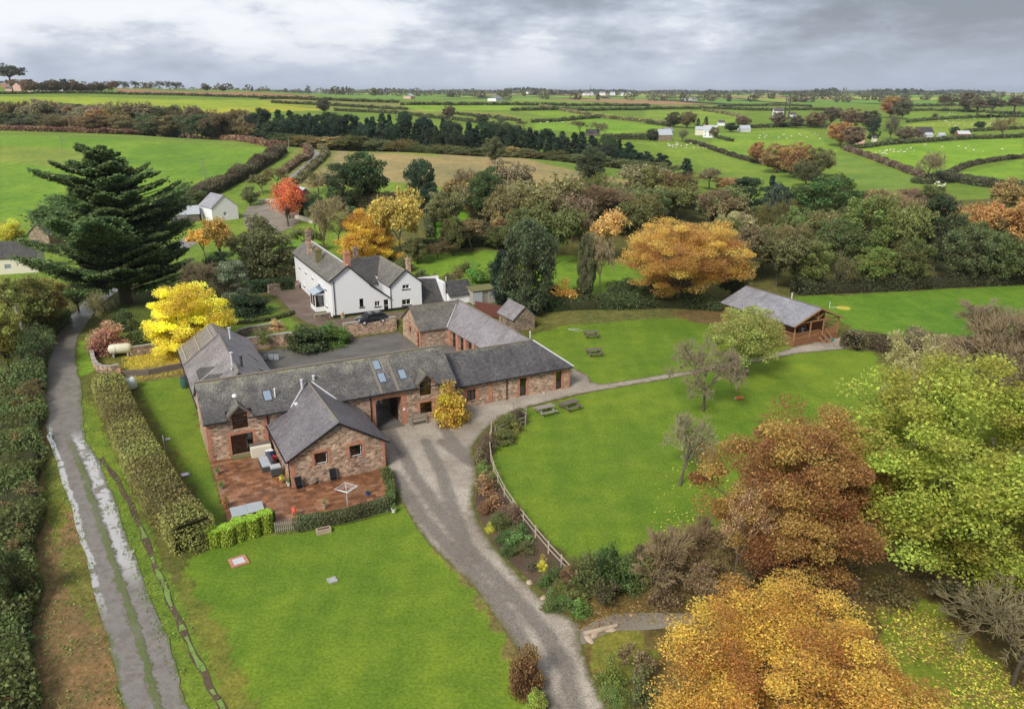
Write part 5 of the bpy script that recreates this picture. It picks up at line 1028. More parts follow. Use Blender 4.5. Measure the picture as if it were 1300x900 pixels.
# ------------------------------------------------------------------ the great cedar
def cedar():
    p = G(160, 384); H_ = ZT(p.y, 184)-p.z; d = p.y*cp-(p.z-CH)*sp; Wd = 158*d/F; rg = np.random.default_rng(5)
    t = thing('cedar_tree', 'huge dark green spreading conifer towering over the lane, left of the farmhouse', 'tree', p)
    prof = lambda f: np.interp(f, [.1, .2, .4, .55, .68, .8, .9, 1.], [.85, .95, 1., .98, .82, .62, .42, .12])
    C = []; S = []; lead = [(0, 0), (.05, .03), (-.06, .02)]
    S.append(((0, 0, -.3), (.2, 0, H_*.3), 1.0, .75)); S.append(((.2, 0, H_*.3), (-.5, 0, H_*.7), .75, .4)); S.append(((-.5, 0, H_*.7), (-1.2, 0, H_*.97), .4, .06)); S.append(((.2, 0, H_*.3), (2.2, .5, H_*.75), .5, .2)); S.append(((0, 0, H_*.25), (-2.6, .6, H_*.72), .45, .2))
    cvs = []
    nb = 185
    for i in range(nb):
        f = .13+.85*((i+.5)/nb)**.9; th = i*2.39996+rg.normal()*.2; R_ = Wd/2*prof(f)*(.38+.85*rg.random()**.8)*(1+.24*math.sin(3*th+f*11)); z0 = H_*f-R_*.10; k = int(5+R_*1.5); dirv = np.array([math.cos(th), math.sin(th)]); cx = -.5*f
        rise = R_*(.14+.26*rg.random()); st = np.array([cx, 0, z0]); tip = np.array([cx+dirv[0]*R_, dirv[1]*R_, z0+rise]); S.append((st, (st+tip)/2+[0, 0, rise*.1], .14, .08)); S.append(((st+tip)/2+[0, 0, rise*.1], tip, .08, .02))
        tone = rg.random()
        for j in range(k):
            s = .28+.74*(j+.5)/k; wloc = (.16+.17*(1-abs(2*s-1.1)))*R_*.9; n = int(34+90*wloc); side = rg.normal(size=n)*wloc*.42; al = s+rg.normal(size=n)*.05
            x = cx+dirv[0]*R_*al-dirv[1]*side; y = dirv[1]*R_*al+dirv[0]*side; z = z0+rise*al**1.6+rg.normal(size=n)*.13-np.abs(side)*.10+.1*rg.random(n)
            C.append(np.column_stack([x, y, z])); cvs.append(np.clip(np.full(n, .2+.5*tone+.3*s)+rg.normal(size=n)*.1, 0, 1))
    C = np.concatenate(C); cvs = np.concatenate(cvs); V, Fq = leaf_quads(C, .27, rg, .72, 1.9); lv = np.repeat(rg.random(len(C)), 4)
    cm = raw_mesh('cedar_crown', V, Fq, ['leaf'], {'lv': lv, 'cv': np.repeat(cvs, 4)}); tm = trunk_mesh('cedar_trunk', S, 'bark', 7)
    a = bpy.data.objects.new('trunk', tm); link(a, t); b = bpy.data.objects.new('crown', cm); link(b, t); b.color = (.070, .095, .030, 1)
cedar()

# ------------------------------------------------------------------ nearby trees, one by one
T('big0', 1200, 752, 452, 350, (.205, .21, .02), 'huge yellow-green leafy tree filling the right edge, beside the rust oak')
T('big1', 1000, 752, 514, 236, (.19, .092, .024), 'rust and green oak in the middle of the right-hand group')
T('big2', 985, 985, 772, 340, (.27, .135, .014), 'golden orange tree cut by the bottom edge of the picture')
T('fine0', 1125, 560, 432, 120, (.26, .23, .11), 'pale bare willow behind the left shoulder of the yellow-green tree')
T('bare0', 1255, 600, 400, 170, (.17, .13, .10), 'bare brown tree behind the right side of the yellow-green tree')
T('bare2', 1222, 455, 378, 90, (.19, .15, .13), 'leafless pinkish-grey tree at the field edge right of the lodge')
T('fine0', 1190, 520, 436, 130, (.25, .20, .11), 'low pale bare thicket tree between the lodge and the yellow-green tree')
T('bare1', 1285, 870, 752, 150, (.17, .15, .11), 'tangled bare grey tree at the bottom right corner')
T('brush0', 1245, 800, 738, 110, (.10, .09, .05), 'dark scrubby bush under the yellow-green tree', 'bush')
T('apple0', 946, 478, 388, 108, (.20, .20, .05), 'olive rounded tree on the lawn in front of the lodge', rz=.5)
T('bare1', 893, 522, 436, 84, (.20, .17, .15), 'small bare grey fruit tree on the lawn left of the olive tree', trunkcol=(.1, .08, .06))
T('lean0', 862, 617, 530, 86, (.24, .23, .18), 'leaning pale-barked tree with whitish twigs on the big lawn', rz=.4)
T('birch0', 930, 770, 610, 105, (.26, .16, .10), 'thin bare birch with a few orange leaves left of the rust oak', trunkcol=(.5, .45, .4))
T('thin0', 985, 700, 600, 80, (.19, .12, .08), 'spindly reddish-brown bare tree in front of the rust oak')
T('yellow0', 240, 440, 352, 118, (.42, .34, .01), 'bright lemon-yellow tree behind the slated range')
T('bush0', 276, 438, 405, 50, (.20, .30, .02), 'lime green lower tree touching the right side of the bright yellow one', 'bush')
T('yellow0', 466, 332, 259, 86, (.34, .20, .012), 'dense orange-yellow tree behind the farmhouse chimneys')
T('loose1', 366, 288, 225, 50, (.34, .055, .022), 'scarlet maple beside the pale yard beyond the farmhouse', name='tree'); T('round1', 368, 278, 226, 38, (.30, .045, .02), 'denser scarlet top growing in the middle of the maple')
T('thin1', 508, 330, 244, 62, (.30, .22, .05), 'olive tree with orange fringe between the orange-yellow tree and the paddock')
T('bare0', 412, 335, 250, 62, (.22, .19, .13), 'tall pale bare tree left of the orange-yellow tree'); T('dome0', 338, 352, 272, 92, (.10, .10, .042), 'wide olive-brown willow in front of the pale yard')
T('thin0', 284, 345, 278, 50, (.34, .22, .06), 'thin orange-flecked tree beside the cream outbuilding'); T('thin0', 262, 330, 292, 40, (.42, .25, .05), 'small sparse amber tree at the edge of the cedar', group=None)
T('bare1', 262, 392, 330, 60, (.15, .12, .10), 'bare purple-brown tree between the cedar and the grey conifer'); T('pine0', 298, 390, 332, 46, (.13, .15, .10), 'pale grey-green conifer beside the farmhouse drive')
T('bush0', 318, 398, 366, 52, (.030, .045, .022), 'dark rounded evergreen bush under the grey conifer', 'bush'); T('round2', 285, 372, 318, 44, (.035, .05, .025), 'dark evergreen behind the grey conifer')
T('round2', 465, 262, 190, 62, (.042, .066, .024), 'broad dark green tree in front of the stubble field'); T('pine0', 436, 268, 210, 46, (.04, .06, .026), 'dark green tree leaning against the left of the broad one')
T('column0', 536, 268, 203, 38, (.035, .055, .030), 'tall dark evergreen left of the small paddock'); T('round0', 546, 282, 238, 40, (.028, .048, .028), 'low dark evergreen at the foot of the tall one'); T('column0', 448, 300, 262, 20, (.06, .09, .04), 'slim green conifer beside the pale bare tree')
T('column0', 672, 398, 280, 62, (.060, .075, .038), 'tall grey-green tree standing behind the stone shed', wy=9); T('column0', 640, 388, 318, 34, (.020, .034, .024), 'near-black slim evergreen left of the tall grey-green tree'); T('bush0', 610, 372, 332, 42, (.09, .15, .02), 'bright green rounded bush behind the garden shed', 'bush')
T('bush1', 716, 384, 354, 42, (.44, .24, .03), 'orange-yellow shrub under the bank left of the bare weeping tree', 'bush'); T('weep0', 762, 380, 300, 40, (.22, .18, .14), 'pale leafless weeping tree behind the bank'); T('column0', 744, 378, 296, 24, (.09, .09, .045), 'slim olive tree wrapped in ivy beside the weeping tree')
T('big2', 862, 388, 270, 165, (.29, .155, .032), 'large amber oak above the upper lawn'); T('thin0', 775, 330, 268, 60, (.36, .22, .08), 'thin pale orange tree left of the amber oak')
# left edge of the photograph
T('round0', 40, 432, 350, 80, (.14, .14, .035), 'green and orange tree beside the lane, below the white barn'); T('round1', 62, 420, 352, 60, (.17, .12, .035), 'orange-tinted tree leaning over the lane under the cedar'); T('round2', 12, 470, 384, 60, (.16, .15, .03), 'yellowing tree at the left edge beside the tilted post'); T('loose0', 48, 470, 410, 60, (.06, .08, .03), 'dark green scrub tree between the lane and the tilted post')
T('bush0', 12, 303, 277, 34, (.32, .28, .02), 'bright yellow bush behind the white barn at the left edge', 'bush'); T('loose0', 100, 395, 352, 44, (.06, .075, .03), 'dark thicket tree under the cedar beside the lane')
T('loose1', 128, 412, 368, 34, (.15, .13, .06), 'small pale olive tree overhanging the lane bend'); T('bush0', 138, 446, 404, 46, (.26, .13, .10), 'pinkish-brown rhododendron inside the curved wall', 'bush'); T('bush1', 174, 440, 405, 36, (.07, .09, .025), 'green bush between the pinkish-brown shrub and the yellow tree', 'bush'); T('bush0', 155, 418, 392, 36, (.06, .08, .03), 'low green bush by the lane above the pinkish-brown shrub', 'bush')
T('bush0', 392, 442, 408, 60, (.05, .065, .025), 'dark green shrub growing over the yard wall', 'bush'); T('bush0', 424, 437, 408, 44, (.075, .12, .02), 'bright green shrub at the right end of the dark one on the yard wall', 'bush'); T('bush0', 352, 419, 404, 20, (.30, .19, .11), 'round copper-coloured shrub on the garden terrace', 'bush'); T('bush1', 334, 432, 414, 32, (.10, .11, .03), 'straggly olive shrub above the lower garden wall', 'bush')
T('bush1', 574, 538, 485, 50, (.29, .17, .012), 'orange-yellow climbing shrub against the barn wall, between window and cottage', 'bush'); T('bush0', 573, 534, 487, 44, (.26, .17, .012), 'denser heart of the orange-yellow climber on the barn wall', 'bush')
T('bush0', 666, 876, 810, 42, (.13, .065, .03), 'rounded red-brown bush on the left verge of the drive', 'bush', wy=2.2); T('bush0', 682, 905, 874, 28, (.20, .22, .03), 'small yellow-green bush below the red-brown one', 'bush')
T('column0', 18, 770, 700, 40, (.05, .06, .02), 'dark upright bramble clump at the left edge', 'bush')
# flower bed shrubs along the drive
BED = [(642, 545, 524, 30, (.10, .11, .03)), (655, 535, 519, 22, (.08, .06, .04)), (620, 572, 552, 26, (.09, .07, .045)), (612, 590, 568, 22, (.09, .075, .04)), (640, 560, 542, 30, (.12, .11, .035)), (656, 548, 534, 22, (.14, .13, .03)), (614, 600, 584, 18, (.10, .16, .03)), (618, 625, 600, 30, (.17, .09, .05)), (628, 645, 622, 28, (.16, .08, .045)), (616, 650, 634, 18, (.14, .07, .04)), (648, 660, 640, 32, (.12, .07, .05)), (636, 668, 650, 28, (.09, .10, .03)), (622, 676, 662, 12, (.32, .29, .02)), (655, 690, 668, 36, (.10, .15, .04)), (640, 688, 674, 22, (.06, .10, .025)), (668, 702, 686, 26, (.08, .08, .035)), (688, 724, 704, 15, (.34, .29, .015)), (690, 744, 728, 22, (.07, .11, .025)), (676, 722, 708, 20, (.07, .06, .04)), (702, 736, 712, 26, (.06, .08, .025)), (710, 752, 736, 24, (.12, .13, .03)), (722, 740, 718, 24, (.13, .07, .04)), (730, 760, 742, 28, (.10, .10, .03)), (738, 780, 762, 32, (.08, .13, .025)), (716, 770, 756, 20, (.09, .12, .03)), (664, 676, 660, 20, (.07, .09, .03)), (600+25, 610, 598, 14, (.12, .13, .04)), (646, 703, 692, 20, (.07, .09, .03)), (700, 760, 746, 16, (.08, .11, .03))]
for i, (x, y, t_, w, c) in enumerate(BED):
    if c[0] > .3: T('bush1', x, y, t_, w, c, ['bright yellow shrub in the bed beside the upper part of the drive', 'bright yellow shrub in the bed close to the rail fence end'][i > 14], 'bush')
    else: T(random.choice(['bush1', 'tuft0', 'bush0']), x, y, t_, w*1.1, vary(c), 'low mixed shrub in the planted bed between the drive and the rail fence', 'bush', 'shrubs in the bed beside the drive')
# undergrowth at the right of the drive mouth
UND = [(748, 750, 700, 52, (.075, .09, .03)), (775, 745, 692, 50, (.05, .075, .022)), (800, 745, 700, 46, (.07, .09, .025)), (738, 735, 702, 34, (.10, .10, .035)), (826, 742, 705, 40, (.12, .11, .035)), (768, 770, 735, 40, (.07, .06, .03)), (700, 775, 752, 30, (.08, .11, .03)), (764, 722, 698, 34, (.07, .10, .025)), (850, 735, 690, 50, (.15, .10, .05)), (880, 765, 712, 60, (.15, .095, .055)), (845, 770, 728, 44, (.13, .085, .05)), (905, 735, 690, 46, (.17, .12, .05)), (920, 800, 745, 60, (.12, .09, .045)), (810, 722, 690, 40, (.10, .08, .045)), (880, 712, 672, 44, (.20, .13, .05)), (905, 700, 672, 40, (.22, .15, .04)), (775, 875, 828, 40, (.13, .16, .03)), (800, 870, 822, 50, (.14, .10, .06)), (815, 890, 845, 44, (.10, .10, .04)), (778, 905, 868, 40, (.10, .13, .03)), (960, 742, 700, 54, (.10, .08, .045)), (1060, 772, 730, 60, (.10, .07, .045)), (1130, 768, 728, 60, (.12, .09, .04))]
for i, (x, y, t_, w, c) in enumerate(UND): T(('bush1', 'brush0', 'bush1', 'loose0')[i % 4] if i not in (1, 2) else 'bush0', x, y, t_, w, vary(c), 'tangled autumn undergrowth shrub between the big lawn and the leafy path', 'bush', 'undergrowth shrubs at the drive mouth')
T('brush1', 830, 760, 676, 90, (.20, .15, .11), 'arching bare brown scrub beside the leafy path', 'bush'); T('brush1', 885, 735, 655, 70, (.21, .15, .11), 'bare twiggy scrub at the lower corner of the big lawn', 'bush')

# ------------------------------------------------------------------ woods
def wood(pts, kinds, cols, h, w, label, group, cat='tree', jit=2.): 
    """one tree for every (px, Y, toprow)"""
    for px, Y, top in pts:
        kd = random.choice(kinds); TYp(kd, px+random.uniform(-jit, jit), Y*random.uniform(.985, 1.015), top+random.uniform(-4, 3), w*random.uniform(.75, 1.25), vary(random.choice(cols), .25), label, cat, group)
def along(x0, x1, n, Y, tops):
    out = []
    for i in range(n):
        x = x0+(x1-x0)*(i+.5)/n; Yv = np.interp(x, *Y) if isinstance(Y, tuple) else Y; out.append((x, float(Yv), float(np.interp(x, *tops))))
    return out
MIXC = [OLV, (.09, .085, .035), BRN, PUR, (.07, .075, .03), (.14, .095, .05)]
wood(along(-60, 335, 34, ([-60, 335], [470, 445]), ([-60, 0, 60, 120, 200, 260, 335], [133, 131, 128, 134, 133, 140, 150])), ['round1', 'bare1', 'thin0', 'round0', 'thin1'], [(.16, .13, .09), (.14, .12, .08), (.12, .11, .05), (.17, .12, .06)], 0, 22, 'brown and bare tree in the wooded strip behind the left pasture', 'trees in the left wooded strip')
wood(along(-40, 335, 26, ([-40, 335], [430, 415]), ([-40, 0, 120, 200, 335], [146, 146, 148, 146, 150])), ['round0', 'round1', 'thin0', 'loose0'], [(.07, .085, .04), (.10, .085, .04), (.13, .09, .045), (.055, .07, .03)], 0, 19, 'olive and brown tree along the front of the left wooded strip', 'front trees of the left wooded strip')
TYp('round0', 128, 425, 139, 14, (.20, .10, .035), 'russet tree in the left wooded strip'); TYp('round2', 305, 430, 137, 17, (.11, .075, .03), 'dark brown domed tree at the right end of the left wooded strip'); TYp('round0', 270, 425, 146, 16, (.03, .045, .025), 'near-black evergreen near the right end of the left wooded strip')
ctop = ([330, 360, 400, 430, 500, 560, 610, 660, 700, 740, 790, 840], [143, 141, 146, 145, 147, 151, 156, 164, 166, 170, 180, 190])
wood(along(326, 805, 62, ([328, 560, 800], [415, 405, 378]), ctop), ['spruce0', 'spruce1', 'spruce0', 'pine0'], [DKC, (.024, .044, .024), (.032, .048, .022)], 0, 12, 'dark conifer in the woodland belt beyond the stubble field', 'conifers of the woodland belt', jit=9.)
wood(along(335, 850, 44, ([335, 560, 850], [398, 388, 355]), (ctop[0], [t+7 for t in ctop[1]])), ['spruce0', 'spruce1', 'round1', 'spruce1'], [DKC, (.028, .045, .026), (.035, .05, .028)], 0, 12.5, 'dark tree in the middle of the woodland belt beyond the stubble field', 'middle rows of the woodland belt', jit=9.)
wood(along(345, 860, 30, ([345, 560, 700, 860], [358, 342, 325, 300]), ([345, 400, 480, 560, 640, 700, 780, 860], [172, 174, 178, 186, 190, 194, 200, 214])), ['round0', 'round1', 'thin1', 'loose1', 'thin0', 'bare1'], [OLV, (.11, .115, .04), (.13, .11, .05), (.085, .10, .04), (.17, .13, .05)], 0, 17, 'olive-brown broadleaf along the near edge of the woodland belt', 'near edge of the woodland belt')
T('spruce0', 868, 262, 200, 46, (.035, .055, .036), 'big grey-green conifer at the right end of the woodland belt'); T('spruce1', 848, 262, 214, 30, (.03, .05, .03), 'smaller conifer left of the big grey-green one')
T('round1', 750, 238, 184, 40, (.055, .065, .035), 'rounded grey-green tree in front of the belt'); T('round0', 628, 208, 174, 36, (.08, .085, .04), 'rounded olive tree in front of the conifers above the stubble')
# middle wood: from the paddock to the right edge
MID = [
 ('round1', 618, 285, 212, 56, (.055, .078, .026), 'mid-green tree right of the small paddock'), ('bare1', 598, 272, 215, 44, (.15, .11, .085), 'bare brown tree behind the paddock'),
 ('thin0', 640, 290, 235, 44, (.19, .14, .08), 'thin bare tree among the olive trees right of the paddock'), ('thin1', 690, 300, 226, 80, (.17, .155, .07), 'wide pale olive tree with ivy in the middle wood'),
 ('round0', 712, 288, 246, 46, (.075, .10, .022), 'fresh green tree beside the pale olive one'), ('bare0', 745, 300, 232, 66, (.17, .115, .09), 'reddish bare tree in the middle wood'), ('bare2', 765, 296, 236, 50, (.18, .12, .09), 'second reddish bare tree in the middle wood, beside a green one'),
 ('thin1', 800, 285, 236, 60, (.12, .13, .05), 'pale green thinning tree below the stubble field'), ('round2', 828, 290, 240, 50, (.07, .09, .035), 'grey-green tree left of the big grey-green conifer'),
 ('round0', 660, 330, 262, 50, (.09, .10, .035), 'olive tree behind the tall grey-green one'), ('thin1', 705, 335, 262, 60, (.10, .11, .035), 'mid-green thin tree above the garden lawn'), ('bare1', 735, 330, 268, 46, (.18, .14, .11), 'bare grey tree left of the weeping one'),
 ('round1', 575, 325, 275, 40, (.09, .085, .03), 'olive bush-like tree below the paddock'), ('thin0', 600, 318, 280, 50, (.15, .10, .05), 'brown hedge tree below the paddock'), ('round0', 632, 318, 286, 40, (.085, .09, .03), 'olive hedge tree above the garden lawn'),
 ('bare0', 895, 295, 240, 60, (.17, .12, .10), 'bare mauve tree behind the amber oak'), ('round2', 905, 285, 244, 40, (.06, .07, .03), 'dark olive tree behind the amber oak'), ('thin0', 930, 300, 250, 50, (.17, .13, .07), 'tan thinning tree right of the amber oak'),
 ('round1', 960, 300, 262, 44, (.09, .09, .035), 'olive tree right of the amber oak'), ('spruce1', 975, 290, 222, 34, (.03, .05, .03), 'dark conifer right of the woodland pasture'), ('pine0', 950, 268, 226, 46, (.035, .055, .028), 'dark spreading evergreen below the brown copse'), ('round0', 985, 300, 232, 44, (.045, .065, .045), 'blue-green tree beside the dark conifer'),
 ('round2', 1045, 305, 222, 92, (.050, .078, .022), 'large domed dark green tree in the right-hand wood'), ('round0', 1060, 290, 220, 50, (.075, .085, .022), 'yellow-topped shoulder of the domed green tree'), ('round1', 1010, 320, 262, 60, (.10, .12, .035), 'light green tree below the domed one'),
 ('round0', 1095, 345, 248, 84, (.10, .12, .028), 'yellow-green round tree in the centre of the right-hand wood'), ('thin1', 1135, 345, 256, 60, (.13, .14, .04), 'loose yellow-green tree right of the centre one'), ('round2', 1060, 350, 275, 64, (.075, .09, .03), 'olive tree above the far lawn'),
 ('bare0', 1135, 285, 238, 60, (.20, .14, .12), 'pinkish bare tree behind the right-hand wood'), ('bare2', 1160, 300, 250, 60, (.22, .16, .12), 'tall pale bare tree behind the dark evergreen'), ('bare2', 1110, 280, 245, 50, (.19, .13, .11), 'bare mauve tree at the head of the rushy hollow'),
 ('pine0', 1185, 345, 250, 52, (.038, .052, .024), 'dark upright evergreen in the right-hand wood'), ('round0', 1218, 310, 262, 50, (.24, .14, .055), 'tawny tree right of the dark evergreen'), ('thin1', 1262, 330, 256, 66, (.28, .14, .05), 'orange thinning tree near the right edge'), ('round1', 1290, 320, 258, 56, (.26, .12, .045), 'rust tree at the right edge of the wood'),
 ('round2', 1225, 362, 286, 70, (.075, .085, .035), 'grey-olive tree above the far lawn near the right edge'), ('round0', 1268, 362, 296, 60, (.08, .095, .03), 'green-olive tree above the far lawn at the right edge'), ('round1', 1150, 366, 300, 54, (.085, .09, .028), 'olive tree at the wood edge above the far lawn'), ('round0', 1310, 365, 290, 60, (.09, .08, .03), 'brown-green tree cut by the right edge'),
 ('thin1', 985, 365, 296, 70, (.10, .095, .04), 'olive-brown tree behind the lodge'), ('round2', 1025, 368, 304, 60, (.11, .12, .03), 'yellowing green tree behind the lodge'), ('thin0', 945, 365, 290, 56, (.13, .10, .06), 'brown thinning tree between the amber oak and the lodge'), ('round0', 930, 378, 330, 44, (.045, .06, .022), 'dark green low tree left of the lodge'), ('round1', 1105, 366, 312, 60, (.12, .14, .028), 'yellow-green tree at the wood edge right of the lodge'), ('loose0', 1065, 366, 320, 46, (.10, .09, .04), 'thin brown-green tree behind the lodge roof'),
 ('bush0', 790, 378, 352, 50, (.05, .065, .025), 'dark green bramble mound under the amber oak'), ('bush0', 825, 384, 358, 46, (.045, .06, .022), 'second dark bramble mound under the amber oak'), ('bush0', 688, 385, 362, 30, (.035, .05, .022), 'dark mound beside the tall grey-green tree'),
 ('bare1', 1178, 232, 193, 40, (.20, .17, .13), 'bare tree at the meeting of the sheep-field hedges'), ('bush0', 1198, 232, 216, 26, (.05, .055, .035), 'dark round thorn bush at the meeting of the sheep-field hedges'),
 ('round0', 985, 220, 182, 44, (.17, .105, .045), 'tan copse tree in the middle of the valley pasture'), ('round1', 1012, 226, 181, 52, (.19, .10, .04), 'russet copse tree in the valley pasture'), ('round2', 1038, 226, 186, 40, (.11, .10, .04), 'olive copse tree at the right end of the valley copse'), ('round0', 960, 208, 180, 28, (.20, .09, .04), 'small red-brown copse tree at the left end of the valley copse'), ('round1', 1022, 236, 202, 40, (.08, .08, .035), 'dark undergrowth tree in front of the valley copse'),
 ('thin0', 900, 240, 214, 40, (.14, .12, .07), 'brown scrub tree right of the grey-green conifer'), ('thin1', 925, 246, 226, 40, (.22, .12, .06), 'orange scrub at the valley bottom'),
]
for m in MID: T(m[0], *m[1:5], m[5], m[6], 'bush' if m[0][:4] == 'bush' else 'tree')
for x, y, t_, w, c, k in ((335, 248, 222, 34, (.13, .11, .05), 'thin0'), (352, 240, 212, 34, (.15, .11, .07), 'bare1'), (318, 262, 236, 26, (.10, .11, .045), 'round0'), (405, 246, 218, 36, (.13, .12, .06), 'bare1'), (424, 254, 222, 34, (.14, .11, .06), 'thin0'), (400, 268, 244, 26, (.09, .10, .035), 'round1'), (250, 262, 240, 30, (.08, .09, .035), 'round2'), (238, 272, 248, 26, (.09, .10, .04), 'round0'), (400, 300, 262, 34, (.16, .15, .08), 'bare0'), (430, 312, 272, 40, (.15, .15, .07), 'bare1'), (390, 320, 290, 34, (.12, .13, .045), 'thin1'), (375, 345, 312, 36, (.10, .105, .04), 'round1'), (308, 330, 298, 34, (.12, .115, .05), 'thin1')):
    T(k, x, y, t_, w, vary(c), 'scrubby hedgerow tree among the yards and lanes beyond the farmhouse', 'tree', 'scrub trees beyond the farmhouse')
for x, y, t_, w, c, k in ((530, 335, 302, 36, (.10, .11, .04), 'round0'), (512, 345, 322, 26, (.11, .11, .05), 'bush0'), (556, 330, 306, 34, (.13, .10, .06), 'bare1'), (580, 352, 338, 20, (.12, .085, .04), 'bush1'), (572, 362, 346, 26, (.14, .11, .06), 'brush0'), (590, 345, 330, 18, (.11, .12, .04), 'bush0'), (655, 322, 290, 34, (.10, .10, .04), 'round1'), (625, 345, 330, 16, (.08, .10, .03), 'bush0'), (535, 352, 340, 16, (.09, .11, .04), 'bush0'), (552, 356, 346, 14, (.13, .10, .05), 'bush1'), (700, 372, 356, 26, (.07, .09, .03), 'bush0'), (738, 378, 358, 30, (.07, .09, .03), 'bush0')):
    T(k, x, y, t_, w, vary(c), 'garden shrub or small tree on the lawns behind the farmhouse', 'shrub', 'garden shrubs behind the farmhouse', name='shrub')
FILL = []
for i in range(60):
    x = random.uniform(560, 1330); y = random.uniform(*((262, 312) if x < 860 else (285, 350))); 
    if 700 < x < 870 and y > 320: continue
    FILL.append((x, y))
for x, y in FILL: hpx = random.uniform(40, 60); T(random.choice(['round0', 'thin0', 'bare1', 'thin1', 'round2', 'round1', 'thin1']), x, y, y-hpx, random.uniform(44, 70), vary(random.choice([(.18, .15, .09), (.12, .115, .045), (.13, .14, .045), (.16, .12, .05), (.09, .105, .035)]), .2), 'brown-green thicket tree filling the mixed wood behind the lawns', 'tree', 'thicket trees of the mixed wood')
for i in range(16): x = 1100+i*6.5; T(random.choice(['brush1', 'bare2']), x, 268+random.uniform(-8, 14), 245+random.uniform(-4, 6), 26, vary((.22, .15, .12), .1), 'pinkish bare scrub in the rushy hollow', 'bush', 'bare scrub in the rushy hollow')
# hedgerow trees and farm trees of the middle distance
FAR = [('umbrella0', 14, 111, 80, 34, (.06, .06, .045), 'umbrella-shaped windswept tree on the left skyline'), ('round0', 411, 144, 125, 20, (.06, .06, .04), 'dark round tree alone in the bright fields above the conifers'), ('round1', 570, 152, 134, 20, (.09, .065, .045), 'brown round tree alone above the conifer belt'), ('round0', 612, 158, 145, 20, (.06, .065, .04), 'dark round hedgerow tree right of the lone brown one'), ('loose0', 636, 160, 147, 16, (.08, .08, .05), 'thin hedgerow tree right of the dark round one'),
 ('bare0', 665, 165, 153, 18, (.12, .10, .08), 'bare hedgerow tree at the right end of the pasture hedge'), ('bare0', 736, 172, 153, 26, (.16, .14, .10), 'bare pair-tree near the farm pond hedge, left one'), ('bare1', 760, 173, 155, 24, (.16, .14, .10), 'bare pair-tree near the farm pond hedge, right one'),
 ('round0', 855, 162, 142, 26, (.065, .06, .04), 'dark round tree left of the white bungalow'), ('round2', 872, 163, 141, 24, (.11, .085, .045), 'brown round tree touching the dark one left of the white bungalow'), ('spruce0', 896, 160, 148, 10, (.02, .035, .025), 'small conifer behind the white bungalow'), ('spruce0', 886, 160, 150, 9, (.02, .035, .025), 'second small conifer behind the white bungalow'), ('round0', 906, 175, 161, 16, (.12, .10, .05), 'olive tree right of the white bungalow'), ('round0', 928, 168, 156, 20, (.03, .042, .03), 'dark hedge tree below the small white house'), ('round1', 942, 162, 147, 22, (.12, .085, .06), 'brown tree behind the small white house'), ('loose1', 866, 180, 163, 18, (.12, .12, .07), 'thin tree left of the white bungalow'), ('round2', 828, 179, 163, 16, (.06, .06, .04), 'dark tree at the hedge end near the grey barn'),
 ('round0', 988, 162, 142, 24, (.11, .08, .06), 'brown tree beside the tall masts'), ('round1', 1010, 163, 146, 24, (.08, .07, .05), 'dark brown farm tree right of the masts'), ('round0', 1035, 163, 142, 30, (.13, .085, .055), 'brown farm tree on the right hill'), ('round2', 1055, 158, 135, 28, (.09, .075, .05), 'dull brown tree on the right hill above the cottage'), ('round1', 1080, 164, 137, 34, (.12, .08, .055), 'purple-brown tree on the right hill above the cottage'), ('round0', 1103, 165, 140, 30, (.07, .065, .045), 'dark tree on the right hill above the brick cottage'), ('round0', 1130, 150, 122, 30, (.19, .085, .04), 'tall russet tree on the right hill'), ('round1', 1145, 152, 123, 26, (.09, .085, .055), 'tall grey-brown tree beside the russet one'), ('round2', 1066, 186, 154, 36, (.22, .10, .04), 'orange-brown beech left of the brick cottage'), ('round0', 1082, 188, 160, 32, (.13, .085, .06), 'brown beech touching the brick cottage'), ('pine0', 1107, 182, 152, 18, (.028, .042, .028), 'dark fir right of the brick cottage'), ('loose0', 1130, 178, 145, 24, (.08, .07, .05), 'tall dark ivy-clad tree behind the farm buildings'), ('round1', 1148, 180, 160, 30, (.13, .10, .075), 'mauve-brown tree beside the low farm buildings'), ('bare1', 1165, 180, 166, 20, (.14, .10, .09), 'bare mauve tree by the low farm buildings'),
 ('bare1', 1198, 142, 120, 22, (.07, .06, .05), 'dark windswept hedgerow tree, leftmost of the skyline row'), ('round0', 1226, 143, 117, 24, (.08, .06, .045), 'dark brown domed hedgerow tree in the skyline row'), ('umbrella0', 1240, 150, 123, 26, (.09, .07, .05), 'open brown hedgerow tree in front of the domed one'), ('umbrella0', 1258, 150, 122, 24, (.06, .055, .045), 'dark spreading hedgerow tree in the skyline row'), ('umbrella0', 1287, 146, 121, 26, (.08, .06, .05), 'windswept hedgerow tree, rightmost of the skyline row'), ('round1', 1186, 152, 144, 8, (.10, .06, .04), 'tiny brown tree on the sheep-field hedge'), ('round0', 1211, 173, 161, 14, (.035, .05, .035), 'dark round bush-tree beside the sheep sheds'), ('round0', 1243, 165, 154, 16, (.03, .045, .03), 'dark round tree alone right of the sheep sheds'), ('bare1', 1272, 176, 149, 30, (.17, .13, .10), 'pale bare tree in the sheep-field hedge near the right edge')]
for m in FAR: T(m[0], *m[1:5], m[5], m[6], 'tree')
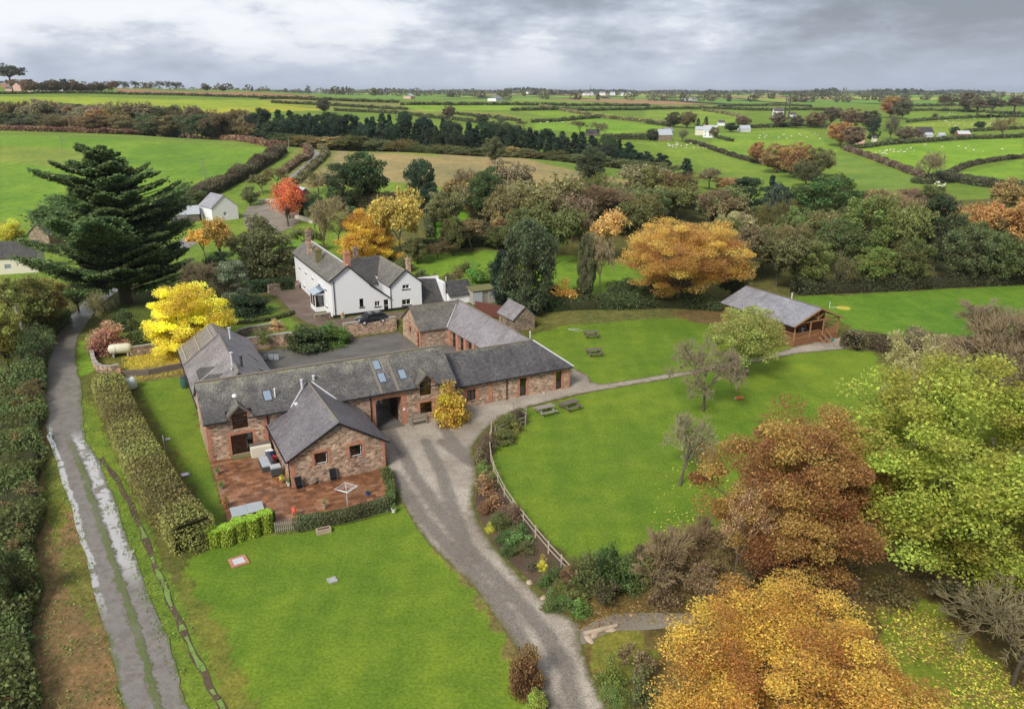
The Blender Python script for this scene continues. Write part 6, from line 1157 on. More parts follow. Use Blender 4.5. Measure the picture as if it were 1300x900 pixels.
# skyline wood of the left hill
for i in range(26):
    x = 20+i*4.9; T(random.choice(['round0', 'round1', 'bare1', 'round2']), x, 118 if x > 30 else 112, (103 if x < 100 else 106)+random.uniform(-3, 3), 15, vary(random.choice([(.07, .065, .045), (.10, .075, .05), (.13, .08, .045)]), .2), 'dark tree of the wood behind the hilltop farm', 'tree', 'trees behind the hilltop farm')
for x in (147, 157, 172, 203, 216, 228, 262, 283): TYp(random.choice(['round0', 'bare1']), x, 1120, float(np.interp(x, [147, 216, 283], [103, 103, 110])), 15, (.07, .07, .06), 'small dark tree on the left skyline', 'tree', 'small trees on the left skyline')
# distant tree lumps up to the horizon
def distant_trees():
    rg = np.random.default_rng(11); C = []; cvv = []
    for i in range(420):
        Yd = rg.choice([1500, 1800, 2300, 3000, 3800]); p = GY(rg.uniform(-50, 1340), Yd); w, h = rg.uniform(7, 20), rg.uniform(8, 15); n = 60; q = rg.normal(size=(n, 3)); q /= np.linalg.norm(q, axis=1)[:, None]
        C.append(np.array(p)+q*[w/2, w/2, h*.5]+[0, 0, h*.5]); cvv.append(np.full(n, rg.random()))
    C = np.concatenate(C); V, Fq = leaf_quads(C, 3.4, rg, 0., 1.); me = raw_mesh('distant_trees', V, Fq, ['leaf'], {'lv': np.repeat(rg.random(len(C)), 4), 'cv': np.repeat(np.concatenate(cvv), 4)}); o = bpy.data.objects.new('distant_trees', me); link(o); o.color = (.085, .08, .045, 1); tag(o, 'hedgerow trees scattered far out across the patchwork fields', 'trees', kind='stuff')
distant_trees()
def far_wood():
    rg = np.random.default_rng(3); C = []
    for Yd, x0, x1 in ((5200, -900, 2200), (4400, 200, 900), (6400, 300, 1500), (3600, 560, 900), (2700, 640, 780), (2600, 980, 1060), (3300, 900, 1250)):
        n = int((x1-x0)*5.5); px = rg.uniform(x0, x1, n); X = (px-650)/1044*Yd; g = np.sin(px*.05+Yd)+np.sin(px*.021+Yd*2); k = g > -.3; X = X[k]; Yv = Yd+rg.normal(size=k.sum())*50
        C.append(np.column_stack([X, Yv, terrain(X, Yv)+rg.random(len(X))*(11+6*np.clip(g[k], 0, 2))]))
    C = np.concatenate(C); V, Fq = leaf_quads(C, 13., rg, 0., 1.); me = raw_mesh('far_woodland', V, Fq, ['leaf'], {'lv': np.repeat(rg.random(len(C)), 4), 'cv': np.repeat(rg.random(len(C)), 4)}); o = bpy.data.objects.new('far_woodland', me); link(o); o.color = (.05, .055, .035, 1); tag(o, 'far woods merging into one dark line along the horizon', 'woodland', kind='stuff')
far_wood()

# ------------------------------------------------------------------ hedges
HB = (.14, .12, .06); HD = (.07, .08, .035)
HG = [([(0, 166), (80, 168), (160, 171), (240, 176), (320, 182), (360, 188)], 3.5, 2.2, (.15, .075, .055), 'long rusty brown hedge along the top of the left pasture'), ([(-20, 160), (60, 161), (160, 165), (260, 171), (340, 178), (372, 183)], 2.5, 1.2, (.13, .13, .06), 'thin olive hedge just above the rusty one behind the left pasture'),
 ([(222, 268), (244, 256), (268, 245), (295, 232), (322, 217), (345, 203), (356, 194)], 5, 3.2, (.075, .062, .038), 'thick dark hedge down the right side of the left pasture'), ([(358, 222), (376, 208), (392, 196), (384, 188), (366, 184)], 2.5, 1.8, (.13, .085, .055), 'brown hedge inside the bend of the far lane'), ([(376, 234), (396, 214), (409, 202), (412, 192), (402, 185)], 2.2, 1.6, (.10, .09, .045), 'bank hedge on the outside of the far lane'),
 ([(440, 262), (500, 262), (560, 262), (600, 258)], 4, 3.2, (.08, .07, .035), 'dark hedge along the foot of the stubble field'), ([(0, 120), (75, 119), (150, 120), (270, 123), (400, 128)], 3, 2.2, HD, 'dark hedge along the top of the bright left field'), ([(60, 133), (110, 137), (155, 139)], 2.5, 1.8, HD, 'short dark hedge line inside the bright left field'),
 ([(345, 131), (404, 134), (460, 137), (517, 140)], 3, 2.4, HD, 'upper dark hedge crossing the pale fields left of centre'), ([(425, 141), (488, 144), (586, 154), (660, 164)], 3, 2.4, HD, 'long dark hedge slanting above the conifer belt'), ([(580, 146), (620, 150), (660, 155)], 3, 2.2, HD, 'short dark hedge right of the lone brown tree'), ([(509, 134), (580, 134), (650, 134), (740, 135), (824, 135)], 4, 2.8, HD, 'straight dark hedge across the middle of the distance'),
 ([(330, 126), (420, 128), (506, 131)], 4, 2.6, HD, 'far dark hedge above the pale fields left of centre'), ([(650, 141), (750, 141), (855, 139), (980, 141), (1060, 141)], 4, 2.8, HD, 'second straight dark hedge across the middle of the distance'), ([(686, 136), (724, 143), (760, 149), (814, 155), (852, 160)], 3.5, 2.6, HB, 'brown hedge slanting down to the farm trees'), ([(675, 156), (716, 154), (760, 150)], 3, 2.4, HD, 'short hedge above the sheep pasture left of the farm'),
 ([(766, 178), (800, 177), (845, 178)], 5, 3.5, HD, 'tall dark hedge left of the grey farm barn'), ([(871, 181), (886, 184), (918, 195), (952, 205), (997, 217), (1040, 232)], 2.8, 2.0, (.06, .055, .035), 'dark hedge curving down between the two valley pastures'), ([(908, 175), (920, 178), (930, 180)], 2, 1.8, HD, 'short hedge spur below the white bungalow'), ([(820, 157), (835, 159), (850, 161)], 3, 2.4, HD, 'short hedge left of the dark farm trees'), ([(950, 163), (985, 162), (1020, 161), (1066, 163)], 4, 2.6, HD, 'dark hedge along the top of the right valley pasture'),
 ([(892, 141), (920, 145), (942, 150)], 3, 2.2, HB, 'small brown hedge slanting behind the farm'), ([(912, 136), (970, 135), (1030, 136)], 4, 2.5, HD, 'far hedge right of centre'), ([(1074, 191), (1110, 203), (1145, 216), (1178, 228)], 3.4, 2.4, (.11, .075, .055), 'brown hedge slanting down the left side of the sheep field'), ([(1204, 222), (1222, 214), (1240, 209), (1270, 204), (1310, 200)], 2.8, 2.0, (.06, .055, .035), 'dark hedge between the sheep field and the field below'), ([(1188, 228), (1212, 230), (1252, 237), (1320, 245)], 6, 3.2, (.075, .075, .042), 'wide grey-green hedge along the bottom of the sheep fields'),
 ([(1070, 190), (1100, 188), (1140, 183), (1212, 178), (1310, 174)], 3.5, 2.4, HD, 'dark hedge along the top of the big sheep field'), ([(1152, 156), (1200, 152), (1310, 149)], 3.5, 2.4, HD, 'dark hedge between the two upper sheep fields'), ([(1225, 168), (1260, 166), (1310, 163)], 3, 2.2, HD, 'dark hedge right of the sheep sheds'), ([(1144, 142), (1180, 141), (1240, 143), (1310, 147)], 4, 2.6, HD, 'dark hedge below the skyline tree row'), ([(1144, 136), (1220, 135), (1310, 134)], 4, 2.8, HD, 'farthest dark hedge near the right skyline'), ([(1160, 232), (1175, 234), (1192, 230)], 3, 2.2, HD, 'short dark hedge at the foot of the sheep-field bare tree')]
for pth, w, h, c, lb in HG: hedge(pth, w, h, c, lb)
hedge([(345, 116), (400, 117), (480, 119)], 9, 6, HD, 'dark wooded hedge on the far ridge left of centre'); hedge([(540, 205+62), (545, 290), (546, 302)], 1.6, 1.6, HD, 'low dark hedge down the left side of the paddock', group=None)
hedge([(592, 300), (640, 300), (700, 298), (752, 296)], 3.5, 3., (.07, .06, .03), 'brown-green hedge behind the garden lawn'); hedge([(520, 322), (560, 316), (600, 312), (660, 312)], 2.5, 2.2, (.05, .07, .02), 'green hedge along the top of the garden lawn')
hedge([(688, 392), (730, 390), (790, 389), (850, 388), (915, 392)], 3., 1.6, (.055, .07, .025), 'bramble hedge along the top of the bank above the upper lawn', wild=.3)
hedge([(1010, 372), (1080, 370), (1160, 366), (1240, 362), (1330, 358)], 3., 2.2, (.05, .05, .025), 'dark scrub hedge along the back of the far lawn', wild=.25)
hedge([(1078, 442), (1100, 440), (1130, 446), (1170, 452)], 3.4, 1.9, (.085, .065, .04), 'clipped brown hedge right of the lodge path'); hedge([(1150, 448), (1200, 452), (1260, 452), (1320, 450)], 5, 2.4, (.11, .08, .055), 'thick brown scrub hedge between the lawns at the right', wild=.3)
# garden hedges by the house
hedge([(320, 372), (345, 369), (372, 366)], 1.6, 2.0, (.03, .05, .02), 'dark clipped hedge at the back of the farmhouse drive', leaf=.2, wild=.04); hedge([(383, 274), (402, 273)], 3.2, 3.0, (.025, .055, .02), 'solid green clipped hedge block beside the scarlet maple', wild=.03)
hedge([(290, 412), (320, 410), (355, 404), (372, 398)], .8, .5, (.07, .08, .03), 'low straggly hedge between the garden terraces', leaf=.16)
# the long clipped hedge beside the lane
hedge([(140, 500), (152, 530), (172, 575), (197, 622), (222, 662), (249, 696)], 3.3, 2.5, (.15, .135, .04), 'long clipped green and bronze hedge between the lane verge and the left lawn', leaf=.13, wild=.03, k=3.)
hedge([G(378, 672, 0), G(440, 661, 0), G(492, 646, 0)], 1.0, 1.05, (.085, .09, .04), 'low clipped hedge along the front of the patio', leaf=.1, px=False, straight=True, wild=.06, k=3.)
hedge([G(494, 645, 0), G(497, 625, 0), G(490, 604, 0)], .8, .9, (.08, .10, .03), 'short rough hedge at the right end of the patio', leaf=.1, px=False, wild=.15, k=3.)
# left bank of the lane: scrub
hedge([(28, 480), (22, 560), (14, 640), (0, 740), (-10, 830), (-20, 960)], 4.5, 1.3, (.085, .10, .03), 'overgrown bramble bank along the left edge', leaf=.17, wild=.28, k=2.4, name='bramble_bank')
hedge([(74, 408), (50, 440), (44, 470), (36, 500)], 3.0, 1.6, (.08, .10, .035), 'shaggy green hedge bank where the lane bends', leaf=.18, wild=.3, name='bramble_bank')
for i in range(34):
    y = 500+i*12.5; x = np.interp(y, [500, 640, 900], [34, 26, 12])+random.uniform(-14, 16); T(random.choice(['bush1', 'tuft0', 'brush0', 'bush0', 'loose0']), x, y, y-random.uniform(14, 30), random.uniform(22, 40), vary(random.choice([(.09, .11, .03), (.09, .09, .035), (.13, .085, .04), (.07, .10, .03), (.12, .13, .04)]), .2), 'bramble and bracken clump on the overgrown bank left of the lane', 'bush', 'bramble clumps left of the lane')
# golden clipped yews
for i, (x, y, tp) in enumerate(((273.5, 692, 672), (289.5, 690, 668), (305, 684, 660), (321, 680, 657), (338, 673, 650))):
    p = G(x, y); hh = ZT(p.y, tp)-p.z; mb = MB(); mb.lathe((0, 0, 0), [(.1, 0), (.52, .06), (.56, hh*.5), (.54, hh*.88), (.44, hh)], 14); rg = np.random.default_rng(i)
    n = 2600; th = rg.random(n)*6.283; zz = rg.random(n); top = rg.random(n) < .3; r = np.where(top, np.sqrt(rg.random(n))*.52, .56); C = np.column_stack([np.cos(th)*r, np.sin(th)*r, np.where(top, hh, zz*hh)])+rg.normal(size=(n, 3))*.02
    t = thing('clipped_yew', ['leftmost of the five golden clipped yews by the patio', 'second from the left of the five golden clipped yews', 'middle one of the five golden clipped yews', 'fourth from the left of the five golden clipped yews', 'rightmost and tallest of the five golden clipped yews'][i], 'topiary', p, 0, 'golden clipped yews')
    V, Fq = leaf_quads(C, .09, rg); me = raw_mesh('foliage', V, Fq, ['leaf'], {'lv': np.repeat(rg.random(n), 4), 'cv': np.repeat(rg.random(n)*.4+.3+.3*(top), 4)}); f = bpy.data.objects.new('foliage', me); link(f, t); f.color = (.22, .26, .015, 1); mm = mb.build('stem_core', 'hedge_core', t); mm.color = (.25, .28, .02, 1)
hedge([(266, 684), (290, 678), (325, 668), (345, 660)], .8, .9, (.05, .10, .02), 'low green hedge linking the golden clipped yews', leaf=.1, wild=.08, k=3.)

# grass and leaf litter
def scatter(name, label, polys, n, size, cols, mat='leaf', hgt=.0, flat=.85, color=(1, 1, 1), kind='leaf litter'):
    rg = np.random.default_rng(len(name)+n); C = []
    for poly, frac in polys:
        pg = gpx(poly); xs = [p.x for p in pg]; ys = [p.y for p in pg]; m = int(n*frac*2.2); x = rg.uniform(min(xs), max(xs), m); y = rg.uniform(min(ys), max(ys), m); k = pip(x, y, pg); x, y = x[k], y[k]; g = np.sin(x*.9+y*.4)+np.sin(y*1.3-x*.5)+rg.normal(size=len(x))*.8; k = g > -.6; C.append(np.column_stack([x[k], y[k], terrain(x[k], y[k])+.045+rg.random(k.sum())*hgt]))
    C = np.concatenate(C); V, Fq = leaf_quads(C, size, rg, flat); me = raw_mesh(name, V, Fq, [mat], {'lv': np.repeat(rg.random(len(C)), 4), 'cv': np.repeat(rg.random(len(C)), 4)}); o = bpy.data.objects.new(name, me); link(o); o.color = (*color, 1); return tag(o, label, kind, kind='stuff')
scatter('fallen_leaves', 'fallen brown and orange leaves lying under the trees at the right', [([(735, 712), (860, 700), (930, 668), (1060, 640), (1290, 640), (1340, 800), (1340, 900), (1160, 900), (1110, 770), (900, 790), (735, 800)], 1.)], 17000, .11, None, color=(.17, .095, .035))
scatter('yellow_leaves', 'yellow leaves strewn over the lawn below the yellow-green tree', [([(1110, 770), (1180, 765), (1300, 870), (1340, 940), (1150, 940)], .6), ([(154, 452), (228, 444), (232, 474), (156, 484)], .5), ([(840, 600), (930, 560), (920, 690), (820, 700)], .12)], 4500, .10, None, color=(.36, .30, .03))
scatter('rough_grass', 'rough tufted grass along the verges of the lane and ditch', [([(110, 505), (145, 575), (200, 700), (262, 830), (300, 940), (250, 960), (190, 790), (130, 640), (104, 560), (100, 520)], .3), ([(50, 478), (62, 530), (78, 600), (118, 700), (138, 800), (165, 940), (60, 940), (45, 800), (38, 640), (34, 520)], .45)], 42000, .095, None, hgt=.13, flat=-.5, color=(.12, .16, .03), kind='grass')

# ------------------------------------------------------------------ walls and fences
def wall_run(name, pts, h, w, label, mat='stone', cap='concrete', cat='wall', z=None, base=None):
    P_ = [Vector(p[:2]) for p in pts]; mb = MB(); mc = MB(); rg = random.Random(len(label))
    for a, b in zip(P_[:-1], P_[1:]):
        n = max(1, int((b-a).length/1.2)); d = (b-a).normalized(); nn = Vector((-d.y, d.x))*w/2
        for i in range(n):
            p, q = a.lerp(b, i/n), a.lerp(b, (i+1)/n); z0 = min(tz(p.x, p.y), tz(q.x, q.y)) if base is None else base; zt = (z0+h if z is None else z)+rg.uniform(-.03, .03)
            c = [(p+nn), (q+nn), (q-nn), (p-nn)]; mb.slab([(v.x, v.y, zt) for v in c], zt-z0+.4); c2 = [(p+nn*1.15), (q+nn*1.15), (q-nn*1.15), (p-nn*1.15)]
            if cap: mc.slab([(v.x, v.y, zt+.07) for v in c2], .066)
    t = thing(name, label, cat, (P_[0].x, P_[0].y, tz(*P_[0]))); t['kind'] = 'thing'; o = mb.build('masonry', mat, t, loc=(-P_[0].x, -P_[0].y, -tz(*P_[0])))
    if cap: mc.build('coping', cap, t, loc=(-P_[0].x, -P_[0].y, -tz(*P_[0])))
    return t
wall_run('retaining_wall', [W(26.3, 101.9), W(33.9, 101.9)], 1.9, .5, 'tall stone retaining wall between the yard and the parked car', z=2.0, base=-.1)
wall_run('yard_wall', [W(13.4, 101.9), W(19.2, 101.9), W(19.6, 100.4)], 1.6, .5, 'stone yard wall behind the three grey bins', z=1.75, base=-.1)
wall_run('low_wall', [W(19.6, 100.3), W(22, 99.6), W(26.3, 100.5), W(27.2, 101.2)], .5, .45, 'low edging wall with white stones below the shrubs in the yard', z=.55, base=-.1, mat='rubble')
wall_run('garden_wall', gpx([(292, 432), (318, 424), (345, 420), (356, 418)]), 1.0, .4, 'pale rendered garden wall under the copper-coloured shrub', mat='rubble')
wall_run('house_wall', gpx([(400, 408), (420, 405)]), .9, .35, 'short pale wall at the front corner of the farmhouse', mat='rubble')
wall_run('garden_wall', gpx([(165, 452), (190, 448), (229, 443)]), 1.1, .4, 'pale stone wall behind the cream gas tank', mat='rubble')
wall_run('curved_wall', smooth_line(gpx([(121, 440), (118, 456), (124, 470), (138, 474), (152, 472)]), 3), .9, .4, 'curved low brick wall at the lane corner around the tank', mat='stone')
wall_run('sleeper_wall', gpx([(153, 478), (190, 476), (232, 467)]), .7, .3, 'dark timber terrace edging above the left lawn', mat='weathered', cap=None)
wall_run('sleeper_wall', gpx([(153, 488), (152, 474)]), .8, .3, 'short reddish brick return wall beside the white dome tank', mat='brick', cap=None)
wall_run('stone_wall', gpx([(341, 372), (360, 368), (380, 366)]), 1.3, .4, 'rough stone wall closing the back of the farmhouse drive', mat='rubble', cap=None)
wall_run('cream_wall', gpx([(328, 258), (340, 257), (356, 257)]), .9, .5, 'low cream wall along the back of the pale yard', mat='render_cream', cap=None); wall_run('cream_wall', gpx([(375, 277), (388, 281), (400, 284)]), .9, .5, 'low cream wall in front of the green clipped block', mat='render_cream', cap=None)
def board_fence(a, b, h, label):
    a, b = Vector(a[:2]), Vector(b[:2]); z = tz(*a); t = thing('board_fence', label, 'fence', (a.x, a.y, z)); d = (b-a).normalized(); n = int((b-a).length/.16); mb = MB()
    for i in range(n): p = d*(i*.16+.08); q = d*.07; mb.slab([(p.x-q.x, p.y-q.y, h), (p.x+q.x, p.y+q.y, h), (p.x+q.x-d.y*.03, p.y+q.y+d.x*.03, h), (p.x-q.x-d.y*.03, p.y-q.y+d.x*.03, h)], h)
    mb.build('boards', 'red_brown', t); mb = MB(); L_ = (b-a); mb.beam((d.y*-.06, d.x*.06, h*.8), (L_.x-d.y*.06, L_.y+d.x*.06, h*.8), .06); mb.beam((-d.y*.06, d.x*.06, h*.3), (L_.x-d.y*.06, L_.y+d.x*.06, h*.3), .06); mb.build('rail', 'red_brown', t)
board_fence(G(603, 398), G(642, 408), 1.9, 'red-brown close-boarded fence between the shed and the stone hut')
def post_rail(pxs, label, h=1.05, mat='pale_wood', z=0., rails=(.45, .9)):
    P_ = smooth_line([Vector((p.x, p.y)) for p in gpx(pxs, 0.)], 6); L_ = 0; posts = [P_[0]]
    for a, b in zip(P_[:-1], P_[1:]):
        L_ += (b-a).length
        if L_ > 1.9: posts.append(b); L_ = 0
    o = posts[0]; t = thing('rail_fence', label, 'fence', (o.x, o.y, 0))
    for i, p in enumerate(posts): mb = MB(); q = p-o; mb.beam((q.x, q.y, -.1), (q.x, q.y, h+random.uniform(-.05, .08)), .11); mb.build('post', mat, t)
    for p, q in zip(posts[:-1], posts[1:]):
        for z in rails: mb = MB(); a, b = p-o, q-o; mb.beam((a.x, a.y, z), (b.x, b.y, z+random.uniform(-.03, .03)), .05, .09); mb.build('rail', mat, t)
post_rail([(652, 522), (668, 530), (667, 540), (650, 545), (626, 556)], 'weathered rail fence looping round the top of the flower bed', mat='grey_wood')
post_rail([(624, 548), (622, 570), (624, 590), (634, 618), (648, 642), (668, 668), (692, 698), (716, 724), (733, 742)], 'long pale two-rail fence between the flower bed and the big lawn')
def palings():
    a, b = G(350, 676, 0), G(378, 672, 0); t = thing('paling_fence', 'short grey paling fence at the open corner of the patio', 'fence', (a[0], a[1], 0)); mb = MB()
    for i in range(12): q = (Vector(b)-Vector(a))*(i/11); mb.beam((q.x, q.y, 0), (q.x, q.y, .9), .07, .03)
    mb.build('palings', 'grey_wood', t); mb = MB(); q = Vector(b)-Vector(a); mb.beam((0, 0, .7), (q.x, q.y, .7), .05); mb.beam((0, 0, .25), (q.x, q.y, .25), .05); mb.build('rail', 'grey_wood', t)
palings()

# ------------------------------------------------------------------ garden and yard things
def rot(o, a): o.rotation_euler.z = a; return o
def make_picnic(mat):
    t = thing('picnic_table', 'x', 'picnic table', (0, 0, 0), 0, 'picnic tables on the lawns')
    mb = MB(); [mb.box(-.9, .9, -.38+i*.155, -.24+i*.155, .70, .745) for i in range(5)]; mb.build('tabletop', mat, t)
    for s in (-1, 1):
        mb = MB(); mb.box(-.9, .9, min(s*.62, s*.78), max(s*.62, s*.78), .42, .46); mb.box(-.9, .9, min(s*.80, s*.92), max(s*.80, s*.92), .42, .46); mb.build('bench', mat, t)
    for x in (-.65, .65):
        mb = MB(); mb.beam((x, -.85, .38), (x, .85, .38), .05, .1); mb.beam((x, -.38, .66), (x, .38, .66), .05, .09); mb.beam((x+.05, -.2, .68), (x+.05, -.75, 0), .05, .1); mb.beam((x+.05, .2, .68), (x+.05, .75, 0), .05, .1); mb.build('frame', mat, t)
    return t
def copy_tree(o, parent=None):
    c = o.copy(); COL.objects.link(c); c.parent = parent
    for ch in list(o.children): copy_tree(ch, c)
    return c
pt0 = make_picnic('grey_wood'); pt1 = make_picnic('weathered')
for (x, y, r_, lb, src) in ((692, 525, .50, 'grey topped picnic table, left one of the pair beside the path', pt0), (723, 519, .62, 'brown picnic table, right one of the pair beside the path', pt1), (750, 428, .1, 'dark picnic table, farther one on the upper lawn', None), (754, 451, .25, 'dark picnic table, nearer one on the upper lawn', None)):
    t = src or copy_tree(pt1); t.location = G(x, y); t.rotation_euler.z = r_; t['label'] = lb; t.scale = (1.12,)*3
def bench():
    p = W(24.9, 69.3, .04); t = thing('garden_bench', 'slatted grey wooden bench against the barn wall beside the archway', 'bench', p, A)
    mb = MB(); [mb.box(-.85, .85, -.28+i*.12, -.19+i*.12, .42, .45) for i in range(5)]; mb.build('seat', 'grey_wood', t); mb = MB(); [mb.box(-.8+i*.145, -.73+i*.145, .30, .33, .5, .9) for i in range(12)]; mb.box(-.85, .85, .29, .34, .9, .98); mb.build('backrest', 'grey_wood', t)
    for x in (-.82, .82):
        for y in (-.27, .3): mb = MB(); mb.beam((x, y, 0), (x, y, .64 if y < 0 else .98), .07); mb.build('leg', 'grey_wood', t)
        mb = MB(); mb.beam((x, -.3, .65), (x, .3, .65), .06); mb.build('armrest', 'grey_wood', t)
bench()
def planter(p, r, h, label, mat='terracotta', fol=(.10, .16, .04), fl=None, cat='plant pot', group=None, fr=1.2):
    t = thing('plant_pot', label, cat, p, 0, group); mb = MB(); mb.lathe((0, 0, 0), [(r*.7, 0), (r*.95, h*.85), (r*1.06, h*.86), (r*1.06, h), (r*.85, h), (r*.8, h*.9)], 12); mb.build('pot', mat, t, smooth=False)
    cm = PROTO['tuft0'][0]; o = bpy.data.objects.new('plant', cm); link(o, t); o.location = (0, 0, h*.8); o.scale = (r*2.6*fr, r*2.6*fr, r*2.2*fr); o.color = (*fol, 1)
    if fl: o = bpy.data.objects.new('flowers', PROTO['bush1'][0]); link(o, t); o.location = (0, 0, h*1.1); o.scale = (r*2*fr, r*2*fr, r*1.6*fr); o.color = (*fl, 1)
    return t
PG = lambda x, y: (lambda p: (p.x, p.y, .07))(G(x, y, .07))
planter(PG(287, 643), .26, .4, 'terracotta pot with dark red flowers at the left edge of the patio', fl=(.4, .04, .04)); planter(PG(281, 620), .2, .3, 'small pale pot by the left patio edge', 'sandstone'); planter(PG(276, 602), .2, .35, 'stone pot at the barn corner of the patio', 'sandstone')
planter(PG(375, 655), .24, .4, 'terracotta pot with bright pink flowers at the patio opening', fl=(.7, .05, .12)); planter(PG(412, 645), .2, .5, 'tall pale stone urn on the patio edge', 'sandstone', fol=(.2, .18, .1)); planter(PG(358, 613), .2, .34, 'terracotta pot with yellow flowers beside the annexe corner', fl=(.6, .45, .05)); planter(PG(367, 616), .2, .34, 'white pot of green plant beside the annexe corner', 'white_paint'); planter(PG(368, 600), .2, .4, 'dark pot with a tall green plant against the annexe side', 'black_plastic', fol=(.16, .26, .04)); planter(PG(366, 606), .18, .3, 'pink tub in the corner behind the other pots', 'pink_render', fl=(.5, .3, .1)); planter(PG(467, 628), .18, .28, 'small blue glazed bowl near the right end of the patio', 'blue_plastic', fr=.8)
planter(PG(500, 650), .2, .35, 'white urn in the hedge end beside the drive', 'white_paint'); planter((lambda p: (p.x, p.y, 0))(G(525, 535, 0)), .25, .22, 'brown bowl planter at the right end of the bench', 'rust'); planter(W(40.5, 71.0, .0), .12, .2, 'small white pot at the cottage door', 'white_paint', fr=.6)
def gboxes(name, label, cat, loc, rz, parts, bevel=.02, group=None):
    t = thing(name, label, cat, loc, rz, group)
    for nm, mat, boxes in parts:
        mb = MB(); [mb.box(*b) for b in boxes]; mb.build(nm, mat, t, bevel=bevel)
    return t
gboxes('storage_box', 'cream garden storage chest with a brown lid against the barn wall', 'storage chest', W(9.35, 69.2, .07), A, [('body', 'render_cream', [(-.9, .9, -.4, .35, 0, 1.0)]), ('lid', 'weathered', [(-.96, .96, .0, .55, 1.02, 1.1)])])
gboxes('patio_sofa', 'stacked dark grey rattan garden furniture beside the annexe', 'garden furniture', W(9.3, 66.6, .07), A, [('base', 'grey_plastic', [(-.5, .5, -1.1, 1.1, 0, .42)]), ('backrest', 'grey_plastic', [(.32, .55, -1.1, 1.1, .42, .95)]), ('cushion', 'sheet_roof', [(-.46, .3, -1.05, -.35, .43, .55), (-.46, .3, -.33, .35, .43, .55), (-.46, .3, .37, 1.05, .43, .55)])])
gboxes('barbecue', 'grey boxy barbecue at the end of the rattan furniture', 'barbecue', W(9.75, 64.4, .07), A, [('body', 'grey_plastic', [(-.42, .42, -.35, .35, .15, .8)]), ('lid', 'sheet_roof', [(-.44, .44, -.37, .37, .81, .97)]), ('leg', 'black_plastic', [(-.4, -.34, -.33, -.27, 0, .15), (.34, .4, -.33, -.27, 0, .15), (-.4, -.34, .27, .33, 0, .15), (.34, .4, .27, .33, 0, .15)])])
gboxes('blue_crate', 'blue plastic box on the patio in the corner by the annexe', 'box', W(9.95, 68.3, .07), A+.2, [('body', 'blue_plastic', [(-.3, .3, -.25, .25, 0, .7)]), ('lid', 'white_paint', [(-.32, .32, -.27, .27, .71, .76)])])
def wheelbarrow():
    t = thing('childs_trike', 'small black and pink toy vehicle among the pots beside the annexe', 'toy', W(10.05, 67.1, .07), A+.4); mb = MB(); mb.lathe((0, 0, .25), [(.1, 0), (.28, .1), (.3, .35), (.05, .5)], 10); mb.build('body', 'red_plastic', t)
    for x in (-.25, .25): mb = MB(); mb.tube([(x-.04, -.3, .18), (x+.04, -.3, .18)], .18, 12); mb.build('wheel', 'rubber', t)
    mb = MB(); mb.tube([(-.03, .35, .2), (.03, .35, .2)], .2, 12); mb.build('wheel', 'rubber', t); mb = MB(); mb.tube([(0, .35, .2), (0, .25, .8)], .025, 6); mb.tube([(-.25, .25, .8), (.25, .25, .8)], .025, 6); mb.build('handlebar', 'black_plastic', t)
wheelbarrow()
for i, (u, v, a_, lb) in enumerate(((11.0, 60.95, .1, 'dark folded chair leaning at the left corner of the annexe gable'), (14.0, 61.1, -.1, 'dark folded chair leaning under the left annexe window'))):
    t = thing('folding_chair', lb, 'chair', W(u, v, .07), A+a_); mb = MB(); mb.slab([(-.28, .0, .1), (.28, .0, .1), (.28, .28, 1.05), (-.28, .28, 1.05)], .04, (0, -1, 0)); mb.build('backrest', 'black_plastic', t); mb = MB(); mb.slab([(-.27, -.12, .42), (.27, -.12, .42), (.27, .08, .5), (-.27, .08, .5)], .04); mb.build('seat', 'black_plastic', t)
    for x in (-.29, .29): mb = MB(); mb.beam((x, -.3, 0), (x, .3, 1.1), .04); mb.build('leg', 'grey_plastic', t)
def hose():
    t = thing('garden_hose', 'pale coiled garden hose and reel hung low on the annexe gable', 'hose', W(12.3, 61.35, .5), A); mb = MB(); mb.tube([(0, -.05, 0), (0, -.3, 0)], .22, 14); mb.build('reel', 'grey_wood', t); mb = MB(); mb.tube([(.1+.55*math.cos(a)*.9, -.12, -.15+.38*math.sin(a)) for a in [math.pi*(.3+i*.1) for i in range(0, 17)]], .022, 6); mb.build('hose_pipe', 'pale_wood', t)
hose()
def airer():
    t = thing('rotary_airer', 'pale rotary clothes airer standing open at the right of the patio', 'clothes airer', PG(441, 641), .3); mb = MB(); mb.tube([(0, 0, 0), (0, 0, 1.75)], .03, 8); mb.build('pole', 'lead', t)
    tips = []
    for k in range(4): a_ = k*math.pi/2; q = (math.cos(a_)*.95, math.sin(a_)*.95, 1.6); tips.append(q); mb = MB(); mb.tube([(0, 0, 1.25), q], .022, 6); mb.build('arm', 'lead', t)
    mb = MB()
    for f in (.5, .7, .9, 1.):
        P_ = [(x*f, y*f, 1.25+.35*f) for x, y, z in tips]
        for a_, b_ in zip(P_, P_[1:]+P_[:1]): mb.tube([a_, b_], .012, 4)
    mb.build('line', 'white_paint', t)
airer()
for u0_, lb in ((5.6, 'left pale grey flat panel lying at the front of the patio'), (7.0, 'right pale grey flat panel lying at the front of the patio')):
    q = Lc(303.5 if u0_ < 6 else 324, 650 if u0_ < 6 else 645, .3); t = thing('flat_panel', lb, 'panel', W(q[0], q[1], .07), A-.02); mb = MB(); mb.box(-.62, .62, -.8, .8, .32, .36); mb.build('top', 'panel_grey', t)
    for x in (-.55, .55):
        for y in (-.72, .72): mb = MB(); mb.box(x-.04, x+.04, y-.04, y+.04, 0, .32); mb.build('leg', 'grey_wood', t)
